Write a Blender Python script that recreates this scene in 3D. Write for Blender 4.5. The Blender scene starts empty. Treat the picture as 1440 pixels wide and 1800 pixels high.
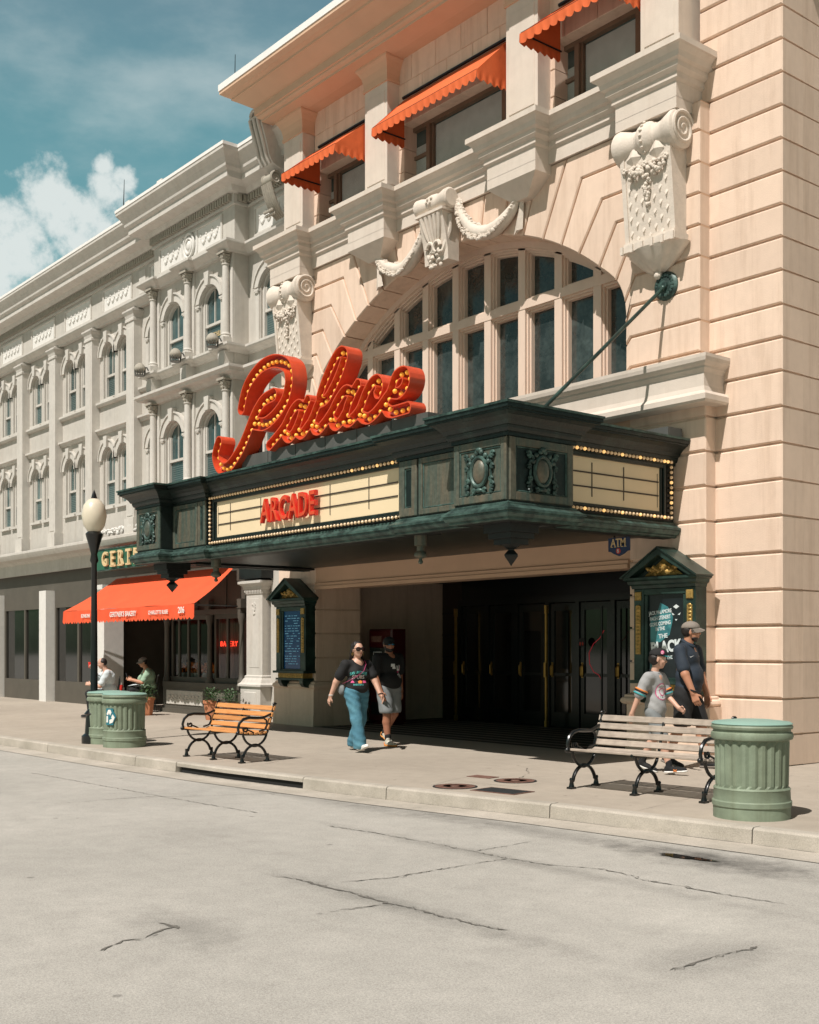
import bpy, bmesh, math, random
import numpy as np
from mathutils import Vector, Matrix
random.seed(7)
SC = bpy.context.scene
COL = SC.collection
# ------------------------------------------------------------------ camera
cam = bpy.data.cameras.new("camera"); camo = bpy.data.objects.new("camera", cam); COL.objects.link(camo)
cam.sensor_fit = 'HORIZONTAL'; cam.sensor_width = 36.0
cam.lens = 36.0 * 2060.0 / 1440.0
cam.shift_y = 240.0 / 1440.0
cam.clip_end = 2000.0
FW = Vector((-0.77496199, 0.63200784, 0.0))
camo.location = (0, 0, 1.53)
camo.rotation_euler = FW.to_track_quat('-Z', 'Y').to_euler()
SC.camera = camo
# ------------------------------------------------------------------ exposure, sun, sky
vs = SC.view_settings
SC.display_settings.display_device = 'sRGB'
vs.view_transform = 'Standard'; vs.look = 'None'; vs.gamma = 1.0; vs.use_curve_mapping = False
vs.exposure = 0.09
SUN_DIR = Vector((-0.29, 1.0, -1.5)).normalized()
sl = bpy.data.lights.new("sun", 'SUN'); sl.energy = 5.0; sl.angle = math.radians(0.5); sl.color = (1.0, 0.945, 0.885)
so = bpy.data.objects.new("sun", sl); COL.objects.link(so); so.location = (4, -12, 30)
so.rotation_euler = SUN_DIR.to_track_quat('-Z', 'Y').to_euler()
W = bpy.data.worlds.new("World"); SC.world = W; W.use_nodes = True
def build_world():
    nt = W.node_tree; n = nt.nodes; l = nt.links; n.clear()
    out = n.new('ShaderNodeOutputWorld')
    sky = n.new('ShaderNodeTexSky'); sky.sky_type = 'NISHITA'; sky.sun_disc = False
    sky.sun_elevation = math.radians(55.8); sky.sun_rotation = math.radians(163.8)
    sky.air_density = 1.0; sky.dust_density = 1.5; sky.ozone_density = 1.0
    tint = n.new('ShaderNodeMix'); tint.data_type = 'RGBA'; tint.blend_type = 'MULTIPLY'; tint.inputs[0].default_value = 1.0
    tce = n.new('ShaderNodeTexCoord'); sge = n.new('ShaderNodeSeparateXYZ'); l.new(tce.outputs['Generated'], sge.inputs[0])
    fe = n.new('ShaderNodeMapRange'); fe.inputs[1].default_value = 0.40; fe.inputs[2].default_value = 0.66; l.new(sge.outputs[2], fe.inputs[0])
    te = n.new('ShaderNodeMix'); te.data_type = 'RGBA'; te.inputs[6].default_value = (0.66, 1.0, 0.70, 1); te.inputs[7].default_value = (1.15, 0.92, 0.70, 1)
    l.new(fe.outputs[0], te.inputs[0]); l.new(te.outputs[2], tint.inputs[7])
    l.new(sky.outputs[0], tint.inputs[6])
    tcg = n.new('ShaderNodeTexCoord'); sg_ = n.new('ShaderNodeSeparateXYZ'); l.new(tcg.outputs['Generated'], sg_.inputs[0])
    gr = n.new('ShaderNodeMapRange'); gr.interpolation_type = 'SMOOTHSTEP'; gr.inputs[1].default_value = 0.36; gr.inputs[2].default_value = 0.72; gr.inputs[3].default_value = 0.85; gr.inputs[4].default_value = 0.75
    l.new(sg_.outputs[2], gr.inputs[0])
    # sky brightened only towards the view, dimmer elsewhere to keep ambient light low
    dv = n.new('ShaderNodeVectorMath'); dv.operation = 'DOT_PRODUCT'; dv.inputs[1].default_value = Vector((-0.86, 0.35, 0.37)).normalized(); l.new(tcg.outputs['Generated'], dv.inputs[0])
    vm = n.new('ShaderNodeMapRange'); vm.interpolation_type = 'SMOOTHSTEP'; vm.inputs[1].default_value = 0.70; vm.inputs[2].default_value = 0.95; vm.inputs[3].default_value = 0.0; vm.inputs[4].default_value = 1.0; l.new(dv.outputs['Value'], vm.inputs[0])
    va = n.new('ShaderNodeMath'); va.operation = 'MULTIPLY_ADD'; va.inputs[1].default_value = 1.5; l.new(vm.outputs[0], va.inputs[0]); l.new(gr.outputs[0], va.inputs[2])
    gm = n.new('ShaderNodeMix'); gm.data_type = 'RGBA'; gm.blend_type = 'MULTIPLY'; gm.inputs[0].default_value = 1.0
    l.new(tint.outputs[2], gm.inputs[6]); l.new(va.outputs[0], gm.inputs[7])
    b1 = n.new('ShaderNodeBackground'); b1.inputs[1].default_value = 0.06
    l.new(gm.outputs[2], b1.inputs[0])
    b2 = n.new('ShaderNodeBackground'); b2.inputs[0].default_value = (0.88, 0.95, 0.93, 1); b2.inputs[1].default_value = 0.78
    tc = n.new('ShaderNodeTexCoord')
    # thin high cloud
    mp = n.new('ShaderNodeMapping'); mp.inputs['Scale'].default_value = (1.6, 2.2, 5.0); mp.inputs['Rotation'].default_value = (0.2, 0.3, 0.5)
    l.new(tc.outputs['Generated'], mp.inputs[0])
    nz = n.new('ShaderNodeTexNoise'); nz.inputs['Scale'].default_value = 2.6; nz.inputs['Detail'].default_value = 8; nz.inputs['Roughness'].default_value = 0.55
    l.new(mp.outputs[0], nz.inputs['Vector'])
    r1 = n.new('ShaderNodeMapRange'); r1.inputs[1].default_value = 0.42; r1.inputs[2].default_value = 0.78; r1.inputs[3].default_value = 0.0; r1.inputs[4].default_value = 0.42
    r1.interpolation_type = 'SMOOTHSTEP'
    l.new(nz.outputs[0], r1.inputs[0])
    sz = n.new('ShaderNodeSeparateXYZ'); l.new(tc.outputs['Generated'], sz.inputs[0])
    fz = n.new('ShaderNodeMapRange'); fz.inputs[1].default_value = 0.55; fz.inputs[2].default_value = 0.8; fz.inputs[3].default_value = 1; fz.inputs[4].default_value = 0.25; l.new(sz.outputs[2], fz.inputs[0])
    vz = n.new('ShaderNodeMath'); vz.operation = 'MULTIPLY_ADD'; vz.inputs[1].default_value = 0.8; vz.inputs[2].default_value = 0.2; l.new(vm.outputs[0], vz.inputs[0])
    fz2 = n.new('ShaderNodeMath'); fz2.operation = 'MULTIPLY'; l.new(fz.outputs[0], fz2.inputs[0]); l.new(vz.outputs[0], fz2.inputs[1])
    ml_ = n.new('ShaderNodeMath'); ml_.operation = 'MULTIPLY'; l.new(r1.outputs[0], ml_.inputs[0]); l.new(fz2.outputs[0], ml_.inputs[1])
    # one heaped cloud low over the roofs to the left
    def dirpx(u, v):
        R_ = Vector((0.63200784, 0.77496199, 0))
        return (FW + R_ * ((u - 720) / 2060) + Vector((0, 0, 1)) * ((1140 - v) / 2060)).normalized()
    acc = None
    for (u, v, rad) in ((190, 335, 0.022), (215, 318, 0.014), (182, 290, 0.011), (130, 390, 0.035), (85, 345, 0.028), (245, 375, 0.016), (20, 440, 0.045), (-40, 480, 0.06), (160, 410, 0.03)):
        d = dirpx(u, v)
        dn = n.new('ShaderNodeVectorMath'); dn.operation = 'DISTANCE'; dn.inputs[1].default_value = d
        l.new(tc.outputs['Generated'], dn.inputs[0])
        mr = n.new('ShaderNodeMapRange'); mr.inputs[1].default_value = rad * 1.55; mr.inputs[2].default_value = rad * 0.3; mr.inputs[3].default_value = 0; mr.inputs[4].default_value = 1
        l.new(dn.outputs['Value'], mr.inputs[0])
        if acc is None: acc = mr.outputs[0]
        else:
            mx = n.new('ShaderNodeMath'); mx.operation = 'MAXIMUM'; l.new(acc, mx.inputs[0]); l.new(mr.outputs[0], mx.inputs[1]); acc = mx.outputs[0]
    nz2 = n.new('ShaderNodeTexNoise'); nz2.inputs['Scale'].default_value = 55; nz2.inputs['Detail'].default_value = 9; nz2.inputs['Roughness'].default_value = 0.6
    l.new(tc.outputs['Generated'], nz2.inputs['Vector'])
    ad = n.new('ShaderNodeMath'); ad.operation = 'MULTIPLY_ADD'; ad.inputs[1].default_value = 1.5; ad.inputs[2].default_value = -0.75
    l.new(nz2.outputs[0], ad.inputs[0])
    sm = n.new('ShaderNodeMath'); sm.operation = 'ADD'; l.new(acc, sm.inputs[0]); l.new(ad.outputs[0], sm.inputs[1])
    r2 = n.new('ShaderNodeMapRange'); r2.interpolation_type = 'SMOOTHSTEP'; r2.inputs[1].default_value = 0.40; r2.inputs[2].default_value = 0.98; r2.inputs[4].default_value = 0.96
    l.new(sm.outputs[0], r2.inputs[0])
    m3 = n.new('ShaderNodeMath'); m3.operation = 'MAXIMUM'; l.new(ml_.outputs[0], m3.inputs[0]); l.new(r2.outputs[0], m3.inputs[1])
    mx = n.new('ShaderNodeMixShader'); l.new(m3.outputs[0], mx.inputs[0]); l.new(b1.outputs[0], mx.inputs[1]); l.new(b2.outputs[0], mx.inputs[2])
    l.new(mx.outputs[0], out.inputs[0])
build_world()
# ------------------------------------------------------------------ materials
M = {}
def mat(name, col, rough=0.7, metal=0.0, var=0.12, scale=3.0, bump=0.0, bscale=40.0, col2=None, mixlo=0.45, mixhi=0.7, stretch=(1, 1, 1), emit=None, estr=0.0, spec=0.5, coat=0.0, var2=0.0, scale2=30.0, streak=0.0, island=0.0, objrand=0.0):
    m = bpy.data.materials.new(name); m.use_nodes = True
    nt = m.node_tree; n = nt.nodes; l = nt.links
    bs = n['Principled BSDF']
    bs.inputs['Roughness'].default_value = rough; bs.inputs['Metallic'].default_value = metal
    bs.inputs['Specular IOR Level'].default_value = spec
    if coat: bs.inputs['Coat Weight'].default_value = coat
    tc = n.new('ShaderNodeTexCoord'); mp = n.new('ShaderNodeMapping'); mp.inputs['Scale'].default_value = stretch
    l.new(tc.outputs['Object'], mp.inputs[0])
    nz = n.new('ShaderNodeTexNoise'); nz.inputs['Scale'].default_value = scale; nz.inputs['Detail'].default_value = 7; nz.inputs['Roughness'].default_value = 0.6
    l.new(mp.outputs[0], nz.inputs['Vector'])
    c2 = col2 if col2 else tuple(c * (1 - 2.2 * var) for c in col)
    mr = n.new('ShaderNodeMapRange'); mr.inputs[1].default_value = mixlo if col2 else 0.25; mr.inputs[2].default_value = mixhi if col2 else 0.75
    l.new(nz.outputs[0], mr.inputs[0])
    mx = n.new('ShaderNodeMix'); mx.data_type = 'RGBA'
    mx.inputs[6].default_value = (*c2, 1) if not col2 else (*col, 1)
    mx.inputs[7].default_value = (*col, 1) if not col2 else (*c2, 1)
    l.new(mr.outputs[0], mx.inputs[0])
    res = mx.outputs[2]
    if var2:
        n2 = n.new('ShaderNodeTexNoise'); n2.inputs['Scale'].default_value = scale2; n2.inputs['Detail'].default_value = 6
        l.new(tc.outputs['Object'], n2.inputs['Vector'])
        m2 = n.new('ShaderNodeMapRange'); m2.inputs[1].default_value = 0.3; m2.inputs[2].default_value = 0.7; m2.inputs[3].default_value = 1 - var2; m2.inputs[4].default_value = 1 + var2
        l.new(n2.outputs[0], m2.inputs[0])
        mm = n.new('ShaderNodeMix'); mm.data_type = 'RGBA'; mm.blend_type = 'MULTIPLY'; mm.inputs[0].default_value = 1
        l.new(res, mm.inputs[6]); l.new(m2.outputs[0], mm.inputs[7]); res = mm.outputs[2]
    if island or objrand:
        gi = n.new('ShaderNodeNewGeometry' if island else 'ShaderNodeObjectInfo'); ri = n.new('ShaderNodeMapRange'); am = island or objrand
        ri.inputs[3].default_value = 1 - am; ri.inputs[4].default_value = 1 + am; l.new(gi.outputs['Random Per Island' if island else 'Random'], ri.inputs[0])
        qi = n.new('ShaderNodeMix'); qi.data_type = 'RGBA'; qi.blend_type = 'MULTIPLY'; qi.inputs[0].default_value = 1; l.new(res, qi.inputs[6]); l.new(ri.outputs[0], qi.inputs[7]); res = qi.outputs[2]
    if streak:
        m3 = n.new('ShaderNodeMapping'); m3.inputs['Scale'].default_value = (5.5, 5.5, 0.45); l.new(tc.outputs['Object'], m3.inputs[0])
        n3 = n.new('ShaderNodeTexNoise'); n3.inputs['Scale'].default_value = 1.0; n3.inputs['Detail'].default_value = 8; n3.inputs['Roughness'].default_value = 0.7; l.new(m3.outputs[0], n3.inputs['Vector'])
        r3 = n.new('ShaderNodeMapRange'); r3.inputs[1].default_value = 0.48; r3.inputs[2].default_value = 0.74; r3.inputs[3].default_value = 0.0; r3.inputs[4].default_value = streak; l.new(n3.outputs[0], r3.inputs[0])
        q3 = n.new('ShaderNodeMix'); q3.data_type = 'RGBA'; q3.blend_type = 'MULTIPLY'; q3.inputs[7].default_value = (0.52, 0.43, 0.34, 1); l.new(r3.outputs[0], q3.inputs[0]); l.new(res, q3.inputs[6]); res = q3.outputs[2]
    l.new(res, bs.inputs['Base Color'])
    if bump:
        nb = n.new('ShaderNodeTexNoise'); nb.inputs['Scale'].default_value = bscale; nb.inputs['Detail'].default_value = 6
        l.new(mp.outputs[0], nb.inputs['Vector'])
        bp = n.new('ShaderNodeBump'); bp.inputs['Strength'].default_value = bump; bp.inputs['Distance'].default_value = 0.02
        l.new(nb.outputs[0], bp.inputs['Height']); l.new(bp.outputs[0], bs.inputs['Normal'])
    if emit:
        bs.inputs['Emission Color'].default_value = (*emit, 1); bs.inputs['Emission Strength'].default_value = estr
    M[name] = m
    return m
mat('peach', (0.735, 0.565, 0.445), 0.85, var=0.04, scale=0.9, bump=0.15, bscale=60, var2=0.03, scale2=8, streak=0.42, island=0.065)
mat('peach_arch', (0.66, 0.44, 0.30), 0.85, var=0.06, scale=1.5, bump=0.12, bscale=60)
mat('cream', (0.645, 0.565, 0.485), 0.8, var=0.035, scale=1.2, bump=0.1, bscale=50, var2=0.04, scale2=6, streak=0.18)
mat('ornament', (0.72, 0.635, 0.545), 0.8, var=0.09, scale=9, bump=0.25, bscale=45, streak=0.15)
mat('frame_peach', (0.74, 0.58, 0.47), 0.6, var=0.06, scale=4, bump=0.06, bscale=30, stretch=(1, 1, 0.3))
mat('glass_dark', (0.058, 0.074, 0.070), 0.14, var=0.35, scale=3, bump=0.14, bscale=7, spec=1.0, var2=0.25, scale2=14, streak=0.3, objrand=0.4)
mat('glass_sky', (0.17, 0.27, 0.27), 0.06, metal=0.45, var=0.3, scale=1.5, bump=0.10, bscale=3, spec=1.0, objrand=0.35)
mat('glass_shop', (0.012, 0.012, 0.011), 0.06, var=0.3, scale=2, spec=0.7)
mat('blind', (0.42, 0.47, 0.44), 0.6, var=0.1, scale=4)
mat('blind_dim', (0.11, 0.16, 0.155), 0.5, var=0.15, scale=4)
mat('brown_frame', (0.20, 0.135, 0.09), 0.5, var=0.12, scale=5, bump=0.06)
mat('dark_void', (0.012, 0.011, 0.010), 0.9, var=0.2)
mat('grey_stone', (0.53, 0.50, 0.45), 0.85, var=0.06, scale=0.8, bump=0.12, bscale=50, var2=0.05, scale2=7, streak=0.28)
mat('grey_trim', (0.585, 0.555, 0.505), 0.8, var=0.06, scale=1.5, bump=0.1, bscale=50, var2=0.05, scale2=9, streak=0.24)
mat('grey_white', (0.72, 0.70, 0.66), 0.8, var=0.06, scale=6, bump=0.12, bscale=40)
mat('grey_capital', (0.42, 0.385, 0.32), 0.8, var=0.15, scale=14, bump=0.2, bscale=60)
mat('shop_brown', (0.10, 0.088, 0.070), 0.6, var=0.1, scale=3, bump=0.05)
mat('bronze', (0.010, 0.018, 0.016), 0.40, metal=0.25, col2=(0.032, 0.060, 0.050), mixlo=0.54, mixhi=0.82, scale=3.2, stretch=(1, 1, 0.35), bump=0.12, bscale=30, var2=0.25, scale2=22)
mat('bronze_panel', (0.070, 0.095, 0.077), 0.45, metal=0.2, col2=(0.16, 0.125, 0.085), mixlo=0.4, mixhi=0.7, scale=3.0, stretch=(3, 3, 0.25), bump=0.1, bscale=30, var2=0.2, scale2=20)
mat('verdigris', (0.070, 0.130, 0.110), 0.46, metal=0.15, col2=(0.018, 0.036, 0.031), mixlo=0.34, mixhi=0.60, scale=7, bump=0.15, bscale=40)
mat('bronze_dark', (0.010, 0.014, 0.013), 0.5, metal=0.1, var=0.3, scale=4)
mat('case_green', (0.014, 0.032, 0.026), 0.38, metal=0.2, col2=(0.035, 0.075, 0.06), scale=4, bump=0.08)
mat('gold', (0.62, 0.40, 0.12), 0.42, metal=0.55, var=0.25, scale=18, bump=0.35, bscale=45)
mat('brass', (0.55, 0.33, 0.09), 0.3, metal=0.8, var=0.15, scale=8)
mat('board', (0.80, 0.645, 0.42), 0.5, var=0.03, scale=2)
mat('board_line', (0.05, 0.035, 0.025), 0.6, var=0.1)
mat('letter_red', (0.62, 0.035, 0.012), 0.3, var=0.1, scale=3, coat=0.4)
mat('letter_shade', (0.34, 0.016, 0.008), 0.35, var=0.1, scale=3, coat=0.2)  # trough floor red darkened in place of the shadow between the rims
mat('letter_edge', (0.72, 0.082, 0.028), 0.38, var=0.10, scale=2.2, coat=0.2, var2=0.08, scale2=12, streak=0.2)
mat('arcade_red', (0.72, 0.025, 0.015), 0.35, var=0.06, coat=0.3)
mat('bulb_yellow', (0.92, 0.46, 0.06), 0.25, var=0.05, emit=(1.0, 0.42, 0.05), estr=0.22)
mat('bulb_clear', (0.80, 0.62, 0.42), 0.15, var=0.1, emit=(1.0, 0.55, 0.2), estr=0.12)
mat('bulb_lit', (0.9, 0.7, 0.4), 0.2, var=0.05, emit=(1.0, 0.55, 0.18), estr=0.9)
mat('socket', (0.06, 0.05, 0.04), 0.4, metal=0.5, var=0.1)
mat('grey_metal', (0.14, 0.14, 0.13), 0.5, metal=0.3, var=0.15, scale=3, stretch=(1, 1, 0.3))
mat('orange_cloth', (0.72, 0.135, 0.032), 0.85, var=0.09, scale=2.5, bump=0.7, bscale=3.5, streak=0.15)
mat('red_cloth', (0.80, 0.10, 0.030), 0.85, var=0.08, scale=2, bump=0.7, bscale=2.5)
mat('white_paint', (0.80, 0.78, 0.74), 0.6, var=0.04)
mat('bin_green', (0.225, 0.275, 0.195), 0.6, var=0.10, scale=4, bump=0.1, bscale=30, var2=0.10, scale2=9, streak=0.5)
mat('bin_lid', (0.25, 0.40, 0.34), 0.55, var=0.08, scale=4)
mat('teal_paint', (0.02, 0.17, 0.22), 0.5, var=0.06)
mat('terracotta', (0.60, 0.24, 0.12), 0.8, var=0.12, scale=6, bump=0.15)
mat('leaf', (0.045, 0.10, 0.03), 0.6, var=0.2, scale=14)
mat('wood_new', (0.60, 0.275, 0.095), 0.5, objrand=0.12, col2=(0.46, 0.175, 0.045), scale=4, stretch=(1.2, 30, 30), bump=0.12, bscale=10)
mat('wood_grey', (0.385, 0.325, 0.265), 0.75, objrand=0.12, var2=0.18, scale2=9, col2=(0.30, 0.235, 0.19), scale=4, stretch=(1.2, 30, 30), bump=0.25, bscale=10)
mat('iron', (0.008, 0.009, 0.009), 0.28, var=0.2, scale=8, spec=0.6)
mat('rust', (0.14, 0.065, 0.045), 0.75, col2=(0.22, 0.13, 0.10), scale=12, bump=0.3, bscale=60)
mat('hatch', (0.03, 0.034, 0.035), 0.6, var=0.2, scale=12, bump=0.3, bscale=60)
mat('crack', (0.205, 0.19, 0.165), 0.95, var=0.3, scale=20)
mat('joint', (0.10, 0.092, 0.08), 0.95, var=0.2, scale=20)
mat('skin_fair', (0.62, 0.36, 0.26), 0.5, var=0.05, scale=8)
mat('skin_tan', (0.50, 0.235, 0.14), 0.5, var=0.06, scale=8)
mat('skin_brown', (0.36, 0.15, 0.085), 0.5, var=0.06, scale=8)
mat('lip', (0.45, 0.14, 0.11), 0.45, var=0.05)
mat('hair_dark', (0.022, 0.013, 0.011), 0.45, var=0.4, scale=4, stretch=(40, 40, 3), bump=0.3, bscale=8)
mat('black_cloth', (0.012, 0.012, 0.013), 0.85, var=0.15, scale=8, bump=0.25, bscale=14)
mat('navy_cloth', (0.022, 0.034, 0.052), 0.8, var=0.15, scale=8, bump=0.25, bscale=14)
mat('denim', (0.055, 0.17, 0.235), 0.85, col2=(0.10, 0.26, 0.33), scale=5, bump=0.45, bscale=12, var2=0.1, scale2=60)
mat('grey_cloth', (0.36, 0.36, 0.36), 0.85, var=0.08, scale=6, bump=0.3, bscale=12)
mat('short_grey', (0.22, 0.235, 0.24), 0.85, var=0.1, scale=6, bump=0.3, bscale=12)
mat('green_cloth', (0.32, 0.46, 0.33), 0.85, var=0.08, scale=6, bump=0.3, bscale=12)
mat('pale_cloth', (0.60, 0.66, 0.68), 0.85, var=0.08, scale=6, bump=0.3, bscale=12)
mat('cap_grey', (0.24, 0.205, 0.175), 0.85, var=0.1, scale=12, bump=0.2)
mat('cap_teal', (0.05, 0.36, 0.38), 0.7, var=0.05)
mat('white_rubber', (0.78, 0.76, 0.72), 0.6, var=0.05)
mat('shoe_cream', (0.58, 0.55, 0.46), 0.7, var=0.08, scale=12)
mat('shoe_orange', (0.75, 0.30, 0.06), 0.6, var=0.06)
mat('print_white', (0.72, 0.72, 0.72), 0.8, var=0.06)
mat('print_teal', (0.10, 0.50, 0.47), 0.8, var=0.06)
mat('print_pink', (0.75, 0.10, 0.28), 0.8, var=0.06)
mat('print_orange', (0.82, 0.26, 0.06), 0.8, var=0.06)
mat('mirror_blue', (0.04, 0.28, 0.50), 0.08, metal=0.6, var=0.1)
mat('lens_brown', (0.03, 0.012, 0.01), 0.08, var=0.1)
mat('sign_navy', (0.012, 0.035, 0.10), 0.45, var=0.06)
mat('sign_gold', (0.72, 0.55, 0.30), 0.5, var=0.06)
mat('sign_green', (0.025, 0.13, 0.075), 0.5, var=0.1)
mat('sign_red', (0.60, 0.06, 0.04), 0.5, var=0.06)
mat('screen_blue', (0.010, 0.045, 0.11), 0.15, var=0.1, emit=(0.01, 0.09, 0.26), estr=0.10)
mat('screen_text', (0.2, 0.5, 0.7), 0.3, var=0.1, emit=(0.15, 0.5, 0.8), estr=0.10)
mat('poster_black', (0.015, 0.022, 0.026), 0.3, var=0.3, scale=6)
mat('poster_teal', (0.06, 0.26, 0.28), 0.3, col2=(0.02, 0.10, 0.12), scale=5)
mat('poster_white', (0.68, 0.74, 0.74), 0.4, var=0.04)
mat('machine_red', (0.06, 0.004, 0.006), 0.35, var=0.1)
mat('neon_red', (0.8, 0.05, 0.03), 0.4, emit=(1.0, 0.045, 0.02), estr=3.0)
mat('flower_orange', (0.90, 0.26, 0.03), 0.7, col2=(0.65, 0.08, 0.02), scale=20)
mat('curtain', (0.42, 0.25, 0.215), 0.85, var=0.3, scale=3, stretch=(14, 14, 0.4))
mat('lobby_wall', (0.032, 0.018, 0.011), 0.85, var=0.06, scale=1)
mat('door_black', (0.006, 0.009, 0.009), 0.25, var=0.2, scale=2)
mat('cord_red', (0.55, 0.05, 0.06), 0.4, emit=(0.9, 0.03, 0.06), estr=0.12)  # faint glow added, though the cord is no lamp
mat('lamp_globe', (0.72, 0.64, 0.50), 0.3, var=0.05)
mat('puddle', (0.02, 0.018, 0.015), 0.03, var=0.1, spec=1.0)
mat('drain', (0.01, 0.01, 0.009), 0.9, var=0.1)
mat('roof_white', (0.82, 0.80, 0.77), 0.8, var=0.04)

def concrete(name, base, base2, speck, stain=None, big=0.35, spots=0):
    m = bpy.data.materials.new(name); m.use_nodes = True; nt = m.node_tree; n = nt.nodes; l = nt.links
    bs = n['Principled BSDF']; bs.inputs['Roughness'].default_value = 0.9; bs.inputs['Specular IOR Level'].default_value = 0.3
    tc = n.new('ShaderNodeTexCoord')
    def noise(s, det=8, r=0.6):
        z = n.new('ShaderNodeTexNoise'); z.inputs['Scale'].default_value = s; z.inputs['Detail'].default_value = det; z.inputs['Roughness'].default_value = r
        l.new(tc.outputs['Object'], z.inputs['Vector']); return z.outputs[0]
    def rng(s, a, b, c, d):
        z = n.new('ShaderNodeMapRange'); z.inputs[1].default_value = a; z.inputs[2].default_value = b; z.inputs[3].default_value = c; z.inputs[4].default_value = d
        l.new(s, z.inputs[0]); return z.outputs[0]
    mx = n.new('ShaderNodeMix'); mx.data_type = 'RGBA'; mx.inputs[6].default_value = (*base, 1); mx.inputs[7].default_value = (*base2, 1)
    l.new(rng(noise(big), 0.35, 0.68, 0, 1), mx.inputs[0]); res = mx.outputs[2]
    def mul(res, fac):
        mm = n.new('ShaderNodeMix'); mm.data_type = 'RGBA'; mm.blend_type = 'MULTIPLY'; mm.inputs[0].default_value = 1
        l.new(res, mm.inputs[6]); l.new(fac, mm.inputs[7]); return mm.outputs[2]
    res = mul(res, rng(noise(95, 3, 0.7), 0.32, 0.68, 1 - speck, 1 + speck))
    res = mul(res, rng(noise(260, 2, 0.5), 0.30, 0.70, 1 - speck, 1 + speck))
    res = mul(res, rng(noise(4.5, 6, 0.65), 0.30, 0.70, 0.92, 1.06))
    res = mul(res, rng(noise(1.3, 6, 0.7), 0.25, 0.45, 0.90, 1.0))
    if stain:
        for (x, y, rx, ry, amt, hard) in stain:
            mp = n.new('ShaderNodeMapping'); mp.vector_type = 'POINT'
            mp.inputs['Location'].default_value = (-x / rx, -y / ry, 0); mp.inputs['Scale'].default_value = (1 / rx, 1 / ry, 0)
            l.new(tc.outputs['Object'], mp.inputs[0])
            ln = n.new('ShaderNodeVectorMath'); ln.operation = 'LENGTH'; l.new(mp.outputs[0], ln.inputs[0])
            a = n.new('ShaderNodeMath'); a.operation = 'MULTIPLY_ADD'; a.inputs[1].default_value = 2.2
            l.new(noise(5.0, 9, 0.72), a.inputs[0]); l.new(ln.outputs['Value'], a.inputs[2])
            res = mul(res, rng(a.outputs[0], 1.15 + hard, 2.3, amt, 1.0))
    if spots:
        vo = n.new('ShaderNodeTexVoronoi'); vo.inputs['Scale'].default_value = spots; l.new(tc.outputs['Object'], vo.inputs['Vector'])
        res = mul(res, rng(vo.outputs['Distance'], 0.035, 0.06, 0.62, 1.0))
        vo2 = n.new('ShaderNodeTexVoronoi'); vo2.inputs['Scale'].default_value = spots * 0.37; l.new(tc.outputs['Object'], vo2.inputs['Vector'])
        res = mul(res, rng(vo2.outputs['Distance'], 0.02, 0.045, 0.7, 1.0))
    l.new(res, bs.inputs['Base Color'])
    bp = n.new('ShaderNodeBump'); bp.inputs['Strength'].default_value = 0.35; bp.inputs['Distance'].default_value = 0.01
    l.new(noise(120, 4, 0.7), bp.inputs['Height']); l.new(bp.outputs[0], bs.inputs['Normal'])
    M[name] = m
concrete('road_concrete', (0.415, 0.395, 0.357), (0.35, 0.335, 0.302), 0.24, spots=1.7,
         stain=((-5.7, 7.75, 1.1, 0.38, 0.36, 0.0), (-8.3, 7.72, 3.2, 0.26, 0.66, 0.0), (-11.0, 7.45, 3.0, 0.2, 0.72, 0.0), (-6.35, 3.4, 0.6, 0.3, 0.72, 0.0), (-5.9, 4.78, 1.6, 0.16, 0.66, 0.0), (-6.6, 6.5, 2.4, 0.14, 0.72, 0.0), (-4.4, 5.9, 0.5, 0.35, 1.18, 0.0), (-9.5, 5.2, 1.2, 0.5, 0.88, 0.0), (-3.9, 5.3, 0.25, 0.6, 0.75, 0.0)))
concrete('walk_concrete', (0.415, 0.362, 0.298), (0.34, 0.295, 0.242), 0.09, spots=2.3)
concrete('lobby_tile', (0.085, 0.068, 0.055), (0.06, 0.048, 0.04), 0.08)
concrete('kerb_concrete', (0.47, 0.425, 0.365), (0.35, 0.318, 0.265), 0.16, big=1.6)

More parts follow.
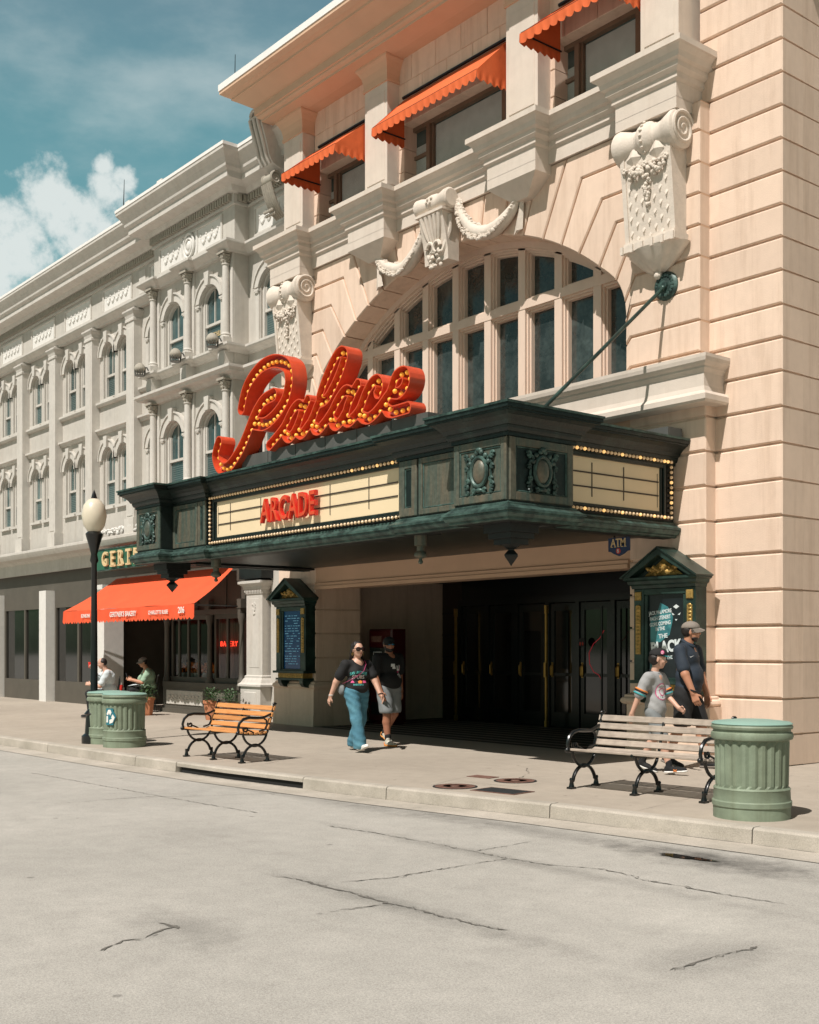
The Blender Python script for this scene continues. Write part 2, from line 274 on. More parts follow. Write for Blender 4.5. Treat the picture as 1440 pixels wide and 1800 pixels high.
# ------------------------------------------------------------------ mesh building
def link(name, me, parent=None, m=None):
    o = bpy.data.objects.new(name, me); COL.objects.link(o)
    if parent is not None: o.parent = parent
    if m is not None and hasattr(me, 'materials') and len(me.materials) == 0: me.materials.append(M[m] if isinstance(m, str) else m)
    return o
def wloc(p):
    v = Vector((0, 0, 0))
    while p is not None: v = v + p.location; p = p.parent
    return v
def tag(o, label=None, cat=None, group=None, kind=None):
    if label: o['label'] = label
    if cat: o['category'] = cat
    if group: o['group'] = group
    if kind: o['kind'] = kind
    return o
def thing(name, loc, label, cat, group=None):
    o = bpy.data.objects.new(name, None); o.empty_display_size = 0.2; COL.objects.link(o); o.location = loc
    return tag(o, label, cat, group)
class MB:
    def __init__(s): s.v = []; s.f = []
    def add(s, vs, fs):
        b = len(s.v); s.v.extend([tuple(p) for p in vs]); s.f.extend([tuple(b + i for i in f) for f in fs]); return s
    def box(s, x0, x1, y0, y1, z0, z1):
        return s.add([(x0, y0, z0), (x1, y0, z0), (x1, y1, z0), (x0, y1, z0), (x0, y0, z1), (x1, y0, z1), (x1, y1, z1), (x0, y1, z1)],
                     [(0, 3, 2, 1), (4, 5, 6, 7), (0, 1, 5, 4), (1, 2, 6, 5), (2, 3, 7, 6), (3, 0, 4, 7)])
    def cbox(s, x0, x1, y0, y1, z0, z1, c=0.012):
        # box with its front (-y) edges chamfered
        return s.add([(x0, y1, z0), (x1, y1, z0), (x1, y1, z1), (x0, y1, z1), (x0, y0 + c, z0), (x1, y0 + c, z0), (x1, y0 + c, z1), (x0, y0 + c, z1),
                      (x0 + c, y0, z0 + c), (x1 - c, y0, z0 + c), (x1 - c, y0, z1 - c), (x0 + c, y0, z1 - c)],
                     [(0, 1, 2, 3), (0, 4, 5, 1), (1, 5, 6, 2), (2, 6, 7, 3), (3, 7, 4, 0), (4, 8, 9, 5), (5, 9, 10, 6), (6, 10, 11, 7), (7, 11, 8, 4), (8, 11, 10, 9)])
    def prism(s, poly, axis, a, b):
        n = len(poly)
        def P(p, t):
            return (p[0], t, p[1]) if axis == 'y' else (t, p[0], p[1]) if axis == 'x' else (p[0], p[1], t)
        vs = [P(p, a) for p in poly] + [P(p, b) for p in poly]
        return s.add(vs, [tuple(range(n)), tuple(range(2 * n - 1, n - 1, -1))] + [(i, (i + 1) % n, n + (i + 1) % n, n + i) for i in range(n)])
    def obox(s, c, ux, uy, uz):
        c, ux, uy, uz = Vector(c), Vector(ux), Vector(uy), Vector(uz)
        vs = [c + a * ux + b * uy + d * uz for d in (-1, 1) for b in (-1, 1) for a in (-1, 1)]
        return s.add(vs, [(0, 2, 3, 1), (4, 5, 7, 6), (0, 1, 5, 4), (1, 3, 7, 5), (3, 2, 6, 7), (2, 0, 4, 6)])
    def tube(s, pts, r, n=8, closed=False, flat=None):
        pts = [Vector(p) for p in pts]; k = len(pts); rs = r if isinstance(r, (list, tuple)) else [r] * k
        up = Vector((0, 0, 1)); prev = None; rings = []
        for i in range(k):
            if closed: t = (pts[(i + 1) % k] - pts[i - 1])
            else: t = pts[min(i + 1, k - 1)] - pts[max(i - 1, 0)]
            t.normalize()
            if prev is None:
                a = up if abs(t.z) < 0.9 else Vector((1, 0, 0)); nrm = (a - t * a.dot(t)).normalized()
            else:
                nrm = (prev - t * prev.dot(t)); nrm = nrm.normalized() if nrm.length > 1e-6 else prev
            prev = nrm; bn = t.cross(nrm)
            fl = flat or 1.0
            rings.append([pts[i] + (nrm * math.cos(2 * math.pi * j / n) * fl + bn * math.sin(2 * math.pi * j / n)) * rs[i] for j in range(n)])
        vs = [p for rg in rings for p in rg]; fs = []
        for i in range(k if closed else k - 1):
            a = i * n; b = ((i + 1) % k) * n
            fs += [(a + j, a + (j + 1) % n, b + (j + 1) % n, b + j) for j in range(n)]
        if not closed: fs += [tuple(range(n)), tuple(range((k - 1) * n, k * n))]
        return s.add(vs, fs)
    def lathe(s, prof, c, n=16, axis='z', a0=0.0, a1=2 * math.pi):
        full = abs(a1 - a0 - 2 * math.pi) < 1e-6; m = n if full else n + 1; vs = []
        for (r, h) in prof:
            for j in range(m):
                t = a0 + (a1 - a0) * j / n; x, y = r * math.cos(t), r * math.sin(t)
                vs.append((c[0] + x, c[1] + y, c[2] + h) if axis == 'z' else (c[0] + h, c[1] + x, c[2] + y) if axis == 'x' else (c[0] + x, c[1] + h, c[2] + y))
        fs = []
        for i in range(len(prof) - 1):
            for j in range(n if full else n):
                j2 = (j + 1) % m
                if not full and j + 1 >= m: continue
                fs.append((i * m + j, i * m + j2, (i + 1) * m + j2, (i + 1) * m + j))
        if prof[0][0] > 1e-5: fs.append(tuple(range(m)))
        if prof[-1][0] > 1e-5: fs.append(tuple(range((len(prof) - 1) * m, len(prof) * m)))
        return s.add(vs, fs)
    def ell(s, c, r, n=10, k=6, rot=None):
        r = r if isinstance(r, (list, tuple)) else (r, r, r); vs = []; 
        for i in range(k + 1):
            ph = math.pi * i / k
            for j in range(n):
                t = 2 * math.pi * j / n
                p = Vector((r[0] * math.sin(ph) * math.cos(t), r[1] * math.sin(ph) * math.sin(t), r[2] * math.cos(ph)))
                if rot is not None: p = rot @ p
                vs.append(p + Vector(c))
        fs = [(i * n + j, i * n + (j + 1) % n, (i + 1) * n + (j + 1) % n, (i + 1) * n + j) for i in range(k) for j in range(n)]
        return s.add(vs, fs)
    def mold(s, path, prof, caps=True, closed=False):
        # path: plan polyline; outward is to the right of travel; prof: (out, z) polygon open, from bottom to top
        k = len(path); P = [Vector(p).to_2d() for p in path]; offs = []
        for i in range(k):
            def nr(a, b): d = (b - a).normalized(); return Vector((d.y, -d.x))
            if closed: n0, n1 = nr(P[i - 1], P[i]), nr(P[i], P[(i + 1) % k])
            else:
                n0 = nr(P[i - 1], P[i]) if i > 0 else None; n1 = nr(P[i], P[i + 1]) if i < k - 1 else None
                if n0 is None: n0 = n1
                if n1 is None: n1 = n0
            b = n0 + n1; offs.append(b / max(0.2, b.dot(n0)))
        m = len(prof)
        vs = [(P[i].x + offs[i].x * o, P[i].y + offs[i].y * o, z) for i in range(k) for (o, z) in prof]
        fs = []
        for i in range(k if closed else k - 1):
            a = i * m; b = ((i + 1) % k) * m
            fs += [(a + j, b + j, b + j + 1, a + j + 1) for j in range(m - 1)]
            fs.append((a + m - 1, b + m - 1, b, a))
        if not closed and caps: fs += [tuple(range(m)), tuple(range((k - 1) * m, k * m))]
        return s.add(vs, fs)
    def mesh(s, me, mtx):
        return s.add([mtx @ v.co for v in me.vertices], [tuple(p.vertices) for p in me.polygons])
    def build(s, name, m, parent=None, smooth=False, merge=0.0, angle=40, local=False):
        off = Vector((0, 0, 0)) if local else wloc(parent)
        me = bpy.data.meshes.new(name)
        me.from_pydata([(p[0] - off.x, p[1] - off.y, p[2] - off.z) for p in s.v], [], s.f); me.validate()
        bm = bmesh.new(); bm.from_mesh(me)
        bmesh.ops.remove_doubles(bm, verts=bm.verts, dist=merge if merge else 1e-5)
        bmesh.ops.recalc_face_normals(bm, faces=bm.faces)
        bm.to_mesh(me); bm.free()
        if smooth:
            me.polygons.foreach_set('use_smooth', [True] * len(me.polygons))
            try: me.set_sharp_from_angle(angle=math.radians(angle))
            except Exception: pass
        return link(name, me, parent, m)
def inset(poly, d):
    n = len(poly); P = [Vector(p) for p in poly]
    ar = sum(P[i].x * P[(i + 1) % n].y - P[(i + 1) % n].x * P[i].y for i in range(n)); sg = 1 if ar > 0 else -1
    out = []
    for i in range(n):
        a, b, c = P[i - 1], P[i], P[(i + 1) % n]
        d0 = (b - a); d1 = (c - b)
        if d0.length < 1e-7 or d1.length < 1e-7: out.append(tuple(b)); continue
        d0.normalize(); d1.normalize()
        n0 = Vector((-d0.y, d0.x)) * sg; n1 = Vector((-d1.y, d1.x)) * sg
        t = n0 + n1; t = t / max(0.35, t.dot(n0)); out.append(tuple(b + t * d))
    return out
def block(mb, poly, y0, y1, g=0.009, c=0.014):
    # bevelled stone block seen from -y: polygon in (x,z)
    p0 = inset(poly, g); p1 = inset(poly, g + c); n = len(poly)
    vs = [(p[0], y0, p[1]) for p in p1] + [(p[0], y0 + c, p[1]) for p in p0] + [(p[0], y1, p[1]) for p in p0]
    fs = [tuple(range(n))] + [(i, (i + 1) % n, n + (i + 1) % n, n + i) for i in range(n)] + [(n + i, n + (i + 1) % n, 2 * n + (i + 1) % n, 2 * n + i) for i in range(n)] + [tuple(range(3 * n - 1, 2 * n - 1, -1))]
    mb.add(vs, fs)
def curve_mesh(loops, ext):
    cu = bpy.data.curves.new('tmp', 'CURVE'); cu.dimensions = '2D'; cu.fill_mode = 'BOTH'; cu.extrude = ext
    for lp in loops:
        sp = cu.splines.new('POLY'); sp.points.add(len(lp) - 1); sp.use_cyclic_u = True
        for p, q in zip(sp.points, lp): p.co = (q[0], q[1], 0, 1)
    return to_mesh(cu)
def to_mesh(cu):
    o = bpy.data.objects.new('tmp', cu); COL.objects.link(o); dg = bpy.context.evaluated_depsgraph_get()
    me = bpy.data.meshes.new_from_object(o.evaluated_get(dg)); bpy.data.objects.remove(o); bpy.data.curves.remove(cu); return me
def txt(mb, body, org, ux, uy, size, depth=0.004, sx=1.0, bold=0.0, align='CENTER', shear=0.0, sp=1.0):
    cu = bpy.data.curves.new('tmp', 'FONT'); cu.body = body; cu.size = 1.0; cu.extrude = depth / size / 2; cu.offset = bold; cu.align_x = align; cu.align_y = 'CENTER'; cu.shear = shear
    cu.space_character = sp; cu.resolution_u = 4
    me = to_mesh(cu); ux = Vector(ux).normalized(); uy = Vector(uy).normalized(); uz = ux.cross(uy)
    mt = Matrix.Translation(Vector(org)) @ Matrix((ux, uy, uz)).transposed().to_4x4() @ Matrix.Diagonal((size * sx, size, size, 1))
    mb.mesh(me, mt); bpy.data.meshes.remove(me); return mb
def copy_tree(o, parent=None):
    c = o.copy(); COL.objects.link(c); c.parent = parent
    for ch in list(o.children): copy_tree(ch, c)
    return c
# signed distance blobs -> one continuous skin (surface nets)
def snet(prims, h, k=0.02, cuts=(), pad=0.03, tex=None):
    lo = np.array([1e9] * 3); hi = -lo
    for p in prims:
        if p[0] == 'c': ps = np.array([p[1], p[2]], float); r = max(p[3], p[4])
        else: ps = np.array([p[1]], float); r = max(p[2])
        lo = np.minimum(lo, ps.min(0) - r); hi = np.maximum(hi, ps.max(0) + r)
    lo -= pad; hi += pad; nn = np.ceil((hi - lo) / h).astype(int) + 1
    V = np.full(nn, 0.08, np.float32)
    ax = [lo[i] + h * np.arange(nn[i]) for i in range(3)]
    for p in prims:
        if p[0] == 'c': ps = np.array([p[1], p[2]], float); r = max(p[3], p[4])
        else: ps = np.array([p[1]], float); r = max(p[2])
        a = np.maximum(0, np.floor((ps.min(0) - r - 0.05 - lo) / h).astype(int)); b = np.minimum(nn, np.ceil((ps.max(0) + r + 0.05 - lo) / h).astype(int) + 1)
        X, Y, Z = np.meshgrid(ax[0][a[0]:b[0]], ax[1][a[1]:b[1]], ax[2][a[2]:b[2]], indexing='ij')
        if p[0] == 'c':
            A = ps[0]; D = ps[1] - ps[0]; L = max(1e-9, (D * D).sum())
            t = np.clip(((X - A[0]) * D[0] + (Y - A[1]) * D[1] + (Z - A[2]) * D[2]) / L, 0, 1)
            d = np.sqrt((X - A[0] - t * D[0]) ** 2 + (Y - A[1] - t * D[1]) ** 2 + (Z - A[2] - t * D[2]) ** 2) - (p[3] + (p[4] - p[3]) * t)
        else:
            c = ps[0]; r3 = p[2]
            Q = np.stack([X - c[0], Y - c[1], Z - c[2]], -1)
            if len(p) > 3 and p[3] is not None: Q = Q @ np.array(p[3])  # rotation matrix (local = R^T q)
            q = np.sqrt(((Q / np.array(r3)) ** 2).sum(-1)); d = (q - 1) * min(r3) * (0.5 + 0.5 * max(r3) / min(r3)) if False else (q - 1) * (np.sqrt((Q ** 2).sum(-1)) / np.maximum(q, 1e-6))
        sl_ = (slice(a[0], b[0]), slice(a[1], b[1]), slice(a[2], b[2])); o = V[sl_]
        kk = k if not (len(p) > 5 and p[0] == 'c') else p[5]
        hh = np.clip(0.5 + 0.5 * (o - d) / kk, 0, 1); V[sl_] = o + (d - o) * hh - kk * hh * (1 - hh)
    X, Y, Z = np.meshgrid(*ax, indexing='ij')
    if tex is not None: V += tex(X, Y, Z)
    for (pt, nr_) in cuts:  # remove the side nr points to
        V = np.maximum(V, (X - pt[0]) * nr_[0] + (Y - pt[1]) * nr_[1] + (Z - pt[2]) * nr_[2])
    S = V < 0; sh = tuple(np.array(V.shape) - 1); acc = np.zeros(sh + (3,)); cnt = np.zeros(sh, int); edges = []
    for axis in range(3):
        a = np.take(V, range(V.shape[axis] - 1), axis); b = np.take(V, range(1, V.shape[axis]), axis)
        idx = np.argwhere((a < 0) != (b < 0)); av = a[tuple(idx.T)]; bv = b[tuple(idx.T)]; t = av / (av - bv)
        pos = idx.astype(float); pos[:, axis] += t; o1, o2 = [i for i in range(3) if i != axis]; cells = []
        for (da, db) in ((-1, -1), (0, -1), (0, 0), (-1, 0)):
            cidx = idx.copy(); cidx[:, o1] += da; cidx[:, o2] += db; cells.append(cidx)
            ok = np.all((cidx >= 0) & (cidx < np.array(sh)), 1)
            np.add.at(acc, tuple(cidx[ok].T), pos[ok]); np.add.at(cnt, tuple(cidx[ok].T), 1)
        edges.append(cells)
    ids = -np.ones(sh, int); occ = cnt > 0; ids[occ] = np.arange(occ.sum()); pts = acc[occ] / cnt[occ][:, None] * h + lo
    fs = []
    for cells in edges:
        ok = np.all([np.all((c >= 0) & (c < np.array(sh)), 1) for c in cells], 0)
        fs.append(np.stack([ids[tuple(c[ok].T)] for c in cells], 1))
    return pts, np.concatenate(fs)
def blob(name, prims, m, parent, h=0.012, k=0.02, cuts=(), tex=None, pad=0.03, xf=None, smooth_n=1):
    pts, fs = snet(prims, h, k, cuts, pad, tex)
    me = bpy.data.meshes.new(name)
    me.from_pydata([tuple(p) for p in pts], [], [tuple(int(i) for i in f) for f in fs])
    bm = bmesh.new(); bm.from_mesh(me)
    for _ in range(smooth_n): bmesh.ops.smooth_vert(bm, verts=bm.verts, factor=0.5, use_axis_x=True, use_axis_y=True, use_axis_z=True)
    bmesh.ops.recalc_face_normals(bm, faces=bm.faces)
    if xf is not None: bmesh.ops.transform(bm, matrix=xf, verts=bm.verts)
    bm.to_mesh(me); bm.free()
    me.polygons.foreach_set('use_smooth', [True] * len(me.polygons))
    return link(name, me, parent, m)
ROAD_CRACKS = [([(-9.081, 6.399), (-8.575, 6.479), (-7.763, 6.525), (-7.203, 6.524), (-6.763, 6.524), (-6.357, 6.575), (-6.027, 6.754), (-5.743, 6.748), (-5.503, 6.681), (-5.217, 6.712), (-4.881, 6.706), (-4.354, 6.774)], 0.05), ([(-6.763, 6.524), (-6.766, 6.22), (-6.756, 5.722), (-6.725, 5.361), (-6.831, 4.927)], 0.045), ([(-7.351, 4.671), (-7.121, 4.747), (-6.775, 4.755), (-6.419, 4.776), (-6.083, 4.757), (-5.883, 4.798), (-5.571, 4.79), (-5.296, 4.798), (-5.035, 4.857)], 0.085), ([(-6.11, 4.322), (-6.096, 4.536), (-6.025, 4.766)], 0.05), ([(-6.128, 2.773), (-6.25, 2.974), (-6.236, 3.103), (-6.364, 3.279), (-6.372, 3.356)], 0.06), ([(-6.532, 3.337), (-6.392, 3.366), (-6.308, 3.365)], 0.1), ([(-3.874, 4.913), (-3.881, 5.104), (-3.89, 5.344), (-3.875, 5.685)], 0.07), ([(-15.462, 6.034), (-13.564, 6.138), (-12.458, 6.198), (-11.615, 6.25), (-10.787, 6.315), (-10.249, 6.356)], 0.035), ([(-12.245, 5.019), (-12.207, 5.524), (-12.166, 6.053), (-11.8, 6.625), (-11.413, 7.609)], 0.03), ([(-7.18, 6.552), (-7.225, 7.257)], 0.03)]
WALK_JOINTS = [([(-9.944, 8.329), (-10.636, 9.939)], 0.012), ([(-9.942, 8.502), (-10.07, 8.964)], 0.02), ([(-10.07, 8.964), (-8.799, 9.158)], 0.02), ([(-10.636, 9.939), (-9.61, 10.283), (-8.752, 10.4)], 0.012), ([(-7.153, 8.484), (-7.47, 9.838), (-8.04, 12.605)], 0.014), ([(-19.398, 9.684), (-20.209, 10.841), (-21.687, 12.986)], 0.02), ([(-12.844, 7.774), (-14.271, 9.902), (-15.986, 12.781)], 0.012)]
WALK_CRACKS = [([(-10.687, 10.643), (-10.277, 10.274), (-10.028, 9.967), (-9.89, 9.746)], 0.03), ([(-9.303, 8.701), (-9.328, 9.515)], 0.008)]
MH = [(-9.733, 8.588), (-9.711, 9.496), (-9.103, 8.706), (-10.256, 9.491)]
PUD = [(-5.889, 7.659)]
SIGN_P = [[(-16.307, 5.366), (-16.241, 5.539), (-16.133, 5.71), (-15.954, 5.842), (-15.708, 5.946), (-15.433, 5.975), (-15.186, 5.934), (-14.977, 5.822), (-14.912, 5.666), (-14.923, 5.513), (-15.01, 5.335), (-15.164, 5.203), (-15.387, 5.092), (-15.638, 5.038), (-15.918, 5.092)], [(-15.331, 5.455), (-15.615, 5.411), (-15.801, 5.304), (-15.93, 5.187), (-16.049, 5.042), (-16.181, 4.884), (-16.314, 4.75), (-16.474, 4.631), (-16.648, 4.524), (-16.837, 4.476), (-17.03, 4.557), (-17.121, 4.739), (-17.009, 4.96)]]
SIGN_L = [[(-15.489, 4.672), (-15.264, 4.781), (-15.098, 4.873), (-15.032, 4.924), (-14.966, 4.986), (-14.901, 5.054), (-14.826, 5.12), (-14.74, 5.169), (-14.644, 5.186), (-14.518, 5.107)], [(-15.065, 4.874), (-15.01, 4.77), (-14.912, 4.723), (-14.815, 4.755), (-14.729, 4.826), (-14.676, 4.877)], [(-14.397, 5.228), (-14.518, 5.101), (-14.581, 5.028), (-14.623, 4.952), (-14.682, 4.878), (-14.697, 4.797), (-14.602, 4.734), (-14.518, 4.754), (-14.435, 4.806), (-14.352, 4.859)], [(-14.352, 4.859), (-14.288, 4.925), (-14.227, 4.991), (-14.176, 5.07), (-14.115, 5.141), (-14.095, 5.23), (-14.045, 5.308), (-13.995, 5.384), (-13.876, 5.531), (-13.754, 5.668), (-13.661, 5.741), (-13.564, 5.767), (-13.492, 5.73), (-13.488, 5.662), (-13.536, 5.57), (-13.641, 5.42), (-13.774, 5.279), (-13.925, 5.154), (-14.085, 5.122)], [(-14.176, 5.07), (-14.268, 4.933), (-14.282, 4.842), (-14.217, 4.749), (-14.115, 4.737), (-14.035, 4.777), (-13.955, 4.822), (-13.876, 4.879)], [(-13.876, 4.879), (-13.807, 4.931), (-13.742, 4.995), (-13.68, 5.061), (-13.607, 5.12), (-13.526, 5.174), (-13.44, 5.194), (-13.346, 5.147), (-13.299, 5.106)], [(-13.866, 4.883), (-13.807, 4.84), (-13.768, 4.766), (-13.69, 4.732), (-13.593, 4.763), (-13.526, 4.814), (-13.45, 4.881)], [(-13.147, 5.248), (-13.243, 5.171), (-13.299, 5.106), (-13.359, 5.035), (-13.412, 4.959), (-13.45, 4.881), (-13.497, 4.816), (-13.45, 4.758), (-13.378, 4.739), (-13.299, 4.765), (-13.206, 4.81)], [(-13.206, 4.81), (-13.132, 4.865), (-13.08, 4.928), (-13.031, 5.003), (-12.976, 5.076), (-12.913, 5.142), (-12.823, 5.199), (-12.734, 5.214), (-12.672, 5.143), (-12.69, 5.065), (-12.738, 5.008)], [(-13.159, 4.841), (-13.104, 4.783), (-13.031, 4.736), (-12.931, 4.716), (-12.85, 4.733), (-12.77, 4.764), (-12.69, 4.811), (-12.611, 4.863)], [(-12.611, 4.863), (-12.532, 4.92), (-12.445, 4.981), (-12.402, 5.048), (-12.359, 5.126), (-12.3, 5.193), (-12.198, 5.221), (-12.118, 5.202), (-12.089, 5.12), (-12.118, 5.036), (-12.19, 4.975), (-12.283, 4.953), (-12.368, 4.973), (-12.445, 4.981)], [(-12.602, 4.856), (-12.549, 4.816), (-12.489, 4.747), (-12.394, 4.722), (-12.291, 4.721), (-12.198, 4.723), (-12.04, 4.727)]]
# ------------------------------------------------------------------ ground
KERB = [(-60, 6.3), (-30, 7.05), (-16.5, 7.47), (-15.27, 7.52), (-13.14, 7.64), (-11.59, 7.83), (-10.21, 8.0), (-8.06, 8.36), (-6.2, 8.56), (-2, 9.0), (10, 10.2), (30, 12)]
def kerb_y(x):
    for a, b in zip(KERB, KERB[1:]):
        if a[0] <= x <= b[0]: return a[1] + (b[1] - a[1]) * (x - a[0]) / (b[0] - a[0])
def ground():
    mb = MB(); mb.add([(-300, -300, -.15), (300, -300, -.15), (300, 300, -.15), (-300, 300, -.15)], [(0, 1, 2, 3)])
    tag(mb.build('road', 'road_concrete'), kind='structure')
    mb = MB(); ks = [(x, y + 0.145) for x, y in KERB]
    mb.prism(ks + [(30, 60), (-60, 60)], 'z', -0.4, 0.0)
    tag(mb.build('pavement', 'walk_concrete'), kind='structure')
    # gutter pan beside the kerb
    mb = MB(); n = len(KERB)
    mb.add([(x, y - 0.42, -.144) for x, y in KERB] + [(x, y + 0.02, -.140) for x, y in KERB], [(i, i + 1, n + i + 1, n + i) for i in range(n - 1)])
    tag(mb.build('gutter', 'kerb_concrete'), kind='structure')
    # kerb stones with open joints and a drain slot
    js = [-60, -50, -40, -30, -24, -21, -18.3, -15.38, -14.28, -11.6, -10.21, -8.06, -5.9, -3.6, -1.2, 2, 6, 10, 20, 30]
    mb = MB(); dark = MB()
    for a, b in zip(js, js[1:]):
        xs = [a + 0.006] + [x for x, _ in KERB if a + .05 < x < b - .05] + [b - 0.006]
        path = [(x, kerb_y(x)) for x in xs]
        if abs(a + 14.28) < .01:
            prof = [(-0.145, -0.062), (0.0, -0.062), (0.002, -0.02), (-0.012, -0.004), (-0.03, 0.001), (-0.145, 0.001)]
            for (xa, xb) in ((a, a + 0.09),):
                dark.box(xa, xb, kerb_y(xa) + .01, kerb_y(xa) + .14, -.14, -.062)
            mb.mold(path, [(-0.14, -0.30), (-0.05, -0.30), (-0.05, -0.262), (-0.14, -0.262)])
        else:
            prof = [(-0.145, -0.30), (0.012, -0.30), (0.012, -0.15), (0.004, -0.02), (-0.012, -0.004), (-0.03, 0.001), (-0.145, 0.001)]
        mb.mold(path, prof)
    k = mb.build('kerb', 'kerb_concrete'); tag(k, kind='structure')
    mb = MB(); mb.mold([(-14.2, kerb_y(-14.2)), (-13.14, kerb_y(-13.14)), (-11.61, kerb_y(-11.61))], [(-0.12, -0.149), (-0.03, -0.149), (-0.03, -0.06), (-0.12, -0.06)])
    tag(mb.build('drain_slot', 'drain'), 'long black drain slot opening under the kerb before the wooden bench', 'drain')
    # dark line where the gutter meets the kerb
    rnd = random.Random(3)
    def ribbon(mb, pts, w, z, jit=0.02, step=0.10):
        P = [Vector(p).to_2d() for p in pts]; out = []
        for a, b in zip(P, P[1:]):
            k = max(1, int((b - a).length / step))
            for i in range(k): out.append(a + (b - a) * i / k)
        out.append(P[-1]); L = []
        for i, p in enumerate(out):
            d = (out[min(i + 1, len(out) - 1)] - out[max(0, i - 1)]).normalized(); nn = Vector((-d.y, d.x))
            c = p + nn * rnd.uniform(-jit, jit); ww = w * .55 * rnd.uniform(0.05, 1.0) ** 1.6 * (0.35 if i in (0, len(out) - 1) else 1)
            L.append((c - nn * ww / 2, c + nn * ww / 2))
        vs = [(q.x, q.y, z) for pr in L for q in pr]
        mb.add(vs, [(2 * i, 2 * i + 1, 2 * i + 3, 2 * i + 2) for i in range(len(L) - 1)])
    mb = MB(); ribbon(mb, [(x, y - 0.018) for x, y in KERB if -31 < x < 11], 0.03, -.1385, 0.006, .15)
    for pts, w in ROAD_CRACKS: ribbon(mb, pts, w * .8, -.146, 0.014, 0.04); ribbon(mb, [(x + .012, y + .01) for x, y in pts], w * .4, -.1455, 0.022, 0.03)
    tag(mb.build('road_cracks', 'crack'), kind='structure')
    mb = MB()
    for pts, w in WALK_JOINTS: ribbon(mb, pts, w, .004, 0.001, 0.4)
    for pts, w in WALK_CRACKS: ribbon(mb, pts, w, .004, 0.02, 0.05)
    tag(mb.build('pavement_joints', 'joint'), kind='structure')
    # dark tiled floor of the entrance, with paler strips
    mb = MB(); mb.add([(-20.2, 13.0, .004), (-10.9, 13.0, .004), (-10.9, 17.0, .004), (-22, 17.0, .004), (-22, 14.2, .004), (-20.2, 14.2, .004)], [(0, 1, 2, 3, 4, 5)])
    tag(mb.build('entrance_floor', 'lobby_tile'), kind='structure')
    mb = MB()
    for k in range(9): mb.add([(-20, 13.2 + k * .38, .008), (-11.05, 13.2 + k * .38, .008), (-11.05, 13.26 + k * .38, .008), (-20, 13.26 + k * .38, .008)], [(0, 1, 2, 3)])
    tag(mb.build('entrance_floor_strips', 'walk_concrete'), kind='structure')
    # puddle
    mb = MB(); c = Vector(PUD[0]); pts = []
    for i in range(40):
        t = 2 * math.pi * i / 40; r = 1 + 0.16 * math.sin(3 * t + 1) + 0.10 * math.sin(7 * t) + 0.06 * math.sin(13 * t)
        pts.append((c.x + 0.25 * r * math.cos(t) , c.y + 0.062 * r * math.sin(t) + 0.027 * r * math.cos(t), -.142))
    mb.add(pts, [tuple(range(40))]); tag(mb.build('puddle', 'puddle'), kind='structure')
    # covers set in the pavement
    def cover(name, x, y, r, m, label):
        t = thing(name, (x, y, 0), label, 'manhole cover')
        MB().lathe([(r * .90, 0.003), (r * .90, 0.007), (0, 0.007)], (x, y, 0), 28).build('lid', m, t)
        MB().lathe([(r, 0.002), (r, 0.006), (r * .91, 0.006), (r * .91, 0.002)], (x, y, 0), 28).build('rim', 'hatch', t)
        MB().lathe([(r * .62, .0072), (r * .62, .010), (r * .54, .010), (r * .54, .0072)], (x, y, 0), 28).build('raised_ring', m, t)
        MB().lathe([(r * .22, .0072), (r * .20, .011), (0, .011)], (x, y, 0), 16).build('lift_boss', m, t)
    cover('manhole_cover', *MH[0], .25, 'rust', 'round rusty cover nearest the kerb, left of the dark square hatch')
    cover('manhole_cover', *MH[1], .25, 'rust', 'round rusty cover farther from the kerb, beside a cracked joint')
    x, y = MH[2]; t = thing('utility_hatch', (x, y, 0), 'dark square metal hatch in the pavement near the kerb', 'hatch')
    a = math.radians(8); ux, uy = Vector((math.cos(a), math.sin(a), 0)), Vector((-math.sin(a), math.cos(a), 0))
    MB().obox((x, y, .005), ux * .27, uy * .16, (0, 0, .003)).build('lid', 'hatch', t)
    fr = MB()
    for s in (-1, 1):
        fr.obox(Vector((x, y, .004)) + ux * s * .285, ux * .013, uy * .185, (0, 0, .003)); fr.obox(Vector((x, y, .004)) + uy * s * .173, ux * .27, uy * .012, (0, 0, .003))
    fr.build('frame', 'rust', t)
    x, y = MH[3]; tag(MB().obox((x, y, .004), ux * .17, uy * .10, (0, 0, .003)).build('valve_cover', 'rust'), 'small worn rectangular cover behind the two round ones', 'valve cover')
ground()
# ------------------------------------------------------------------ theatre
XC = -14.97; WY = 13.05
PB = thing('theatre_building', (XC, WY, 0), 'peach stucco theatre building with a great arched window and cream carved trim', 'building')
def arris_z(x):
    x = abs(x)
    if x <= 3.4: return 2.99 + math.sqrt(5.338 ** 2 - x * x)
    pts = [(3.40, 7.105), (3.56, 6.98), (3.70, 6.84), (3.80, 6.66), (3.85, 6.48), (3.87, 6.25)]
    for a, b in zip(pts, pts[1:]):
        if a[0] <= x <= b[0]: return a[1] + (b[1] - a[1]) * (x - a[0]) / (b[0] - a[0])
    return 6.25
ARR = [(5.338 * math.sin(math.radians(t)), 2.99 + 5.338 * math.cos(math.radians(t))) for t in np.arange(0, 39.6, 1.1)] + [(3.40, 7.105), (3.48, 7.045), (3.56, 6.98), (3.635, 6.91), (3.70, 6.84), (3.755, 6.755), (3.80, 6.66), (3.83, 6.57), (3.85, 6.48), (3.863, 6.37), (3.87, 6.25), (3.87, 5.9), (3.87, 5.36)]
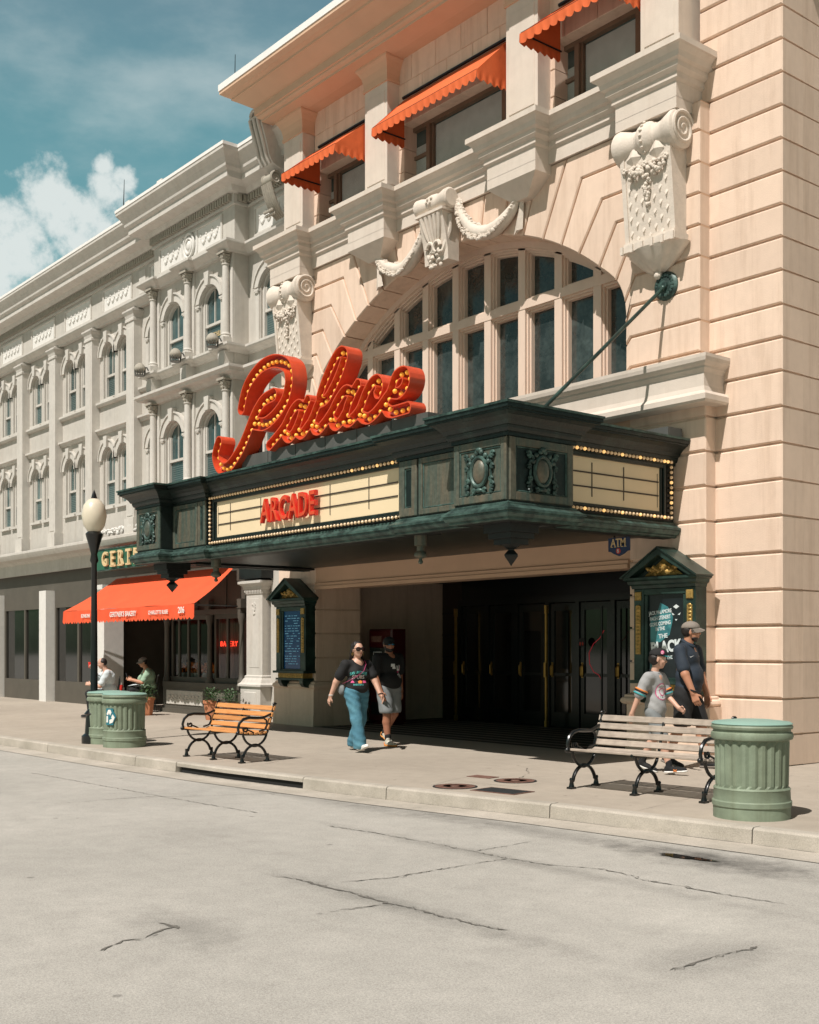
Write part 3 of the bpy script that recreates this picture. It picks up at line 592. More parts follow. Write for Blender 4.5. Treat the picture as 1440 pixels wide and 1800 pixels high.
def arch_wall():
    EX, TOP, BOT = 5.185, 8.96, 5.38
    def onarr(i_x=None, z=None):
        # arc-length index of a point on the arris
        best = min(range(len(ARR)), key=lambda i: abs(ARR[i][0] - i_x) if z is None else abs(ARR[i][1] - z)); return best
    def rad(deg, z): return (math.tan(math.radians(deg)) * (z - 2.99), z)
    J = []   # each: (arris index point, path from arris outwards, 'top' or 'side')
    for d in (3.2, 8.6, 14.2, 19.6, 24.6):
        p = (5.338 * math.sin(math.radians(d)), 2.99 + 5.338 * math.cos(math.radians(d)))
        J.append((p, [p, rad(d, TOP)], 'top'))
    for (p, bend) in (((2.61, 7.646), (3.03, 8.55)), ((2.97, 7.425), (3.43, 8.12)), ((3.37, 7.13), (3.70, 7.70)), ((3.69, 6.85), (3.92, 7.27)), ((3.848, 6.50), (4.05, 6.85)), ((3.87, 6.2), (3.98, 6.42)), ((3.87, 5.87), (3.97, 5.98)), ((3.87, 5.46), (3.97, 5.55))):
        J.append((p, [p, bend, (EX, bend[1])], 'side'))
    def between(p, q):
        # arris points strictly between p and q (p nearer the crown)
        return [a for a in ARR if (a[0] > p[0] + .004 or a[1] < p[1] - .03) and a[0] >= p[0] - 1e-6 and a[1] <= p[1] and (a[0] < q[0] - .004 or a[1] > q[1] + .03) and a[1] >= q[1]]
    front = MB(); back = MB()
    polys = []
    c = J[0]; pc = c[0]
    crown = [(-x, z) for x, z in reversed(between((0, 9), pc))] + between((0, 9), pc)
    polys.append([(-pc[0], pc[1])] + [q for q in crown] + [pc, c[1][1], (-c[1][1][0], c[1][1][1])])
    for a, b in zip(J, J[1:]):
        mid = between(a[0], b[0]); poly = list(a[1])
        if a[2] == 'top' and b[2] == 'side': poly += [(EX, TOP), (EX, b[1][1][1])]
        poly += list(reversed(b[1]))[(1 if (a[2] == 'top' and b[2] == 'side') else 0):] + list(reversed(mid))
        for sg in (1, -1): polys.append([(sg * x, z) for x, z in poly])
    a = J[-1]
    for sg in (1, -1): polys.append([(sg * x, z) for x, z in (a[1] + [(EX, BOT), (3.87, BOT)])])
    for p in polys:
        block(front, [(XC + x, z) for x, z in p], WY, WY + 0.50, g=0.014, c=0.018)
    o = front.build('arch_wall', 'peach', PB)
    # backing, seen only down the joints
    outer = [(XC + x * 1.012, z + .05) for x, z in ARR]; outl = [(2 * XC - x, z) for x, z in reversed(outer)]
    full = outl + outer[1:] + [(XC + 5.17, BOT), (XC + 5.17, TOP), (XC - 5.17, TOP), (XC - 5.17, BOT)]
    n = len(full)
    back.prism(full, 'y', WY + 0.035, WY + 0.48)
    back.build('arch_backing', 'peach_arch', PB)
arch_wall()
def courses(mb, x0, x1, y0, y1, zs, xs=None):
    for a, b in zip(zs, zs[1:]): mb.cbox(x0, x1, y0, y1, a + .015, b - .015, .018)
def theatre_walls():
    # lower piers
    zs = [0.875, 1.35, 1.826, 2.294, 2.777, 3.25, 3.72, 4.19, 4.66, 5.0]
    for sg, nm in ((1, 'pier'), (-1, 'pier')):
        xi = XC + sg * 3.95; xo = XC + sg * 5.27; a, b = min(xi, xo), max(xi, xo)
        mb = MB(); courses(mb, a, b, WY, WY + 1.1, zs)
        mb.box(a + .03, b - .03, WY + .03, WY + 1.08, 0.05, 5.0)
        mb.box(a - .02 if sg > 0 else a - .12, b + (.02 if sg < 0 else .12), WY - .06, WY + 1.16, 0, 0.22)
        mb.box(a - .01 if sg > 0 else a - .10, b + (.01 if sg < 0 else .10), WY - .045, WY + 1.14, 0.22, 0.74)
        mb.build(nm, 'peach', PB)
        pr = [(0, .735), (.05, .735), (.075, .75), (.092, .78), (.085, .815), (.065, .835), (.05, .84), (.045, .87), (.012, .885), (0, .885)]
        MB().mold([(a, WY + 1.1), (a, WY), (b, WY), (b, WY + 1.1)][::1], pr).build('plinth_moulding', 'peach', PB, smooth=True)
    # right setback strip, side wall, left return, back
    mb = MB()
    zz = [0.0, 0.41, 0.875, 1.35, 1.826, 2.294, 2.777, 3.25, 3.72, 4.19, 4.66, 5.12, 5.55, 5.98, 6.42, 6.85, 7.27, 7.70, 8.12, 8.55, 8.98, 9.41, 9.84, 10.27, 10.70, 11.13, 11.56, 12.0, 12.3]
    for a, b in zip(zz, zz[1:]):
        mb.cbox(XC + 5.0, XC + 6.3, WY + .22, WY + .7, a + .015, b - .015, .018)
        # right side wall, blocks facing +x
        p = [(WY + .702, a + .011), (WY + 14, a + .011), (WY + 14, b - .011), (WY + .702, b - .011)]
        mb.prism(p, 'x', XC + 5.8, XC + 6.3)
    mb.box(XC + 5.1, XC + 6.27, WY + .27, WY + 13.9, 0, 12.3)
    mb.build('corner_wall', 'peach', PB)
    mb = MB(); mb.box(XC - 4.9, XC - 4.6, WY + .6, WY + 14, 0, 12.3); mb.box(XC - 4.9, XC + 5.2, WY + 13.7, WY + 14, 0, 12.3)
    mb.box(XC - 4.9, XC + 5.2, WY + .9, WY + 14, 12.1, 12.3); mb.box(XC - 4.9, XC + 5.2, WY + .9, WY + 6, 3.2, 3.4); mb.box(XC - 4.9, XC + 5.2, WY + .9, WY + 6, 8.9, 9.0)
    mb.build('structure_wall', 'peach', PB)
    # lintel over the entrance
    mb = MB(); mb.box(XC - 3.99, XC + 3.99, WY + .02, WY + 1.0, 2.735, 5.0); mb.build('lintel', 'peach_arch', PB)  # wall peach made darker and warmer, standing in for the canopy's shade
    pr = [(0, 2.70), (.0, 2.68), (.05, 2.68), (.05, 2.74), (.03, 2.75), (.03, 2.80), (.012, 2.815), (0, 2.815)]
    MB().mold([(XC - 3.94, WY + .02), (XC + 3.94, WY + .02)], pr).build('lintel_moulding', 'peach_arch', PB)
    # ledge under the arched window
    pr = [(0, 4.80), (.27, 4.80), (.295, 4.83), (.295, 4.90), (.265, 4.93), (.235, 4.955), (.215, 5.02), (.21, 5.20), (.235, 5.235), (.25, 5.25), (.25, 5.275), (.285, 5.30), (.31, 5.33), (.32, 5.38), (.32, 5.425), (0, 5.44)]
    MB().mold([(XC - 5.10, WY + .5), (XC - 5.10, WY), (XC + 5.19, WY), (XC + 5.19, WY + .40)], pr).build('ledge', 'cream', PB)
    # main entablature with its breaks over the pedestals
    pr = [(0, 8.945), (.05, 8.945), (.05, 9.16), (.065, 9.17), (.09, 9.19), (.09, 9.265), (.105, 9.275), (.15, 9.31), (.15, 9.375), (.17, 9.385), (.20, 9.40), (.215, 9.47), (.27, 9.53), (.30, 9.54), (.30, 9.62), (0, 9.67)]
    pd = WY - .29; path = [(XC - 5.0, WY + .5)]
    for c in (-4.52, -1.87, 1.87, 4.52):
        if c == -4.52: path += [(XC - 5.0, pd), (XC + c + .485, pd), (XC + c + .485, WY)]
        elif c == 4.52: path += [(XC + c - .485, WY), (XC + c - .485, pd), (XC + 5.0, pd), (XC + 5.0, WY + .40)]
        else: path += [(XC + c - .485, WY), (XC + c - .485, pd), (XC + c + .485, pd), (XC + c + .485, WY)]
    MB().mold(path, pr).build('entablature', 'cream', PB)
    for c in (-4.52, -1.87, 1.87, 4.52):
        mb = MB(); w = .485 + .05; a, b = XC + c - w, XC + c + w
        if c == -4.52: a = XC - 5.05
        if c == 4.52: b = XC + 5.05
        mb.box(a, b, pd - .05, WY + .02, 8.80, 8.95)
        if abs(c) < 2:
            q = .17; vs = [(a, pd - .05, 8.8), (b, pd - .05, 8.8), (b, WY + .02, 8.8), (a, WY + .02, 8.8), (XC + c - q, pd + .15, 8.54), (XC + c + q, pd + .15, 8.54), (XC + c + q, WY + .02, 8.54), (XC + c - q, WY + .02, 8.54)]
            mb.add(vs, [(0, 3, 2, 1), (4, 5, 6, 7), (0, 1, 5, 4), (1, 2, 6, 5), (2, 3, 7, 6), (3, 0, 4, 7)])
        mb.build('pedestal', 'cream', PB)
    # upper storey
    UY = 13.22
    mb = MB()
    zz = [10.93, 11.30, 11.68, 12.2]
    bays = [(XC - 4.22, XC - 2.17), (XC - 1.55, XC + 1.55), (XC + 2.17, XC + 4.22)]
    for (a, b) in bays:
        for k, (z0, z1) in enumerate(zip(zz, zz[1:])):
            xs = np.arange(a - .3 + (k % 2) * .3, b + .7, .66)
            for x0, x1 in zip(xs, xs[1:]):
                x0c, x1c = max(a, x0), min(b, x1)
                if x1c - x0c > .08: mb.cbox(x0c + .004, x1c - .004, UY, UY + .25, z0 + .004, z1 - .004, .008)
        mb.box(a, b, UY + .015, UY + .24, 10.935, 12.2)
        # jambs
        for (ja, jb) in ((a - .05, a + .14), (b - .14, b + .05)):
            for z0, z1 in ((9.66, 10.1), (10.1, 10.52), (10.52, 10.935)): mb.cbox(ja, jb, UY + .01, UY + .5, z0 + .006, z1 - .006, .01)
    mb.box(XC - 4.85, XC + 5.9, UY + .02, UY + .5, 12.0, 12.3)
    mb.build('upper_wall', 'peach', PB)
    for c, hw in ((-4.57, .33), (-1.87, .33), (1.87, .35), (4.57, .33)):
        mb = MB(); cp = MB(); a, b = XC + c - hw, XC + c + hw
        mb.box(a, b, 12.95, UY + .5, 9.70, 11.72); mb.box(a - .05, b + .05, 12.90, UY + .2, 9.64, 9.80); mb.box(a - .025, b + .025, 12.925, UY + .2, 9.80, 9.86)
        mb.cbox(a + .07, b - .07, 12.938, 12.96, 9.95, 11.55, .01)
        pr = [(0, 11.70), (.03, 11.70), (.03, 11.76), (.015, 11.77), (.02, 11.84), (.045, 11.95), (.09, 12.04), (.13, 12.09), (.13, 12.16), (0, 12.16)]
        cp.mold([(a, UY + .3), (a, 12.95), (b, 12.95), (b, UY + .3)], pr)
        pl = mb.build('pilaster', 'cream', PB); cp.build('capital', 'peach_arch', pl)
    # roof cornice
    pr = [(-.30, 12.12), (-.02, 12.12), (.30, 12.15), (.33, 12.15), (.33, 12.19), (.37, 12.21), (.40, 12.24), (.40, 12.27), (.435, 12.28), (.435, 12.42), (.46, 12.43), (.74, 12.60), (.77, 12.61), (.77, 12.645), (.82, 12.67), (.86, 12.685), (.945, 12.74), (.945, 12.80)]
    path = [(XC - 4.90, 20), (XC - 4.90, 12.95), (XC + 4.95, 12.95), (XC + 4.95, 13.2), (XC + 6.3, 13.2), (XC + 6.3, 24)]
    MB().mold(path, pr + [(-.30, 12.80)]).build('roof_cornice', 'peach_arch', PB)
    MB().mold(path, [(-.3, 12.803), (.962, 12.803), (.962, 12.93), (-.3, 12.96)]).build('roof_edge', 'roof_white', PB)
    MB().tube([(-20.62, 12.25, 12.9), (-20.60, 12.25, 13.55)], [.011, .006], 6).build('lightning_rod', 'iron', PB)
    # recess of the upper windows
    for (a, b) in bays:
        win = MB(); pn = MB(); bl = MB(); Y = 13.44; z0, z1 = 9.64, 10.93
        win.box(a, b, Y, Y + .12, z0, z0 + .08); win.box(a, b, Y, Y + .12, z1 - .07, z1)
        n = [a, a + .42, b - .42, b] if b - a < 2.5 else [a, a + .58, b - .58, b]
        for x in n: win.box(x - .045, x + .045, Y - .02, Y + .13, z0 + .08, z1 - .07)
        for x0, x1 in zip(n, n[1:]):
            win.box(x0 + .045, x0 + .09, Y + .03, Y + .12, z0 + .08, z1 - .07); win.box(x1 - .09, x1 - .045, Y + .03, Y + .12, z0 + .08, z1 - .07)
            if x1 - x0 < .7: win.box(x0 + .09, x1 - .09, Y + .03, Y + .11, 10.36, 10.42)
        w = win.build('window', 'brown_frame', PB)
        pn.box(a, b, Y + .09, Y + .10, z0, z1); pn.build('pane', 'glass_sky', w)
        for x0, x1 in zip(n, n[1:]):
            for k in range(44): 
                zz_ = z0 + .1 + k * .026
                if zz_ < z1 - .1 - (.25 if x1 - x0 < .7 else .0): bl.add([(x0 + .1, Y + .085, zz_), (x1 - .1, Y + .085, zz_), (x1 - .1, Y + .079, zz_ + .021), (x0 + .1, Y + .079, zz_ + .021)], [(0, 1, 2, 3)])
        bl.build('blind', 'blind', w)
theatre_walls()
def arched_window():
    t = MB(); Y0 = WY + .5
    # stepped arch head that follows the opening
    def head(d0, d1, y0, y1):
        def off(d):
            L = []
            n = len(ARR)
            for i, (x, z) in enumerate(ARR):
                a = Vector(ARR[max(0, i - 1)]); b = Vector(ARR[min(n - 1, i + 1)]); tt = (b - a).normalized(); nn = Vector((tt.y, -tt.x))
                if nn.y > 0 and nn.x > 0: nn = -nn
                if i == 0: nn = Vector((0, -1))
                if i >= n - 2: nn = Vector((-1, 0))
                L.append((x + nn.x * d, z + nn.y * d))
            return L
        o, q = off(d0), off(d1); o = [(XC - x, z) for x, z in reversed(o)] + [(XC + x, z) for x, z in o[1:]]; q = [(XC - x, z) for x, z in reversed(q)] + [(XC + x, z) for x, z in q[1:]]
        k = len(o); vs = [(x, y0, z) for x, z in o] + [(x, y0, z) for x, z in q] + [(x, y1, z) for x, z in o] + [(x, y1, z) for x, z in q]
        fs = []
        for i in range(k - 1):
            fs += [(i, i + 1, k + i + 1, k + i), (2 * k + i, 3 * k + i, 3 * k + i + 1, 2 * k + i + 1), (i, 2 * k + i, 2 * k + i + 1, i + 1), (k + i, k + i + 1, 3 * k + i + 1, 3 * k + i)]
        t.add(vs, fs)
    head(-.05, .085, Y0 - .03, Y0 + .30); head(.08, .115, Y0 + .03, Y0 + .30); head(.11, .145, Y0 + .08, Y0 + .30); head(.14, .175, Y0 + .13, Y0 + .30)
    xs = [(-3.5 + k) * .82 for k in range(8)]
    for x in xs:
        zt = min(arris_z(abs(x) + .09), arris_z(abs(x))) - .03
        for (hw, ya, yb, dz) in ((.080, Y0 + .03, Y0 + .28, 0.0), (.108, Y0 + .075, Y0 + .28, .03), (.136, Y0 + .12, Y0 + .275, .06)):
            zt2 = arris_z(abs(x) + hw) - .05 - dz
            t.box(XC + x - hw, XC + x + hw, ya, yb, 5.40 + dz * .2, zt2)
    for (hz, ya, yb) in ((.072, Y0 + .022, Y0 + .278), (.104, Y0 + .068, Y0 + .276), (.132, Y0 + .115, Y0 + .271)):
        t.box(XC - 3.62 + (.072 - hz), XC + 3.62 - (.072 - hz), ya, yb, 7.16 - hz, 7.16 + hz)
    w = t.build('arched_window', 'frame_peach', PB)
    edges = [-3.9] + xs + [3.9]
    for a, b in zip(edges, edges[1:]):
        for z0, z1 in ((5.38, 7.16), (7.16, None)):
            x0, x1 = a, b
            if z1 is None:
                q = []
                for i in range(7):
                    x = x0 + (x1 - x0) * i / 6; q.append((XC + x, max(7.17, arris_z(min(3.87, abs(x))) - .02)))
                if max(z for _, z in q) < 7.25: continue
                poly = [(XC + x0, 7.16), (XC + x1, 7.16)] + list(reversed(q))
            else: poly = [(XC + x0, z0), (XC + x1, z0), (XC + x1, z1), (XC + x0, z1)]
            MB().prism(poly, 'y', Y0 + .20, Y0 + .21).build('pane', 'glass_dark', w)
    v = MB(); x0 = XC + .45
    v.box(x0, x0 + .38, Y0 + .15, Y0 + .199, 5.45, 5.62)
    for k in range(7): v.box(x0 + .02, x0 + .36, Y0 + .135, Y0 + .149, 5.462 + k * .022, 5.472 + k * .022)
    v.build('vent_grille', 'shop_brown', w)
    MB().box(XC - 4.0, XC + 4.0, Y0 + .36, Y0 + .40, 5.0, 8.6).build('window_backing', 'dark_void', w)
arched_window()
# ------------------------------------------------------------------ carved ornament of the theatre
def xform(mb, mtx): mb.v = [tuple(mtx @ Vector(p)) for p in mb.v]; return mb
def console(cx):
    # great scroll bracket under the end pedestals
    y = WY; m = MB()
    body = [(y - .34, 8.42), (y - .335, 8.25), (y - .30, 8.05), (y - .27, 7.7), (y - .235, 7.35), (y - .22, 7.18), (y, 7.18), (y, 8.45)]
    m.prism(body, 'x', cx - .40, cx + .40)
    # cheeks a little proud so the face reads as a sunk panel
    for s in (-1, 1): m.prism([(a - (.018 if a < y else 0), b) for a, b in body], 'x', cx + s * .40 - .035, cx + s * .40 + .035)
    root = m.build('console', 'ornament', PB)
    sc = MB(); prof = [(.10, -.53), (.22, -.53), (.265, -.50), (.27, -.44), (.24, -.36), (.20, -.26), (.19, -.17), (.205, -.15), (.205, -.13), (.235, -.10), (.25, -.06), (.255, 0), (.25, .06), (.235, .10), (.205, .13), (.205, .15), (.19, .17), (.20, .26), (.24, .36), (.27, .44), (.265, .50), (.22, .53), (.10, .53)]
    sc.lathe(prof, (cx, y - .20, 8.56), 26, axis='x')
    for s in (-1, 1):   # volute ends
        pts = []
        for i in range(60):
            t = i / 59; a = t * 5.2 * math.pi; r = .225 * (1 - t) + .02
            pts.append((cx + s * .53, y - .20 + r * math.cos(a), 8.56 + r * math.sin(a)))
        sc.tube(pts, [.030 * (1 - .55 * i / 59) for i in range(60)], 6)
    for i in range(9):
        a = math.pi * (.62 + .76 * i / 8); sc.ell((cx, y - .20 + .262 * math.cos(a), 8.56 + .262 * math.sin(a)), (.028, .018, .018), 8, 5)
    sc.build('scroll', 'ornament', root, smooth=True)
    # tapering leaf points below the scroll
    lf = MB()
    for s in (-1, 1): lf.add([(cx + s * .33, y - .35, 8.33), (cx + s * .07, y - .35, 8.33), (cx + s * .2, y - .352, 8.50), (cx + s * .2, y - .30, 8.16), (cx + s * .2, y - .40, 8.34)], [(0, 4, 2), (4, 1, 2), (0, 3, 4), (4, 3, 1)])
    lf.build('leaf', 'ornament', root)
    # scales
    sca = MB()
    for r in range(9):
        for q in range(-3, 4):
            if (r + q) % 2: continue
            z = 8.02 - r * .098; x = cx + q * .105
            zs_ = [8.45, 8.25, 8.05, 7.7, 7.35, 7.18]; ys_ = [.34, .335, .30, .27, .235, .22]
            yy = y - float(np.interp(-z, [-k for k in zs_], ys_)) - .008
            if abs(q) < 2 and z > 7.74: continue
            sca.add([(x - .045, yy + .012, z + .05), (x + .045, yy + .012, z + .05), (x, yy + .012, z - .062), (x, yy - .018, z - .030), (x, yy + .004, z + .06)], [(0, 2, 3), (2, 1, 3), (0, 3, 4), (3, 1, 4)])
    sca.build('scale_pattern', 'ornament', root)
    fl = MB(); rn = random.Random(5)
    for s in (-1, 1):
        for i in range(30):
            a = rn.uniform(0, 2 * math.pi); r = rn.uniform(0, 1) ** .6
            fl.ell((cx + s * .175 + .145 * r * math.cos(a), y - .335 - .05 * (1 - r * r), 8.12 + .095 * r * math.sin(a)), rn.uniform(.022, .036), 7, 5)
    for i in range(34):
        t = rn.random(); w = .075 * (1 - t * .75) * (1.15 if t > .12 else .8)
        fl.ell((cx + rn.uniform(-w, w), y - .325 + t * .055 - .02 * rn.random(), 8.05 - t * .40), rn.uniform(.02, .034), 7, 5)
    for x in (-.36, 0, .36): 
        for i in range(6): fl.ell((cx + x + .025 * math.cos(i), y - .35, 8.20 + .025 * math.sin(i)), .022, 7, 5)
    fl.tube([(cx - .36, y - .35, 8.20), (cx, y - .352, 8.205), (cx + .36, y - .35, 8.20)], .012, 6)
    fl.build('flower_swag', 'ornament', root, smooth=True)
    b = MB(); b.box(cx - .47, cx + .47, y - .30, y, 7.08, 7.18); b.box(cx - .44, cx + .44, y - .27, y, 7.18, 7.22)
    for i in range(6):
        x = cx - .44 + i * .176; b.box(x - .022, x + .022, y - .325, y - .29, 7.06, 7.17)
    b.build('base', 'ornament', root)
    co = MB(); n = 48; rows = 9; vs = []
    for i in range(rows):
        t = i / (rows - 1); z = 7.08 - .33 * t
        for j in range(n + 1):
            a = math.pi * (1 + j / n); lob = 1 + .07 * (abs(math.sin(a * 4.5)) - .5) * (1 - .3 * t)
            rx = (.42 * (1 - t) ** .75 + .10) * lob; ry = (.24 * (1 - t) ** .7 + .09) * lob
            vs.append((cx + rx * math.cos(a), y + ry * math.sin(a), z + .02 * abs(math.cos(a * 4.5)) * t))
    co.add(vs, [(i * (n + 1) + j, i * (n + 1) + j + 1, (i + 1) * (n + 1) + j + 1, (i + 1) * (n + 1) + j) for i in range(rows - 1) for j in range(n)] + [tuple(range((rows - 1) * (n + 1), rows * (n + 1)))])
    co.ell((cx, y - .06, 6.72), .062, 12, 8)
    co.build('corbel', 'ornament', root, smooth=True)
for c in (-4.50, 4.52): console(XC + c)
def keystone():
    cx, y = XC - .02, WY; m = MB()
    m.prism([(y - .40, 8.86), (y - .36, 8.70), (y - .30, 8.45), (y - .25, 8.2), (y - .24, 8.02), (y, 8.02), (y, 9.0)], 'x', cx - .30, cx + .30)
    root = m.build('keystone', 'ornament', PB)
    s = MB(); s.lathe([(.05, -.42), (.14, -.42), (.17, -.39), (.165, -.30), (.14, -.2), (.13, -.12), (.15, -.09), (.16, 0), (.15, .09), (.13, .12), (.14, .2), (.165, .3), (.17, .39), (.14, .42), (.05, .42)], (cx, y - .26, 9.0), 20, axis='x')
    s.box(cx - .36, cx + .36, y - .42, y, 8.80, 8.84)
    for i in range(5): s.ell((cx - .06 + .03 * i, y - .41, 9.0 + .05 * math.sin(i * 2)), .03, 7, 5)
    s.build('scroll', 'ornament', root, smooth=True)
    f = MB()
    for i in range(5):
        x = -.22 + .11 * i; f.tube([(cx + x, y - .385, 8.78), (cx + x * .9, y - .345, 8.62), (cx + x * .7, y - .31, 8.46), (cx + x * .5, y - .285, 8.35)], [.042, .040, .034, .02], 8)
    f.build('flute', 'ornament', root, smooth=True)
    l = MB(); rn = random.Random(9)
    for sg in (-1, 1):
        pts = [(cx + sg * (.09 + .085 * math.cos(a)) , y - .29 - .02, 8.26 + .085 * math.sin(a)) for a in np.linspace(0, 4.6, 16)]
        l.tube(pts, [.04 - .0015 * i for i in range(16)], 7)
        l.tube([(cx + sg * .30, y - .20, 8.75), (cx + sg * .285, y - .2, 8.5), (cx + sg * .24, y - .24, 8.3), (cx + sg * .16, y - .27, 8.12)], [.045, .05, .05, .03], 8)
    for i in range(26):
        t = rn.random(); l.ell((cx + rn.uniform(-.20, .20) * (1 - .4 * t), y - .22 - rn.random() * .08, 8.2 - .25 * t), (rn.uniform(.03, .06), .035, rn.uniform(.03, .06)), 8, 5)
    l.build('leaf', 'ornament', root, smooth=True)
keystone()
def festoon(pts, wide):
    rn = random.Random(len(PB.children)); mb = MB(); P = [Vector(p) for p in pts]; n = 64
    def cr(t):
        t *= len(P) - 1; i = min(int(t), len(P) - 2); f = t - i
        a, b, c, d = P[max(0, i - 1)], P[i], P[i + 1], P[min(len(P) - 1, i + 2)]
        return .5 * ((2 * b) + (c - a) * f + (2 * a - 5 * b + 4 * c - d) * f * f + (3 * b - a - 3 * c + d) * f ** 3)
    c = [cr(i / n) for i in range(n + 1)]
    rs = [.035 + wide * math.sin(math.pi * min(1, max(0, i / n))) ** .8 for i in range(n + 1)]
    mb.tube(c[::2], rs[::2], 10)
    for i in range(n + 1):
        for q in range(5):
            a = rn.uniform(.1, 1.9) * math.pi; r = rs[i]
            mb.ell((c[i].x + r * .95 * math.cos(a) * .6, c[i].y - abs(r * math.sin(a * .5)) * .98, c[i].z + r * .95 * math.cos(a)), (rn.uniform(.022, .042), rn.uniform(.02, .035), rn.uniform(.018, .035)), 6, 4)
    o = mb.build('festoon', 'ornament', PB, smooth=True)
    return o
def rosette(x, z, ribbon):
    mb = MB(); y = WY - .05
    for i in range(5):
        a = i * 2 * math.pi / 5 + .3; mb.ell((x + .05 * math.cos(a), y - .03, z + .05 * math.sin(a)), (.045, .035, .045), 8, 6)
    mb.ell((x, y - .07, z), .028, 8, 6)
    mb.add([(x - .03 + ribbon * .02, y, z - .05), (x + .03 + ribbon * .02, y, z - .05), (x + ribbon * .13 + .10, y, z - .60), (x + ribbon * .13 - .10, y, z - .66), (x + ribbon * .02, y - .05, z - .06), (x + ribbon * .13 + .02, y - .06, z - .62)], [(0, 4, 5, 3), (4, 1, 2, 5), (0, 3, 2, 1), (3, 5, 2)])
    mb.build('rosette', 'ornament', PB, smooth=True, angle=60)
festoon([(-16.80, WY - .08, 8.62), (-16.5, WY - .1, 8.36), (-16.05, WY - .12, 8.20), (-15.72, WY - .12, 8.34), (-15.48, WY - .12, 8.62), (-15.36, WY - .12, 8.86)], .085)
festoon([(-14.56, WY - .12, 8.95), (-14.42, WY - .12, 8.62), (-14.10, WY - .12, 8.32), (-13.72, WY - .12, 8.25), (-13.36, WY - .1, 8.42), (-13.14, WY - .08, 8.68)], .085)
rosette(-16.84, 8.68, 0.35); rosette(-13.10, 8.72, -1.0)
# ------------------------------------------------------------------ marquee
MQ = thing('theatre_marquee', (-14.75, 13.05, 3.05), 'dark green bronze canopy with lit bulb rows and cream letter boards over the entrance', 'marquee')
MPATH = [(-19.27, 13.04), (-19.27, 10.7), (-19.56, 10.7), (-19.56, 9.6), (-18.66, 9.6), (-18.66, 9.85), (-17.50, 9.85), (-17.50, 9.95), (-12.28, 9.95), (-12.28, 9.85), (-10.88, 9.85), (-10.88, 9.6), (-9.94, 9.6), (-9.94, 10.7), (-10.226, 10.7), (-10.226, 13.04)]
def cartouche(mb, cx, z, s=1.0):
    rn = random.Random(2)
    ov = lambda a, r: (cx + r * .135 * s * math.cos(a), z + r * .175 * s * math.sin(a))
    mb.tube([(ov(a, 1)[0], -.030, ov(a, 1)[1]) for a in np.linspace(0, 2 * math.pi, 28)[:-1]], .026 * s, 7, closed=True)
    for a in np.linspace(.15 * math.pi, .85 * math.pi, 6):
        p = ov(a, 1.35); mb.ell((p[0], -.03, p[1]), (.034 * s, .03, .034 * s), 8, 5)
    for sg in (-1, 1):
        for (dx, dz, r) in ((.19, .14, .055), (.235, .20, .04), (.225, .05, .03), (.205, -.10, .035), (.225, -.17, .045), (.21, -.24, .028), (.09, -.225, .035)):
            pts = [(cx + sg * (dx * s + r * s * .6 * math.cos(a)), -.028, z + dz * s + r * s * .6 * math.sin(a)) for a in np.linspace(0, 5, 9)]
            mb.tube(pts, .020 * s, 6); mb.ell(pts[-1], .022 * s, 6, 4)
        mb.tube([(cx + sg * .215 * s, -.02, z + .1 * s), (cx + sg * .195 * s, -.02, z), (cx + sg * .215 * s, -.02, z - .12 * s)], .016 * s, 6)
    mb.ell((cx, -.03, z - .225 * s), (.07 * s, .035, .03 * s), 10, 6); mb.ell((cx, -.03, z + .26 * s), (.06 * s, .035, .035 * s), 10, 6)
def mpanel(x0, x1, z0, z1, mtx, panel='bronze_panel', fw=.085, orn=False):
    f = MB(); f.cbox(x0, x0 + fw, -.03, .02, z0, z1, .008); f.cbox(x1 - fw, x1, -.03, .02, z0, z1, .008)
    f.cbox(x0 + fw, x1 - fw, -.03, .02, z1 - fw, z1, .008); f.cbox(x0 + fw, x1 - fw, -.03, .02, z0, z0 + fw, .008)
    a0, a1, b0, b1 = x0 + fw, x1 - fw, z0 + fw, z1 - fw
    xform(f, mtx).build('panel_frame', 'bronze_panel', MQ)
    g = MB(); w = .022
    for (p, q, r, s_) in ((a0, a0 + w, b0, b1), (a1 - w, a1, b0, b1), (a0 + w, a1 - w, b1 - w, b1), (a0 + w, a1 - w, b0, b0 + w)): g.cbox(p, q, -.018, .02, r, s_, .008)
    g = xform(g, mtx).build('bead', 'verdigris', MQ)
    p = MB(); p.box(a0 + w, a1 - w, -.004, .012, b0 + w, b1 - w); xform(p, mtx).build('panel', panel, MQ)
    if orn:
        c = MB(); cartouche(c, (x0 + x1) / 2, (z0 + z1) / 2); o = xform(c, mtx).build('cartouche', 'verdigris', MQ, smooth=True)
        e = MB(); e.ell(((x0 + x1) / 2, -.012, (z0 + z1) / 2), (.115, .065, .155), 18, 10); xform(e, mtx).build('boss', 'bronze_panel', o, smooth=True)
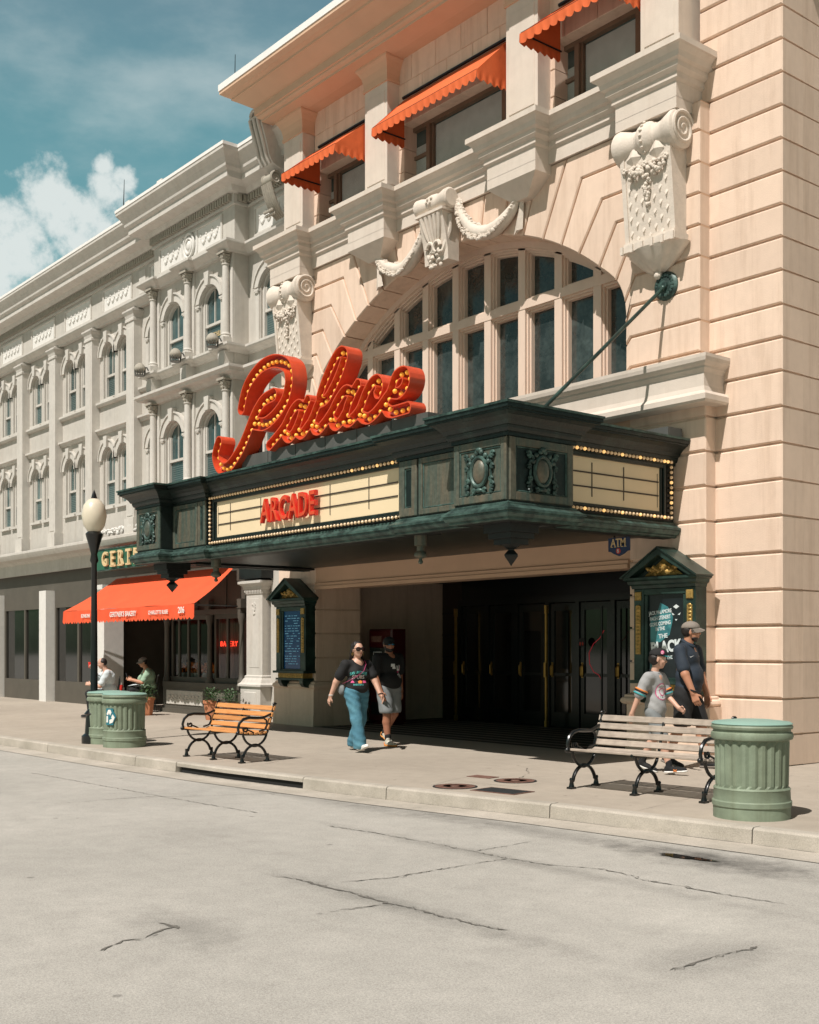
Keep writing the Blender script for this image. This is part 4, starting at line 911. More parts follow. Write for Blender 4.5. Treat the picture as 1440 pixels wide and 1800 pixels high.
def marquee():
    b = MB(); b.prism(MPATH, 'z', 3.10, 4.40); b.build('body', 'bronze', MQ)
    so_ = [(-19.2, 13.03), (-19.2, 10.4), (-19.38, 10.4), (-19.38, 9.95), (-18.6, 9.95), (-18.6, 10.12), (-10.92, 10.12), (-10.92, 9.95), (-10.15, 9.95), (-10.15, 10.6), (-10.29, 10.6), (-10.29, 13.03)]
    so = MB(); so.mold(MPATH, [(-.34, 3.06), (-.20, 3.06), (-.18, 3.045), (-.06, 3.045), (-.02, 3.05), (-.02, 3.09), (-.34, 3.09)]); so.build('soffit', 'bronze_dark', MQ)
    lo = [(0, 3.045), (.03, 3.045), (.05, 3.055), (.05, 3.075), (.085, 3.085), (.105, 3.12), (.105, 3.145), (.125, 3.15), (.125, 3.18), (.09, 3.195), (.055, 3.225), (.04, 3.23), (.04, 3.25), (0, 3.27)]
    MB().mold(MPATH, lo).build('base_moulding', 'verdigris', MQ)
    cr = [(0, 4.035), (.035, 4.035), (.035, 4.075), (.06, 4.085), (.075, 4.12), (.08, 4.15), (.10, 4.155), (.125, 4.20), (.175, 4.25), (.225, 4.28), (.245, 4.285), (.245, 4.305), (.27, 4.31), (.27, 4.355), (0, 4.38)]
    MB().mold(MPATH, cr).build('crown_moulding', 'bronze', MQ)
    MB().mold(MPATH, [(-.05, 4.36), (.285, 4.357), (.288, 4.385), (-.05, 4.41)]).build('cap_flashing', 'verdigris', MQ)
    T = Matrix.Translation
    fr = lambda y: T((0, y, 0))
    sd = lambda x: T((x, 0, 0)) @ Matrix.Rotation(math.pi / 2, 4, 'Z')
    mpanel(-10.875, -9.945, 3.285, 4.03, fr(9.6), 'bronze_panel', .095, True)
    mpanel(-19.555, -18.665, 3.285, 4.03, fr(9.6), 'bronze_panel', .095, True)
    mpanel(9.61, 10.69, 3.285, 4.03, sd(-9.94), 'bronze', .10, True)  # darker bronze on this side face stands in for its shade
    mpanel(-11.86, -10.89, 3.285, 4.03, fr(9.85), 'bronze_panel', .075)
    mpanel(-18.65, -17.78, 3.285, 4.03, fr(9.85), 'bronze_panel', .075)
    mpanel(-12.27, -11.9, 3.285, 4.03, fr(9.85), 'bronze', .11)
    mpanel(-17.76, -17.51, 3.285, 4.03, fr(9.85), 'bronze', .075)
    # letter boards
    def boardset(x0, x1, mtx, cols, arcade):
        z0, z1 = 3.395, 3.985
        f = MB()
        for (d0, d1, h) in ((.0, .045, .03), (.045, .10, .055)):
            a, b_, c, d = x0 - d1, x1 + d1, z0 - d1, z1 + d1 - (.045 if d1 > .05 else 0)
            f.cbox(a, a + d1 - d0, -h, .02, c, d, .008); f.cbox(b_ - d1 + d0, b_, -h, .02, c, d, .008)
            f.cbox(a + d1 - d0, b_ - d1 + d0, -h, .02, c, c + d1 - d0, .008); f.cbox(a + d1 - d0, b_ - d1 + d0, -h, .02, d - d1 + d0, d, .008)
        xform(f, mtx).build('board_frame', 'bronze', MQ)
        p = MB(); p.box(x0, x1, -.012, .012, z0, z1); bd = xform(p, mtx).build('letter_board', 'board', MQ)
        r = MB()
        for z in (z0 + .21, z0 + .395): r.box(x0 + .05, x1 - .03, -.024, -.0125, z - .009, z + .009)
        for x in cols: r.box(x - .006, x + .006, -.020, -.0125, z0 + .09, z1 - .06)
        r.box(x0 + .045, x0 + .05, -.018, -.0125, z0 + .05, z1 - .08)
        r.box(x1 - .05, x1 - .045, -.018, -.0125, z0 + .05, z1 - .08) if not arcade else None
        xform(r, mtx).build('letter_rail', 'board_line', bd)
        return bd
    bd = boardset(-17.30, -12.40, fr(9.95), [-16.86, -15.92, -14.97, -14.02, -13.08], True)
    boardset(10.72, 12.72, sd(-10.226), [11.36, 11.98], False)
    # red letters on the front board
    widths = {'A': .27, 'R': .26, 'C': .26, 'D': .26, 'E': .23}
    x = -15.78
    for ch in 'ARCADE':
        w = widths[ch]; t = MB()
        txt(t, ch, (x + w / 2, 9.86, 3.665), (1, 0, 0), (0, 0, 1), .50, .05, sx=.72, bold=.035)
        o = t.build('letter', 'arcade_red', MQ)
        t2 = MB(); txt(t2, ch, (x + w / 2, 9.828, 3.665), (1, 0, 0), (0, 0, 1), .50, .012, sx=.72, bold=.004); t2.build('letter_face', 'letter_edge', o)
        x += w
    # bulbs
    runs = []
    n = 46
    sideX = -10.226 + .075
    for i in range(30): runs.append((sideX, 10.80 + i * (12.90 - 10.80) / 29, 4.075 - .0, 's'))
    for i in range(30): runs.append((sideX, 10.80 + i * (12.90 - 10.80) / 29, 3.315, 's'))
    for i in range(1, 11): runs.append((sideX, 12.90, 3.315 + i * .069, 's'))
    for i in range(62): runs.append((-17.44 + i * (17.44 - 12.31) / 61, 9.95 - .075, 3.305, 'f'))
    for i in range(62): runs.append((-17.44 + i * (17.44 - 12.31) / 61, 9.95 - .075, 4.055, 'f'))
    for i in range(1, 11): runs.append((-17.44, 9.95 - .075, 3.305 + i * .068, 'f'))
    bm_ = MB(); bm_.ell((0, 0, 0), .023, 10, 7); base = bm_.build('bulb', 'bulb_clear', MQ, smooth=True, local=True)
    base2 = MB().ell((0, 0, 0), .023, 10, 7).build('bulb', 'bulb_lit', MQ, smooth=True, local=True)
    ml = wloc(MQ); rn = random.Random(4); first = {0: True, 1: True}; rest = MB(); soc = MB()
    runs.sort(key=lambda r: r[0] * -.775 + r[1] * .632)
    for k, (x, y, z, d) in enumerate(runs):
        lit = (k * 7 + int(z * 10)) % 5 == 0 and d == 's' or rn.random() < .08
        if d == 's': soc.tube([(x - .075, y, z), (x - .015, y, z)], .017, 8)
        else: soc.tube([(x, y + .075, z), (x, y + .015, z)], .017, 8)
        if k < 100:
            b0 = base2 if lit else base; key = 1 if lit else 0
            if first[key]: o = b0; first[key] = False
            else: o = b0.copy(); COL.objects.link(o)
            o.location = (x - ml.x, y - ml.y, z - ml.z)
        else: rest.ell((x, y, z), .023, 8, 5)
    tag(rest.build('bulb_row', 'bulb_clear', MQ, smooth=True), kind='stuff'); tag(soc.build('bulb_socket', 'socket', MQ), kind='stuff')
    rails = MB()
    rails.box(-17.48, -12.29, 9.952 - .035, 9.96, 3.275, 3.335); rails.box(-17.48, -12.29, 9.952 - .03, 9.96, 4.03, 4.045)
    rails.box(-10.23, -10.226 + .03, 10.72, 12.94, 3.28, 3.35); rails.box(-10.23, -10.226 + .03, 12.86, 12.94, 3.35, 4.03); rails.box(-17.48, -17.40, 9.92, 9.96, 3.335, 4.03)
    rails.build('bulb_rail', 'bronze_dark', MQ)
    # pendants
    for (x, y) in ((-10.35, 10.05), (-19.1, 10.05)):
        p = MB(); p.box(x - .24, x + .24, y - .24, y + .24, 2.94, 3.10); p.box(x - .20, x + .20, y - .20, y + .20, 2.87, 2.94); p.box(x - .15, x + .15, y - .15, y + .15, 2.80, 2.87)
        p.lathe([(.15, 2.80), (.09, 2.76), (.05, 2.745), (.05, 2.735), (.115, 2.68), (.115, 2.665), (.0, 2.54)], (x, y, 0), 4)
        p.build('pendant', 'bronze_dark', MQ)
    for x in (-12.1, -17.55):
        p = MB(); p.lathe([(.085, 3.10), (.085, 2.91), (.05, 2.90), (.05, 2.84), (.075, 2.82), (.09, 2.79), (.085, 2.765), (.04, 2.74), (.022, 2.735), (.022, 2.72), (.034, 2.70), (.03, 2.675), (0, 2.66)], (x, 10.06, 0), 16)
        p.build('finial', 'bronze_panel', MQ, smooth=True)
    # tie rod and rosette
    r = MB(); a, b = Vector((-10.352, 13.02, 6.56)), Vector((-10.37, 10.52, 4.46)); r.tube([a, b], .026, 10); r.ell(b, (.05, .07, .05), 8, 6); r.ell(a + (b - a) * .02, .045, 8, 6)
    ro = r.build('tie_rod', 'case_green', MQ, smooth=True)
    q = MB(); q.lathe([(.20, 0), (.20, -.02), (.165, -.05), (.07, -.06), (.06, -.09), (0, -.10)], (-10.352, 13.05, 6.56), 24, axis='y')
    for i in range(18):
        t = 2 * math.pi * i / 18; q.ell((-10.352 + .14 * math.cos(t), 12.992, 6.56 + .14 * math.sin(t)), (.028, .018, .028), 6, 4)
    q.build('wall_rosette', 'verdigris', ro, smooth=True)
    MB().box(-10.7, -10.05, 12.7, 13.0, 4.40, 4.53).build('flashing_box', 'grey_metal', MQ)
marquee()
# ------------------------------------------------------------------ script sign
def contour(F, x0, z0, h, lev):
    S = F < lev; nx, nz = F.shape; nxt = {}
    def ip(i, j, di, dj):
        a, b = F[i, j] - lev, F[i + di, j + dj] - lev; t = a / (a - b)
        return (x0 + (i + di * t) * h, z0 + (j + dj * t) * h)
    key = {}
    segs = []
    mixed = np.argwhere((S[:-1, :-1].astype(int) + S[1:, :-1] + S[:-1, 1:] + S[1:, 1:]) % 4 != 0)
    for i, j in mixed:
        c = [S[i, j], S[i + 1, j], S[i + 1, j + 1], S[i, j + 1]]
        E_ = [('h', i, j), ('v', i + 1, j), ('h', i, j + 1), ('v', i, j)]
        cr = [k for k in range(4) if c[k] != c[(k + 1) % 4]]
        # walk keeping inside on the left
        if len(cr) == 2:
            a, b = cr
            segs.append((E_[a], E_[b]) if c[b] else (E_[b], E_[a])) if False else segs.append((E_[a], E_[b]) if c[(a + 1) % 4] else (E_[b], E_[a]))
        else:
            for a in range(4):
                if not c[a] and c[(a + 1) % 4]: segs.append((E_[a], E_[(a + 1) % 4]))
    d = {}
    for a, b in segs: d[a] = b
    def pt(e):
        return ip(e[1], e[2], 1, 0) if e[0] == 'h' else ip(e[1], e[2], 0, 1)
    loops = []
    while d:
        s0 = next(iter(d)); L = []; e = s0
        while e in d: L.append(pt(e)); e = d.pop(e)
        if len(L) > 6: loops.append(L)
    return loops
def resample(pts, step):
    P = [Vector(p) for p in pts]; out = []
    for i in range(len(P) - 1):
        a, b, c, d = P[max(0, i - 1)], P[i], P[i + 1], P[min(len(P) - 1, i + 2)]; n = max(2, int((c - b).length / step))
        for k in range(n):
            f = k / n; out.append(.5 * ((2 * b) + (c - a) * f + (2 * a - 5 * b + 4 * c - d) * f * f + (3 * b - a - 3 * c + d) * f ** 3))
    out.append(P[-1]); return out
def script_sign():
    S = thing('script_sign', (-14.1, 9.95, 4.41), 'red script sign reading Palace with rows of yellow bulbs, standing on the green canopy', 'sign')
    bm_ = MB(); bm_.ell((0, 0, 0), .034, 10, 7); base = bm_.build('bulb', 'bulb_yellow', S, smooth=True, local=True); sl_ = wloc(S); cnt = 0; rest = MB()
    for strokes, r in ((SIGN_L, .084), (SIGN_P, .106)):
        cl = [resample(s, .035) for s in strokes]; allp = [p for c in cl for p in c]
        h = .0125; x0 = min(p.x for p in allp) - .2; x1 = max(p.x for p in allp) + .2; z0 = min(p.y for p in allp) - .2; z1 = max(p.y for p in allp) + .2
        gx = x0 + h * np.arange(int((x1 - x0) / h)); gz = z0 + h * np.arange(int((z1 - z0) / h)); X, Z = np.meshgrid(gx, gz, indexing='ij'); F = np.full(X.shape, 9.0)
        for c in cl:
            for k, (a, b) in enumerate(zip(c, c[1:])):
                dx, dz = b.x - a.x, b.y - a.y; L2 = dx * dx + dz * dz + 1e-12; t = ((X - a.x) * dx + (Z - a.y) * dz) / L2
                tc_ = np.clip(t, 0, 1); dd = np.hypot(X - a.x - tc_ * dx, Z - a.y - tc_ * dz) - r
                if k == 0: dd = np.maximum(dd, -t * math.sqrt(L2) - .02)
                if k == len(c) - 2: dd = np.maximum(dd, (t - 1) * math.sqrt(L2) - .02)
                F = np.minimum(F, dd)
        o = [L[::2] for L in contour(F, x0, z0, h, 0.0)]; i = [L[::2] for L in contour(F, x0, z0, h, -0.017)]
        q = MB(); i2 = [L[::2] for L in contour(F, x0, z0, h, -0.008)]; me = curve_mesh(i2, .07); mt = Matrix(((1, 0, 0, 0), (0, 0, 1, 0), (0, 1, 0, 0), (0, 0, 0, 1)))
        q.mesh(me, Matrix.Translation((0, 9.99, 0)) @ mt); lt = q.build('letter', 'letter_shade', S)
        me = curve_mesh(o + i, .131); w = MB(); w.mesh(me, Matrix.Translation((0, 9.932, 0)) @ mt); w.build('letter_rim', 'letter_edge', lt)
        done = []
        for c in cl:
            acc = .07; prev = c[0]
            for p in c[1:]:
                acc += (p - prev).length; prev = p
                if acc >= .108 and all((p - e).length > .080 for e in done):
                    acc = 0; done.append(p)
        done.sort(key=lambda p: -p.x)
        for p in done:
            cnt += 1
            if cnt <= 100 or strokes is SIGN_P and cnt <= 100:
                if cnt == 1: ob = base
                else: ob = base.copy(); COL.objects.link(ob)
                ob.location = (p.x - sl_.x, 9.875 - sl_.y, p.y - sl_.z)
            else: rest.ell((p.x, 9.875, p.y), .034, 9, 6)
    tag(rest.build('bulb_row', 'bulb_yellow', S, smooth=True), kind='stuff')
    b = MB(); b.box(-16.45, -11.77, 9.91, 10.30, 4.405, 4.64); b.build('base', 'grey_metal', S)
    j = MB()
    for k in range(1, 6): j.box(-16.45 + k * .78 - .004, -16.45 + k * .78 + .004, 9.905, 9.912, 4.41, 4.635)
    j.build('base_joint', 'socket', S)
    st = MB()
    for x in (-16.2, -15.6, -13.2): st.box(x - .03, x + .03, 10.06, 10.12, 4.6, 5.3)
    st.build('post', 'machine_red', S)
script_sign()
# ------------------------------------------------------------------ window awnings
def awning(name, x0, x1, yf, zf, zt, drop, label, mm='orange_cloth', n=None):
    t = thing(name, ((x0 + x1) / 2, 13.2, zf), label, 'awning', 'orange awnings over the upper windows')
    s = MB(); yb = 13.2; th = .012; sag = .02; rows = 8; cols = 10; vs = []
    for i in range(rows + 1):
        f = i / rows
        for j in range(cols + 1):
            g = j / cols; x = x0 + (x1 - x0) * g; y = yb + (yf - yb) * f; z = zt + (zf - zt) * f - sag * math.sin(math.pi * f) * (1 + .5 * math.sin(g * 9))
            vs.append((x, y, z))
    s.add(vs, [(i * (cols + 1) + j, i * (cols + 1) + j + 1, (i + 1) * (cols + 1) + j + 1, (i + 1) * (cols + 1) + j) for i in range(rows) for j in range(cols)])
    for x in (x0, x1):
        s.add([(x, yb, zt), (x, yf, zf), (x, yb, zf)], [(0, 1, 2)])
    s.build('canopy', mm, t)
    v = MB()
    def val(p, q):
        p, q = Vector(p), Vector(q); L = (q - p).length; k = max(2, round(L / .16)); m = k * 8; vs = []
        for i in range(m + 1):
            f = i / m; c = p + (q - p) * f; w = .012 * math.sin(i * .8)
            n_ = Vector((q.y - p.y, p.x - q.x, 0)).normalized() * w
            vs += [tuple(c), tuple(c + n_ + Vector((0, 0, -drop - .045 * abs(math.sin(f * k * math.pi)) ** .7)))]
        v.add(vs, [(2 * i, 2 * i + 2, 2 * i + 3, 2 * i + 1) for i in range(m)])
    val((x0, yb, zf), (x0, yf, zf)); val((x0, yf, zf), (x1, yf, zf)); val((x1, yf, zf), (x1, yb, zf))
    v.build('valance', mm, t)
    r = MB(); 
    r.tube([(x0 + .02, yb, zf + .01), (x0 + .02, yf + .02, zf + .01), (x1 - .02, yf + .02, zf + .01), (x1 - .02, yb, zf + .01)], .014, 6)
    r.tube([(x0, yb - .03, zt + .02), (x1, yb - .03, zt + .02)], .03, 6); r.build('frame', 'iron', t)
    return t
awning('awning', XC - 4.0, XC - 2.24, 12.30, 10.63, 11.36, .12, 'small orange scalloped awning over the leftmost upper window of the theatre')
awning('awning', XC - 1.36, XC + 1.36, 12.46, 10.64, 11.36, .12, 'wide orange scalloped awning over the middle upper window of the theatre')
awning('awning', XC + 2.46, XC + 4.2, 12.32, 10.70, 11.40, .12, 'orange awning over the rightmost upper window, dark scallops against its shaded glass')
# ------------------------------------------------------------------ display cases
def display_case(cx, name, label, screen):
    t = thing(name, (cx, 13.0, .78), label, 'display case'); y = 12.82; hw = .52
    b = MB(); b.box(cx - hw, cx + hw, y + .06, WY + .02, 1.07, 2.42)
    for s in (-1, 1): b.cbox(cx + s * .44 - .085, cx + s * .44 + .085, y, y + .08, 1.07, 2.36, .01)
    b.cbox(cx - .355, cx + .355, y + .01, y + .08, 2.27, 2.36, .01); b.cbox(cx - .355, cx + .355, y + .01, y + .08, 1.07, 1.13, .01)
    for s in (-1, 1): b.cbox(cx + s * .33 - .025, cx + s * .33 + .025, y + .02, y + .08, 1.13, 2.27, .01)
    b.build('body', 'case_green', t)
    pr = [(0, 2.36), (.02, 2.36), (.03, 2.40), (.06, 2.42), (.07, 2.46), (.11, 2.48), (.11, 2.51), (0, 2.515)]
    MB().mold([(cx - hw, WY), (cx - hw, y), (cx + hw, y), (cx + hw, WY)], pr).build('cornice', 'case_green', t)
    r = MB(); e = .64; ap = 2.90; th = .075
    for s in (-1, 1):
        r.prism([(cx + s * e, 2.512), (cx, ap), (cx, ap - th * 1.25), (cx + s * (e - .13), 2.512)], 'y', y - .13, WY)
        r.prism([(cx + s * (e + .02), 2.515), (cx + s * .0, ap + .022), (cx + s * .0, ap + .004), (cx + s * (e), 2.50)], 'y', y - .155, WY)
    r.build('gable', 'case_green', t)
    MB().prism([(cx - .50, 2.513), (cx + .50, 2.513), (cx, 2.83)], 'y', y + .02, y + .10).build('pediment_panel', 'case_green', t)
    g = MB(); rn = random.Random(3)
    g.add([(cx - .33, y - .005, 2.53), (cx + .33, y - .005, 2.53), (cx, y - .01, 2.76), (cx, y - .07, 2.60), (cx, y - .005, 2.53)], [(0, 3, 2), (3, 1, 2), (0, 4, 3), (4, 1, 3)])
    for i in range(26): g.ell((cx + rn.uniform(-.27, .27), y - .03, 2.55 + rn.random() * .10), rn.uniform(.018, .034), 6, 4)
    for i in range(10): g.ell((cx + rn.uniform(-.07, .07), y - .055, 2.58 + rn.random() * .15), rn.uniform(.02, .034), 6, 4)
    g.build('gold_carving', 'gold', t)
    for s in (-1, 1):
        q = MB(); q.box(cx + s * .44 - .042, cx + s * .44 + .042, y - .012, y + .01, 1.45, 2.12)
        for k in range(14): q.ell((cx + s * .44, y - .014, 1.47 + k * .05), (.032, .015, .02), 6, 4)
        q.cbox(cx + s * .44 - .055, cx + s * .44 + .055, y - .025, y + .01, 2.20, 2.32, .01)
        q.build('gold_strip', 'gold', t)
    q = MB(); q.cbox(cx - .44, cx + .44, y - .01, WY, .945, 1.045, .01)
    for k in range(15): q.tube([(cx - .40 + k * .057 + .02 * math.cos(a), y - .012, .995 + .025 * math.sin(a)) for a in np.linspace(0, 5, 7)], .008, 5)
    q.build('gold_apron', 'gold', t)
    q = MB(); q.box(cx - .55, cx + .55, y - .06, WY, 1.045, 1.09); q.box(cx - .49, cx + .49, y - .03, WY, .905, .945); q.build('sill', 'case_green', t)
    for s in (-1, 1):
        MB().prism([(y - .01, .905), (y, .84), (y + .05, .78), (WY, .74), (WY, .905)], 'x', cx + s * .38 - .06, cx + s * .38 + .06).build('bracket', 'case_green', t)
    p = MB(); p.box(cx - .305, cx + .305, y + .055, y + .075, 1.13, 2.27)
    if screen:
        pb = p.build('screen', 'screen_blue', t); x = MB(); rn = random.Random(11)
        for k in range(20):
            a = cx - .27; z = 2.17 - k * .05
            while a < cx + .22:
                w = rn.uniform(.03, .13)
                if rn.random() < .75: x.box(a, min(cx + .26, a + w), y + .05, y + .0555, z, z + .014)
                a += w + rn.uniform(.015, .05)
        x.build('screen_text', 'screen_text', pb)
    else:
        pb = p.build('poster', 'poster_black', t); a = MB()
        a.prism([(cx - .27, 1.60), (cx - .10, 1.62), (cx + .06, 1.72), (cx + .12, 1.95), (cx + .03, 2.10), (cx - .10, 2.16), (cx - .16, 2.0), (cx - .27, 1.96)], 'y', y + .0525, y + .056); a.prism([(cx - .28, 1.14), (cx - .1, 1.15), (cx - .16, 1.36), (cx - .28, 1.42)], 'y', y + .0525, y + .056)
        a.build('poster_art', 'poster_teal', pb)
        w = MB(); sh = .12
        rot = Matrix.Rotation(-.10, 3, 'Y'); ux = rot @ Vector((1, 0, 0)); uy = rot @ Vector((0, 0, 1))
        for k, (s_, z) in enumerate((('JACK PALAMORE', 2.03), ('PAGH STENERT', 1.95), ('GORE COMING', 1.87), ('IN THE', 1.80))): txt(w, s_, (cx - .10, y + .050, z), ux, uy, .072, .003, sx=.72, bold=.02)
        txt(w, 'THE', (cx - .05, y + .050, 1.70), ux, uy, .085, .003, bold=.02); txt(w, 'BLACK', (cx + .0, y + .048, 1.55), ux, uy, .21, .004, sx=.80, bold=.045)
        txt(w, 'AND THE', (cx + .0, y + .050, 1.40), ux, uy, .065, .003, sx=.8, bold=.02)
        w.build('poster_print', 'poster_white', pb); w = MB()
        # cat-like mask: two eyes, brow and whisker marks
        for s in (-1, 1): w.prism([(cx + .17 + s * .025, 1.99), (cx + .17 + s * .075, 2.02), (cx + .17 + s * .06, 1.985)], 'y', y + .051, y + .055)
        w.prism([(cx + .12, 2.10), (cx + .17, 2.07), (cx + .22, 2.10), (cx + .17, 2.13)], 'y', y + .051, y + .055); w.prism([(cx + .15, 1.93), (cx + .19, 1.93), (cx + .17, 1.905)], 'y', y + .051, y + .055)
        w.build('poster_mask', 'poster_white', pb)
        h = MB(); h.lathe([(.0, 0), (.045, 0), (.045, .003), (0, .003)], (cx - .18, y + .051, 1.28), 12, axis='y'); h.build('poster_figure', 'print_pink', pb)
display_case(-10.22, 'poster_case', 'green and gold gabled wall case holding a film poster, right of the entrance', False)
display_case(-19.45, 'menu_case', 'green gabled wall case with a glowing blue text screen, left of the entrance', True)
def atm_sign():
    t = thing('atm_sign', (-10.66, 12.42, 2.80), 'navy ATM plaque with a red dollar badge hanging under the canopy', 'sign')
    cx, y = -10.66, 12.40
    p = [(-.185, 3.055), (-.185, 2.870), (-.14, 2.865), (-.09, 2.835), (0, 2.800), (.09, 2.835), (.14, 2.865), (.185, 2.870), (.185, 3.055)]
    MB().prism([(cx + x, z) for x, z in p], 'y', y, y + .03).build('plaque', 'sign_navy', t)
    w = MB(); txt(w, 'ATM', (cx, y - .005, 2.980), (1, 0, 0), (0, 0, 1), .155, .008, sx=.85, bold=.012)
    for x in (-.115, -.055, .002, .07, .125): w.box(cx + x - .018, cx + x + .018, y - .009, y - .003, 2.923, 2.930)
    w.build('lettering', 'sign_gold', t)
    MB().lathe([(.0, 0), (.038, 0), (.038, -.008), (0, -.008)], (cx, y, 2.870), 18, axis='y').build('badge', 'sign_red', t)
    w = MB(); txt(w, '$', (cx, y - .012, 2.870), (1, 0, 0), (0, 0, 1), .065, .004); w.build('dollar_mark', 'poster_white', t)
    br = MB(); br.box(cx - .12, cx - .10, y + .03, y + .05, 3.05, 3.125); br.box(cx + .10, cx + .12, y + .03, y + .05, 3.05, 3.125); br.build('bracket', 'iron', t)
atm_sign()
# ------------------------------------------------------------------ entrance lobby
def lobby():
    Y = 16.9
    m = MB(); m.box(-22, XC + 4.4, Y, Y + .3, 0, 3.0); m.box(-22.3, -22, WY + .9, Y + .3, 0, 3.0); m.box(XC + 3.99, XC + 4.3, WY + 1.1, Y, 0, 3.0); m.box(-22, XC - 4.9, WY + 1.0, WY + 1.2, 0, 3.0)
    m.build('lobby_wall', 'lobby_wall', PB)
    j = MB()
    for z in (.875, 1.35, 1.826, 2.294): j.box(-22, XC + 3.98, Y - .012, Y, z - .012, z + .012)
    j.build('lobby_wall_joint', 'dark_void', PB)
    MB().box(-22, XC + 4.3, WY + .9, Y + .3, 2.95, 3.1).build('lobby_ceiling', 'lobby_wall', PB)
    yd = 16.55
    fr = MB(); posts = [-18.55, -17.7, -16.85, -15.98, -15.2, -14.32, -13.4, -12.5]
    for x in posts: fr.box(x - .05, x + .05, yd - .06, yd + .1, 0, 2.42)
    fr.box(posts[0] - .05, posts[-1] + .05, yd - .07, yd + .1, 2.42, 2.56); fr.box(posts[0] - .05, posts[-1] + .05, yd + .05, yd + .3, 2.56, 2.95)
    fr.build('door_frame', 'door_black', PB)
    for i, (a, b) in enumerate(zip(posts, posts[1:])):
        d = MB(); d.box(a + .055, a + .16, yd - .03, yd + .02, .02, 2.40); d.box(b - .16, b - .055, yd - .03, yd + .02, .02, 2.40); d.box(a + .16, b - .16, yd - .03, yd + .02, .02, .30); d.box(a + .16, b - .16, yd - .03, yd + .02, 2.26, 2.40); d.box(a + .16, b - .16, yd - .03, yd + .02, 1.0, 1.06)
        o = d.build('door', 'door_black', PB)
        MB().box(a + .16, b - .16, yd - .006, yd + .004, .30, 2.26).build('pane', 'glass_shop', o)
        h = MB(); x = a + .11; h.tube([(x, yd - .03, 1.0), (x, yd - .075, 1.02), (x, yd - .08, 1.18), (x, yd - .03, 1.24)], .013, 7); h.box(x - .022, x + .022, yd - .036, yd - .03, .98, 1.26); h.build('handle', 'brass', o)
    for x in (-18.36, -15.74):
        b = MB(); b.box(x - .02, x + .02, 16.2, 16.24, .03, 2.3); b.box(x - .028, x + .028, 16.19, 16.25, .03, .14); b.box(x - .028, x + .028, 16.19, 16.25, 2.2, 2.36); b.box(x - .025, x + .025, 16.17, 16.2, .98, 1.26); b.build('door_bar', 'brass', PB)
    c = thing('hanging_cord', (-14.2, 16.2, 1.9), 'thin red looping cord hanging in the dark entrance by the right door', 'cord')
    MB().tube([(x, 16.2, z) for x, z in ((-14.27, 1.86), (-14.37, 1.72), (-14.52, 1.62), (-14.63, 1.45), (-14.62, 1.25), (-14.52, 1.10), (-14.40, 1.05), (-14.33, .96), (-14.31, .84))], .008, 6).build('loop', 'cord_red', c)
    g = MB(); g.tube([(-14.32, 16.2, 0.0), (-14.32, 16.2, 2.3)], .02, 8); g.build('stand', 'iron', c)
    e = thing('round_emblem', (-15.0, 16.35, 1.6), 'small round dark emblem with red marks on the entrance glass', 'emblem')
    MB().lathe([(0, 0), (.085, 0), (.085, .01), (0, .01)], (-15.0, 16.40, 1.65), 18, axis='y').build('disc', 'hatch', e)
    w = MB()
    for s in (-1, 1): w.ell((-15.0 + s * .032, 16.395, 1.62), (.024, .008, .034), 10, 6)
    w.build('mark', 'sign_red', e)
    # vending machine
    v = thing('vending_machine', (-18.6, 14.7, 0), 'dark red upright coin machine at the left end of the shaded entrance', 'vending machine')
    x0, x1, y0, y1 = -19.0, -18.25, 14.42, 14.78
    b = MB(); b.cbox(x0, x1, y0, y1, .06, 1.92, .03); b.box(x0 + .05, x1 - .05, y0 + .06, y1, 0, .06); b.build('cabinet', 'machine_red', v)
    f = MB(); f.cbox(x0 + .05, x0 + .56, y0 - .015, y0 + .01, .75, 1.55, .01); f.build('front_panel', 'glass_dark', v)
    f = MB()
    for (p, q, r, s) in ((.18, .46, 1.20, 1.215), (.18, .46, 1.45, 1.465), (.18, .195, 1.20, 1.465), (.445, .46, 1.20, 1.465)): f.box(x0 + p, x0 + q, y0 - .02, y0 - .014, r, s)
    f.ell((x0 + .32, y0 - .015, 1.33), (.03, .006, .07), 10, 6); f.build('front_print', 'print_white', v)
    f = MB(); f.cbox(x0 + .60, x1 - .03, y0 - .015, y0 + .01, .6, 1.62, .01); f.build('coin_panel', 'bronze_dark', v)
    f = MB(); f.box(x0 + .10, x0 + .44, y0 - .008, y0 + .002, 1.66, 1.78); f.build('header', 'rust', v)
    MB().box(x0 + .1, x1 - .1, y0 - .012, y0, .2, .45).build('tray', 'bronze_dark', v)
lobby()
# ------------------------------------------------------------------ grey neighbour building
m = bpy.data.materials.new('glass_clear'); m.use_nodes = True
def _gc():
    n = m.node_tree.nodes; l = m.node_tree.links; n.clear(); o = n.new('ShaderNodeOutputMaterial'); t = n.new('ShaderNodeBsdfTransparent'); g = n.new('ShaderNodeBsdfGlossy'); f = n.new('ShaderNodeFresnel'); x = n.new('ShaderNodeMixShader')
    t.inputs[0].default_value = (.75, .76, .74, 1); g.inputs['Roughness'].default_value = .03; f.inputs[0].default_value = 1.5
    l.new(f.outputs[0], x.inputs[0]); l.new(t.outputs[0], x.inputs[1]); l.new(g.outputs[0], x.inputs[2]); l.new(x.outputs[0], o.inputs[0])
_gc(); M['glass_clear'] = m
GB = thing('grey_building', (-26, 13.2, 0), 'pale grey three storey building with slender columns and arched sash windows, left of the theatre', 'building')
FY, RY = 13.22, 13.58
def arcpts(cx, hw, zs, zc, n=12):
    # segmental arch from left springing to right
    r = ((zc - zs) ** 2 + hw * hw) / (2 * (zc - zs)); c = zc - r; a = math.asin(hw / r)
    return [(cx + r * math.sin(t), c + r * math.cos(t)) for t in np.linspace(-a, a, n)]
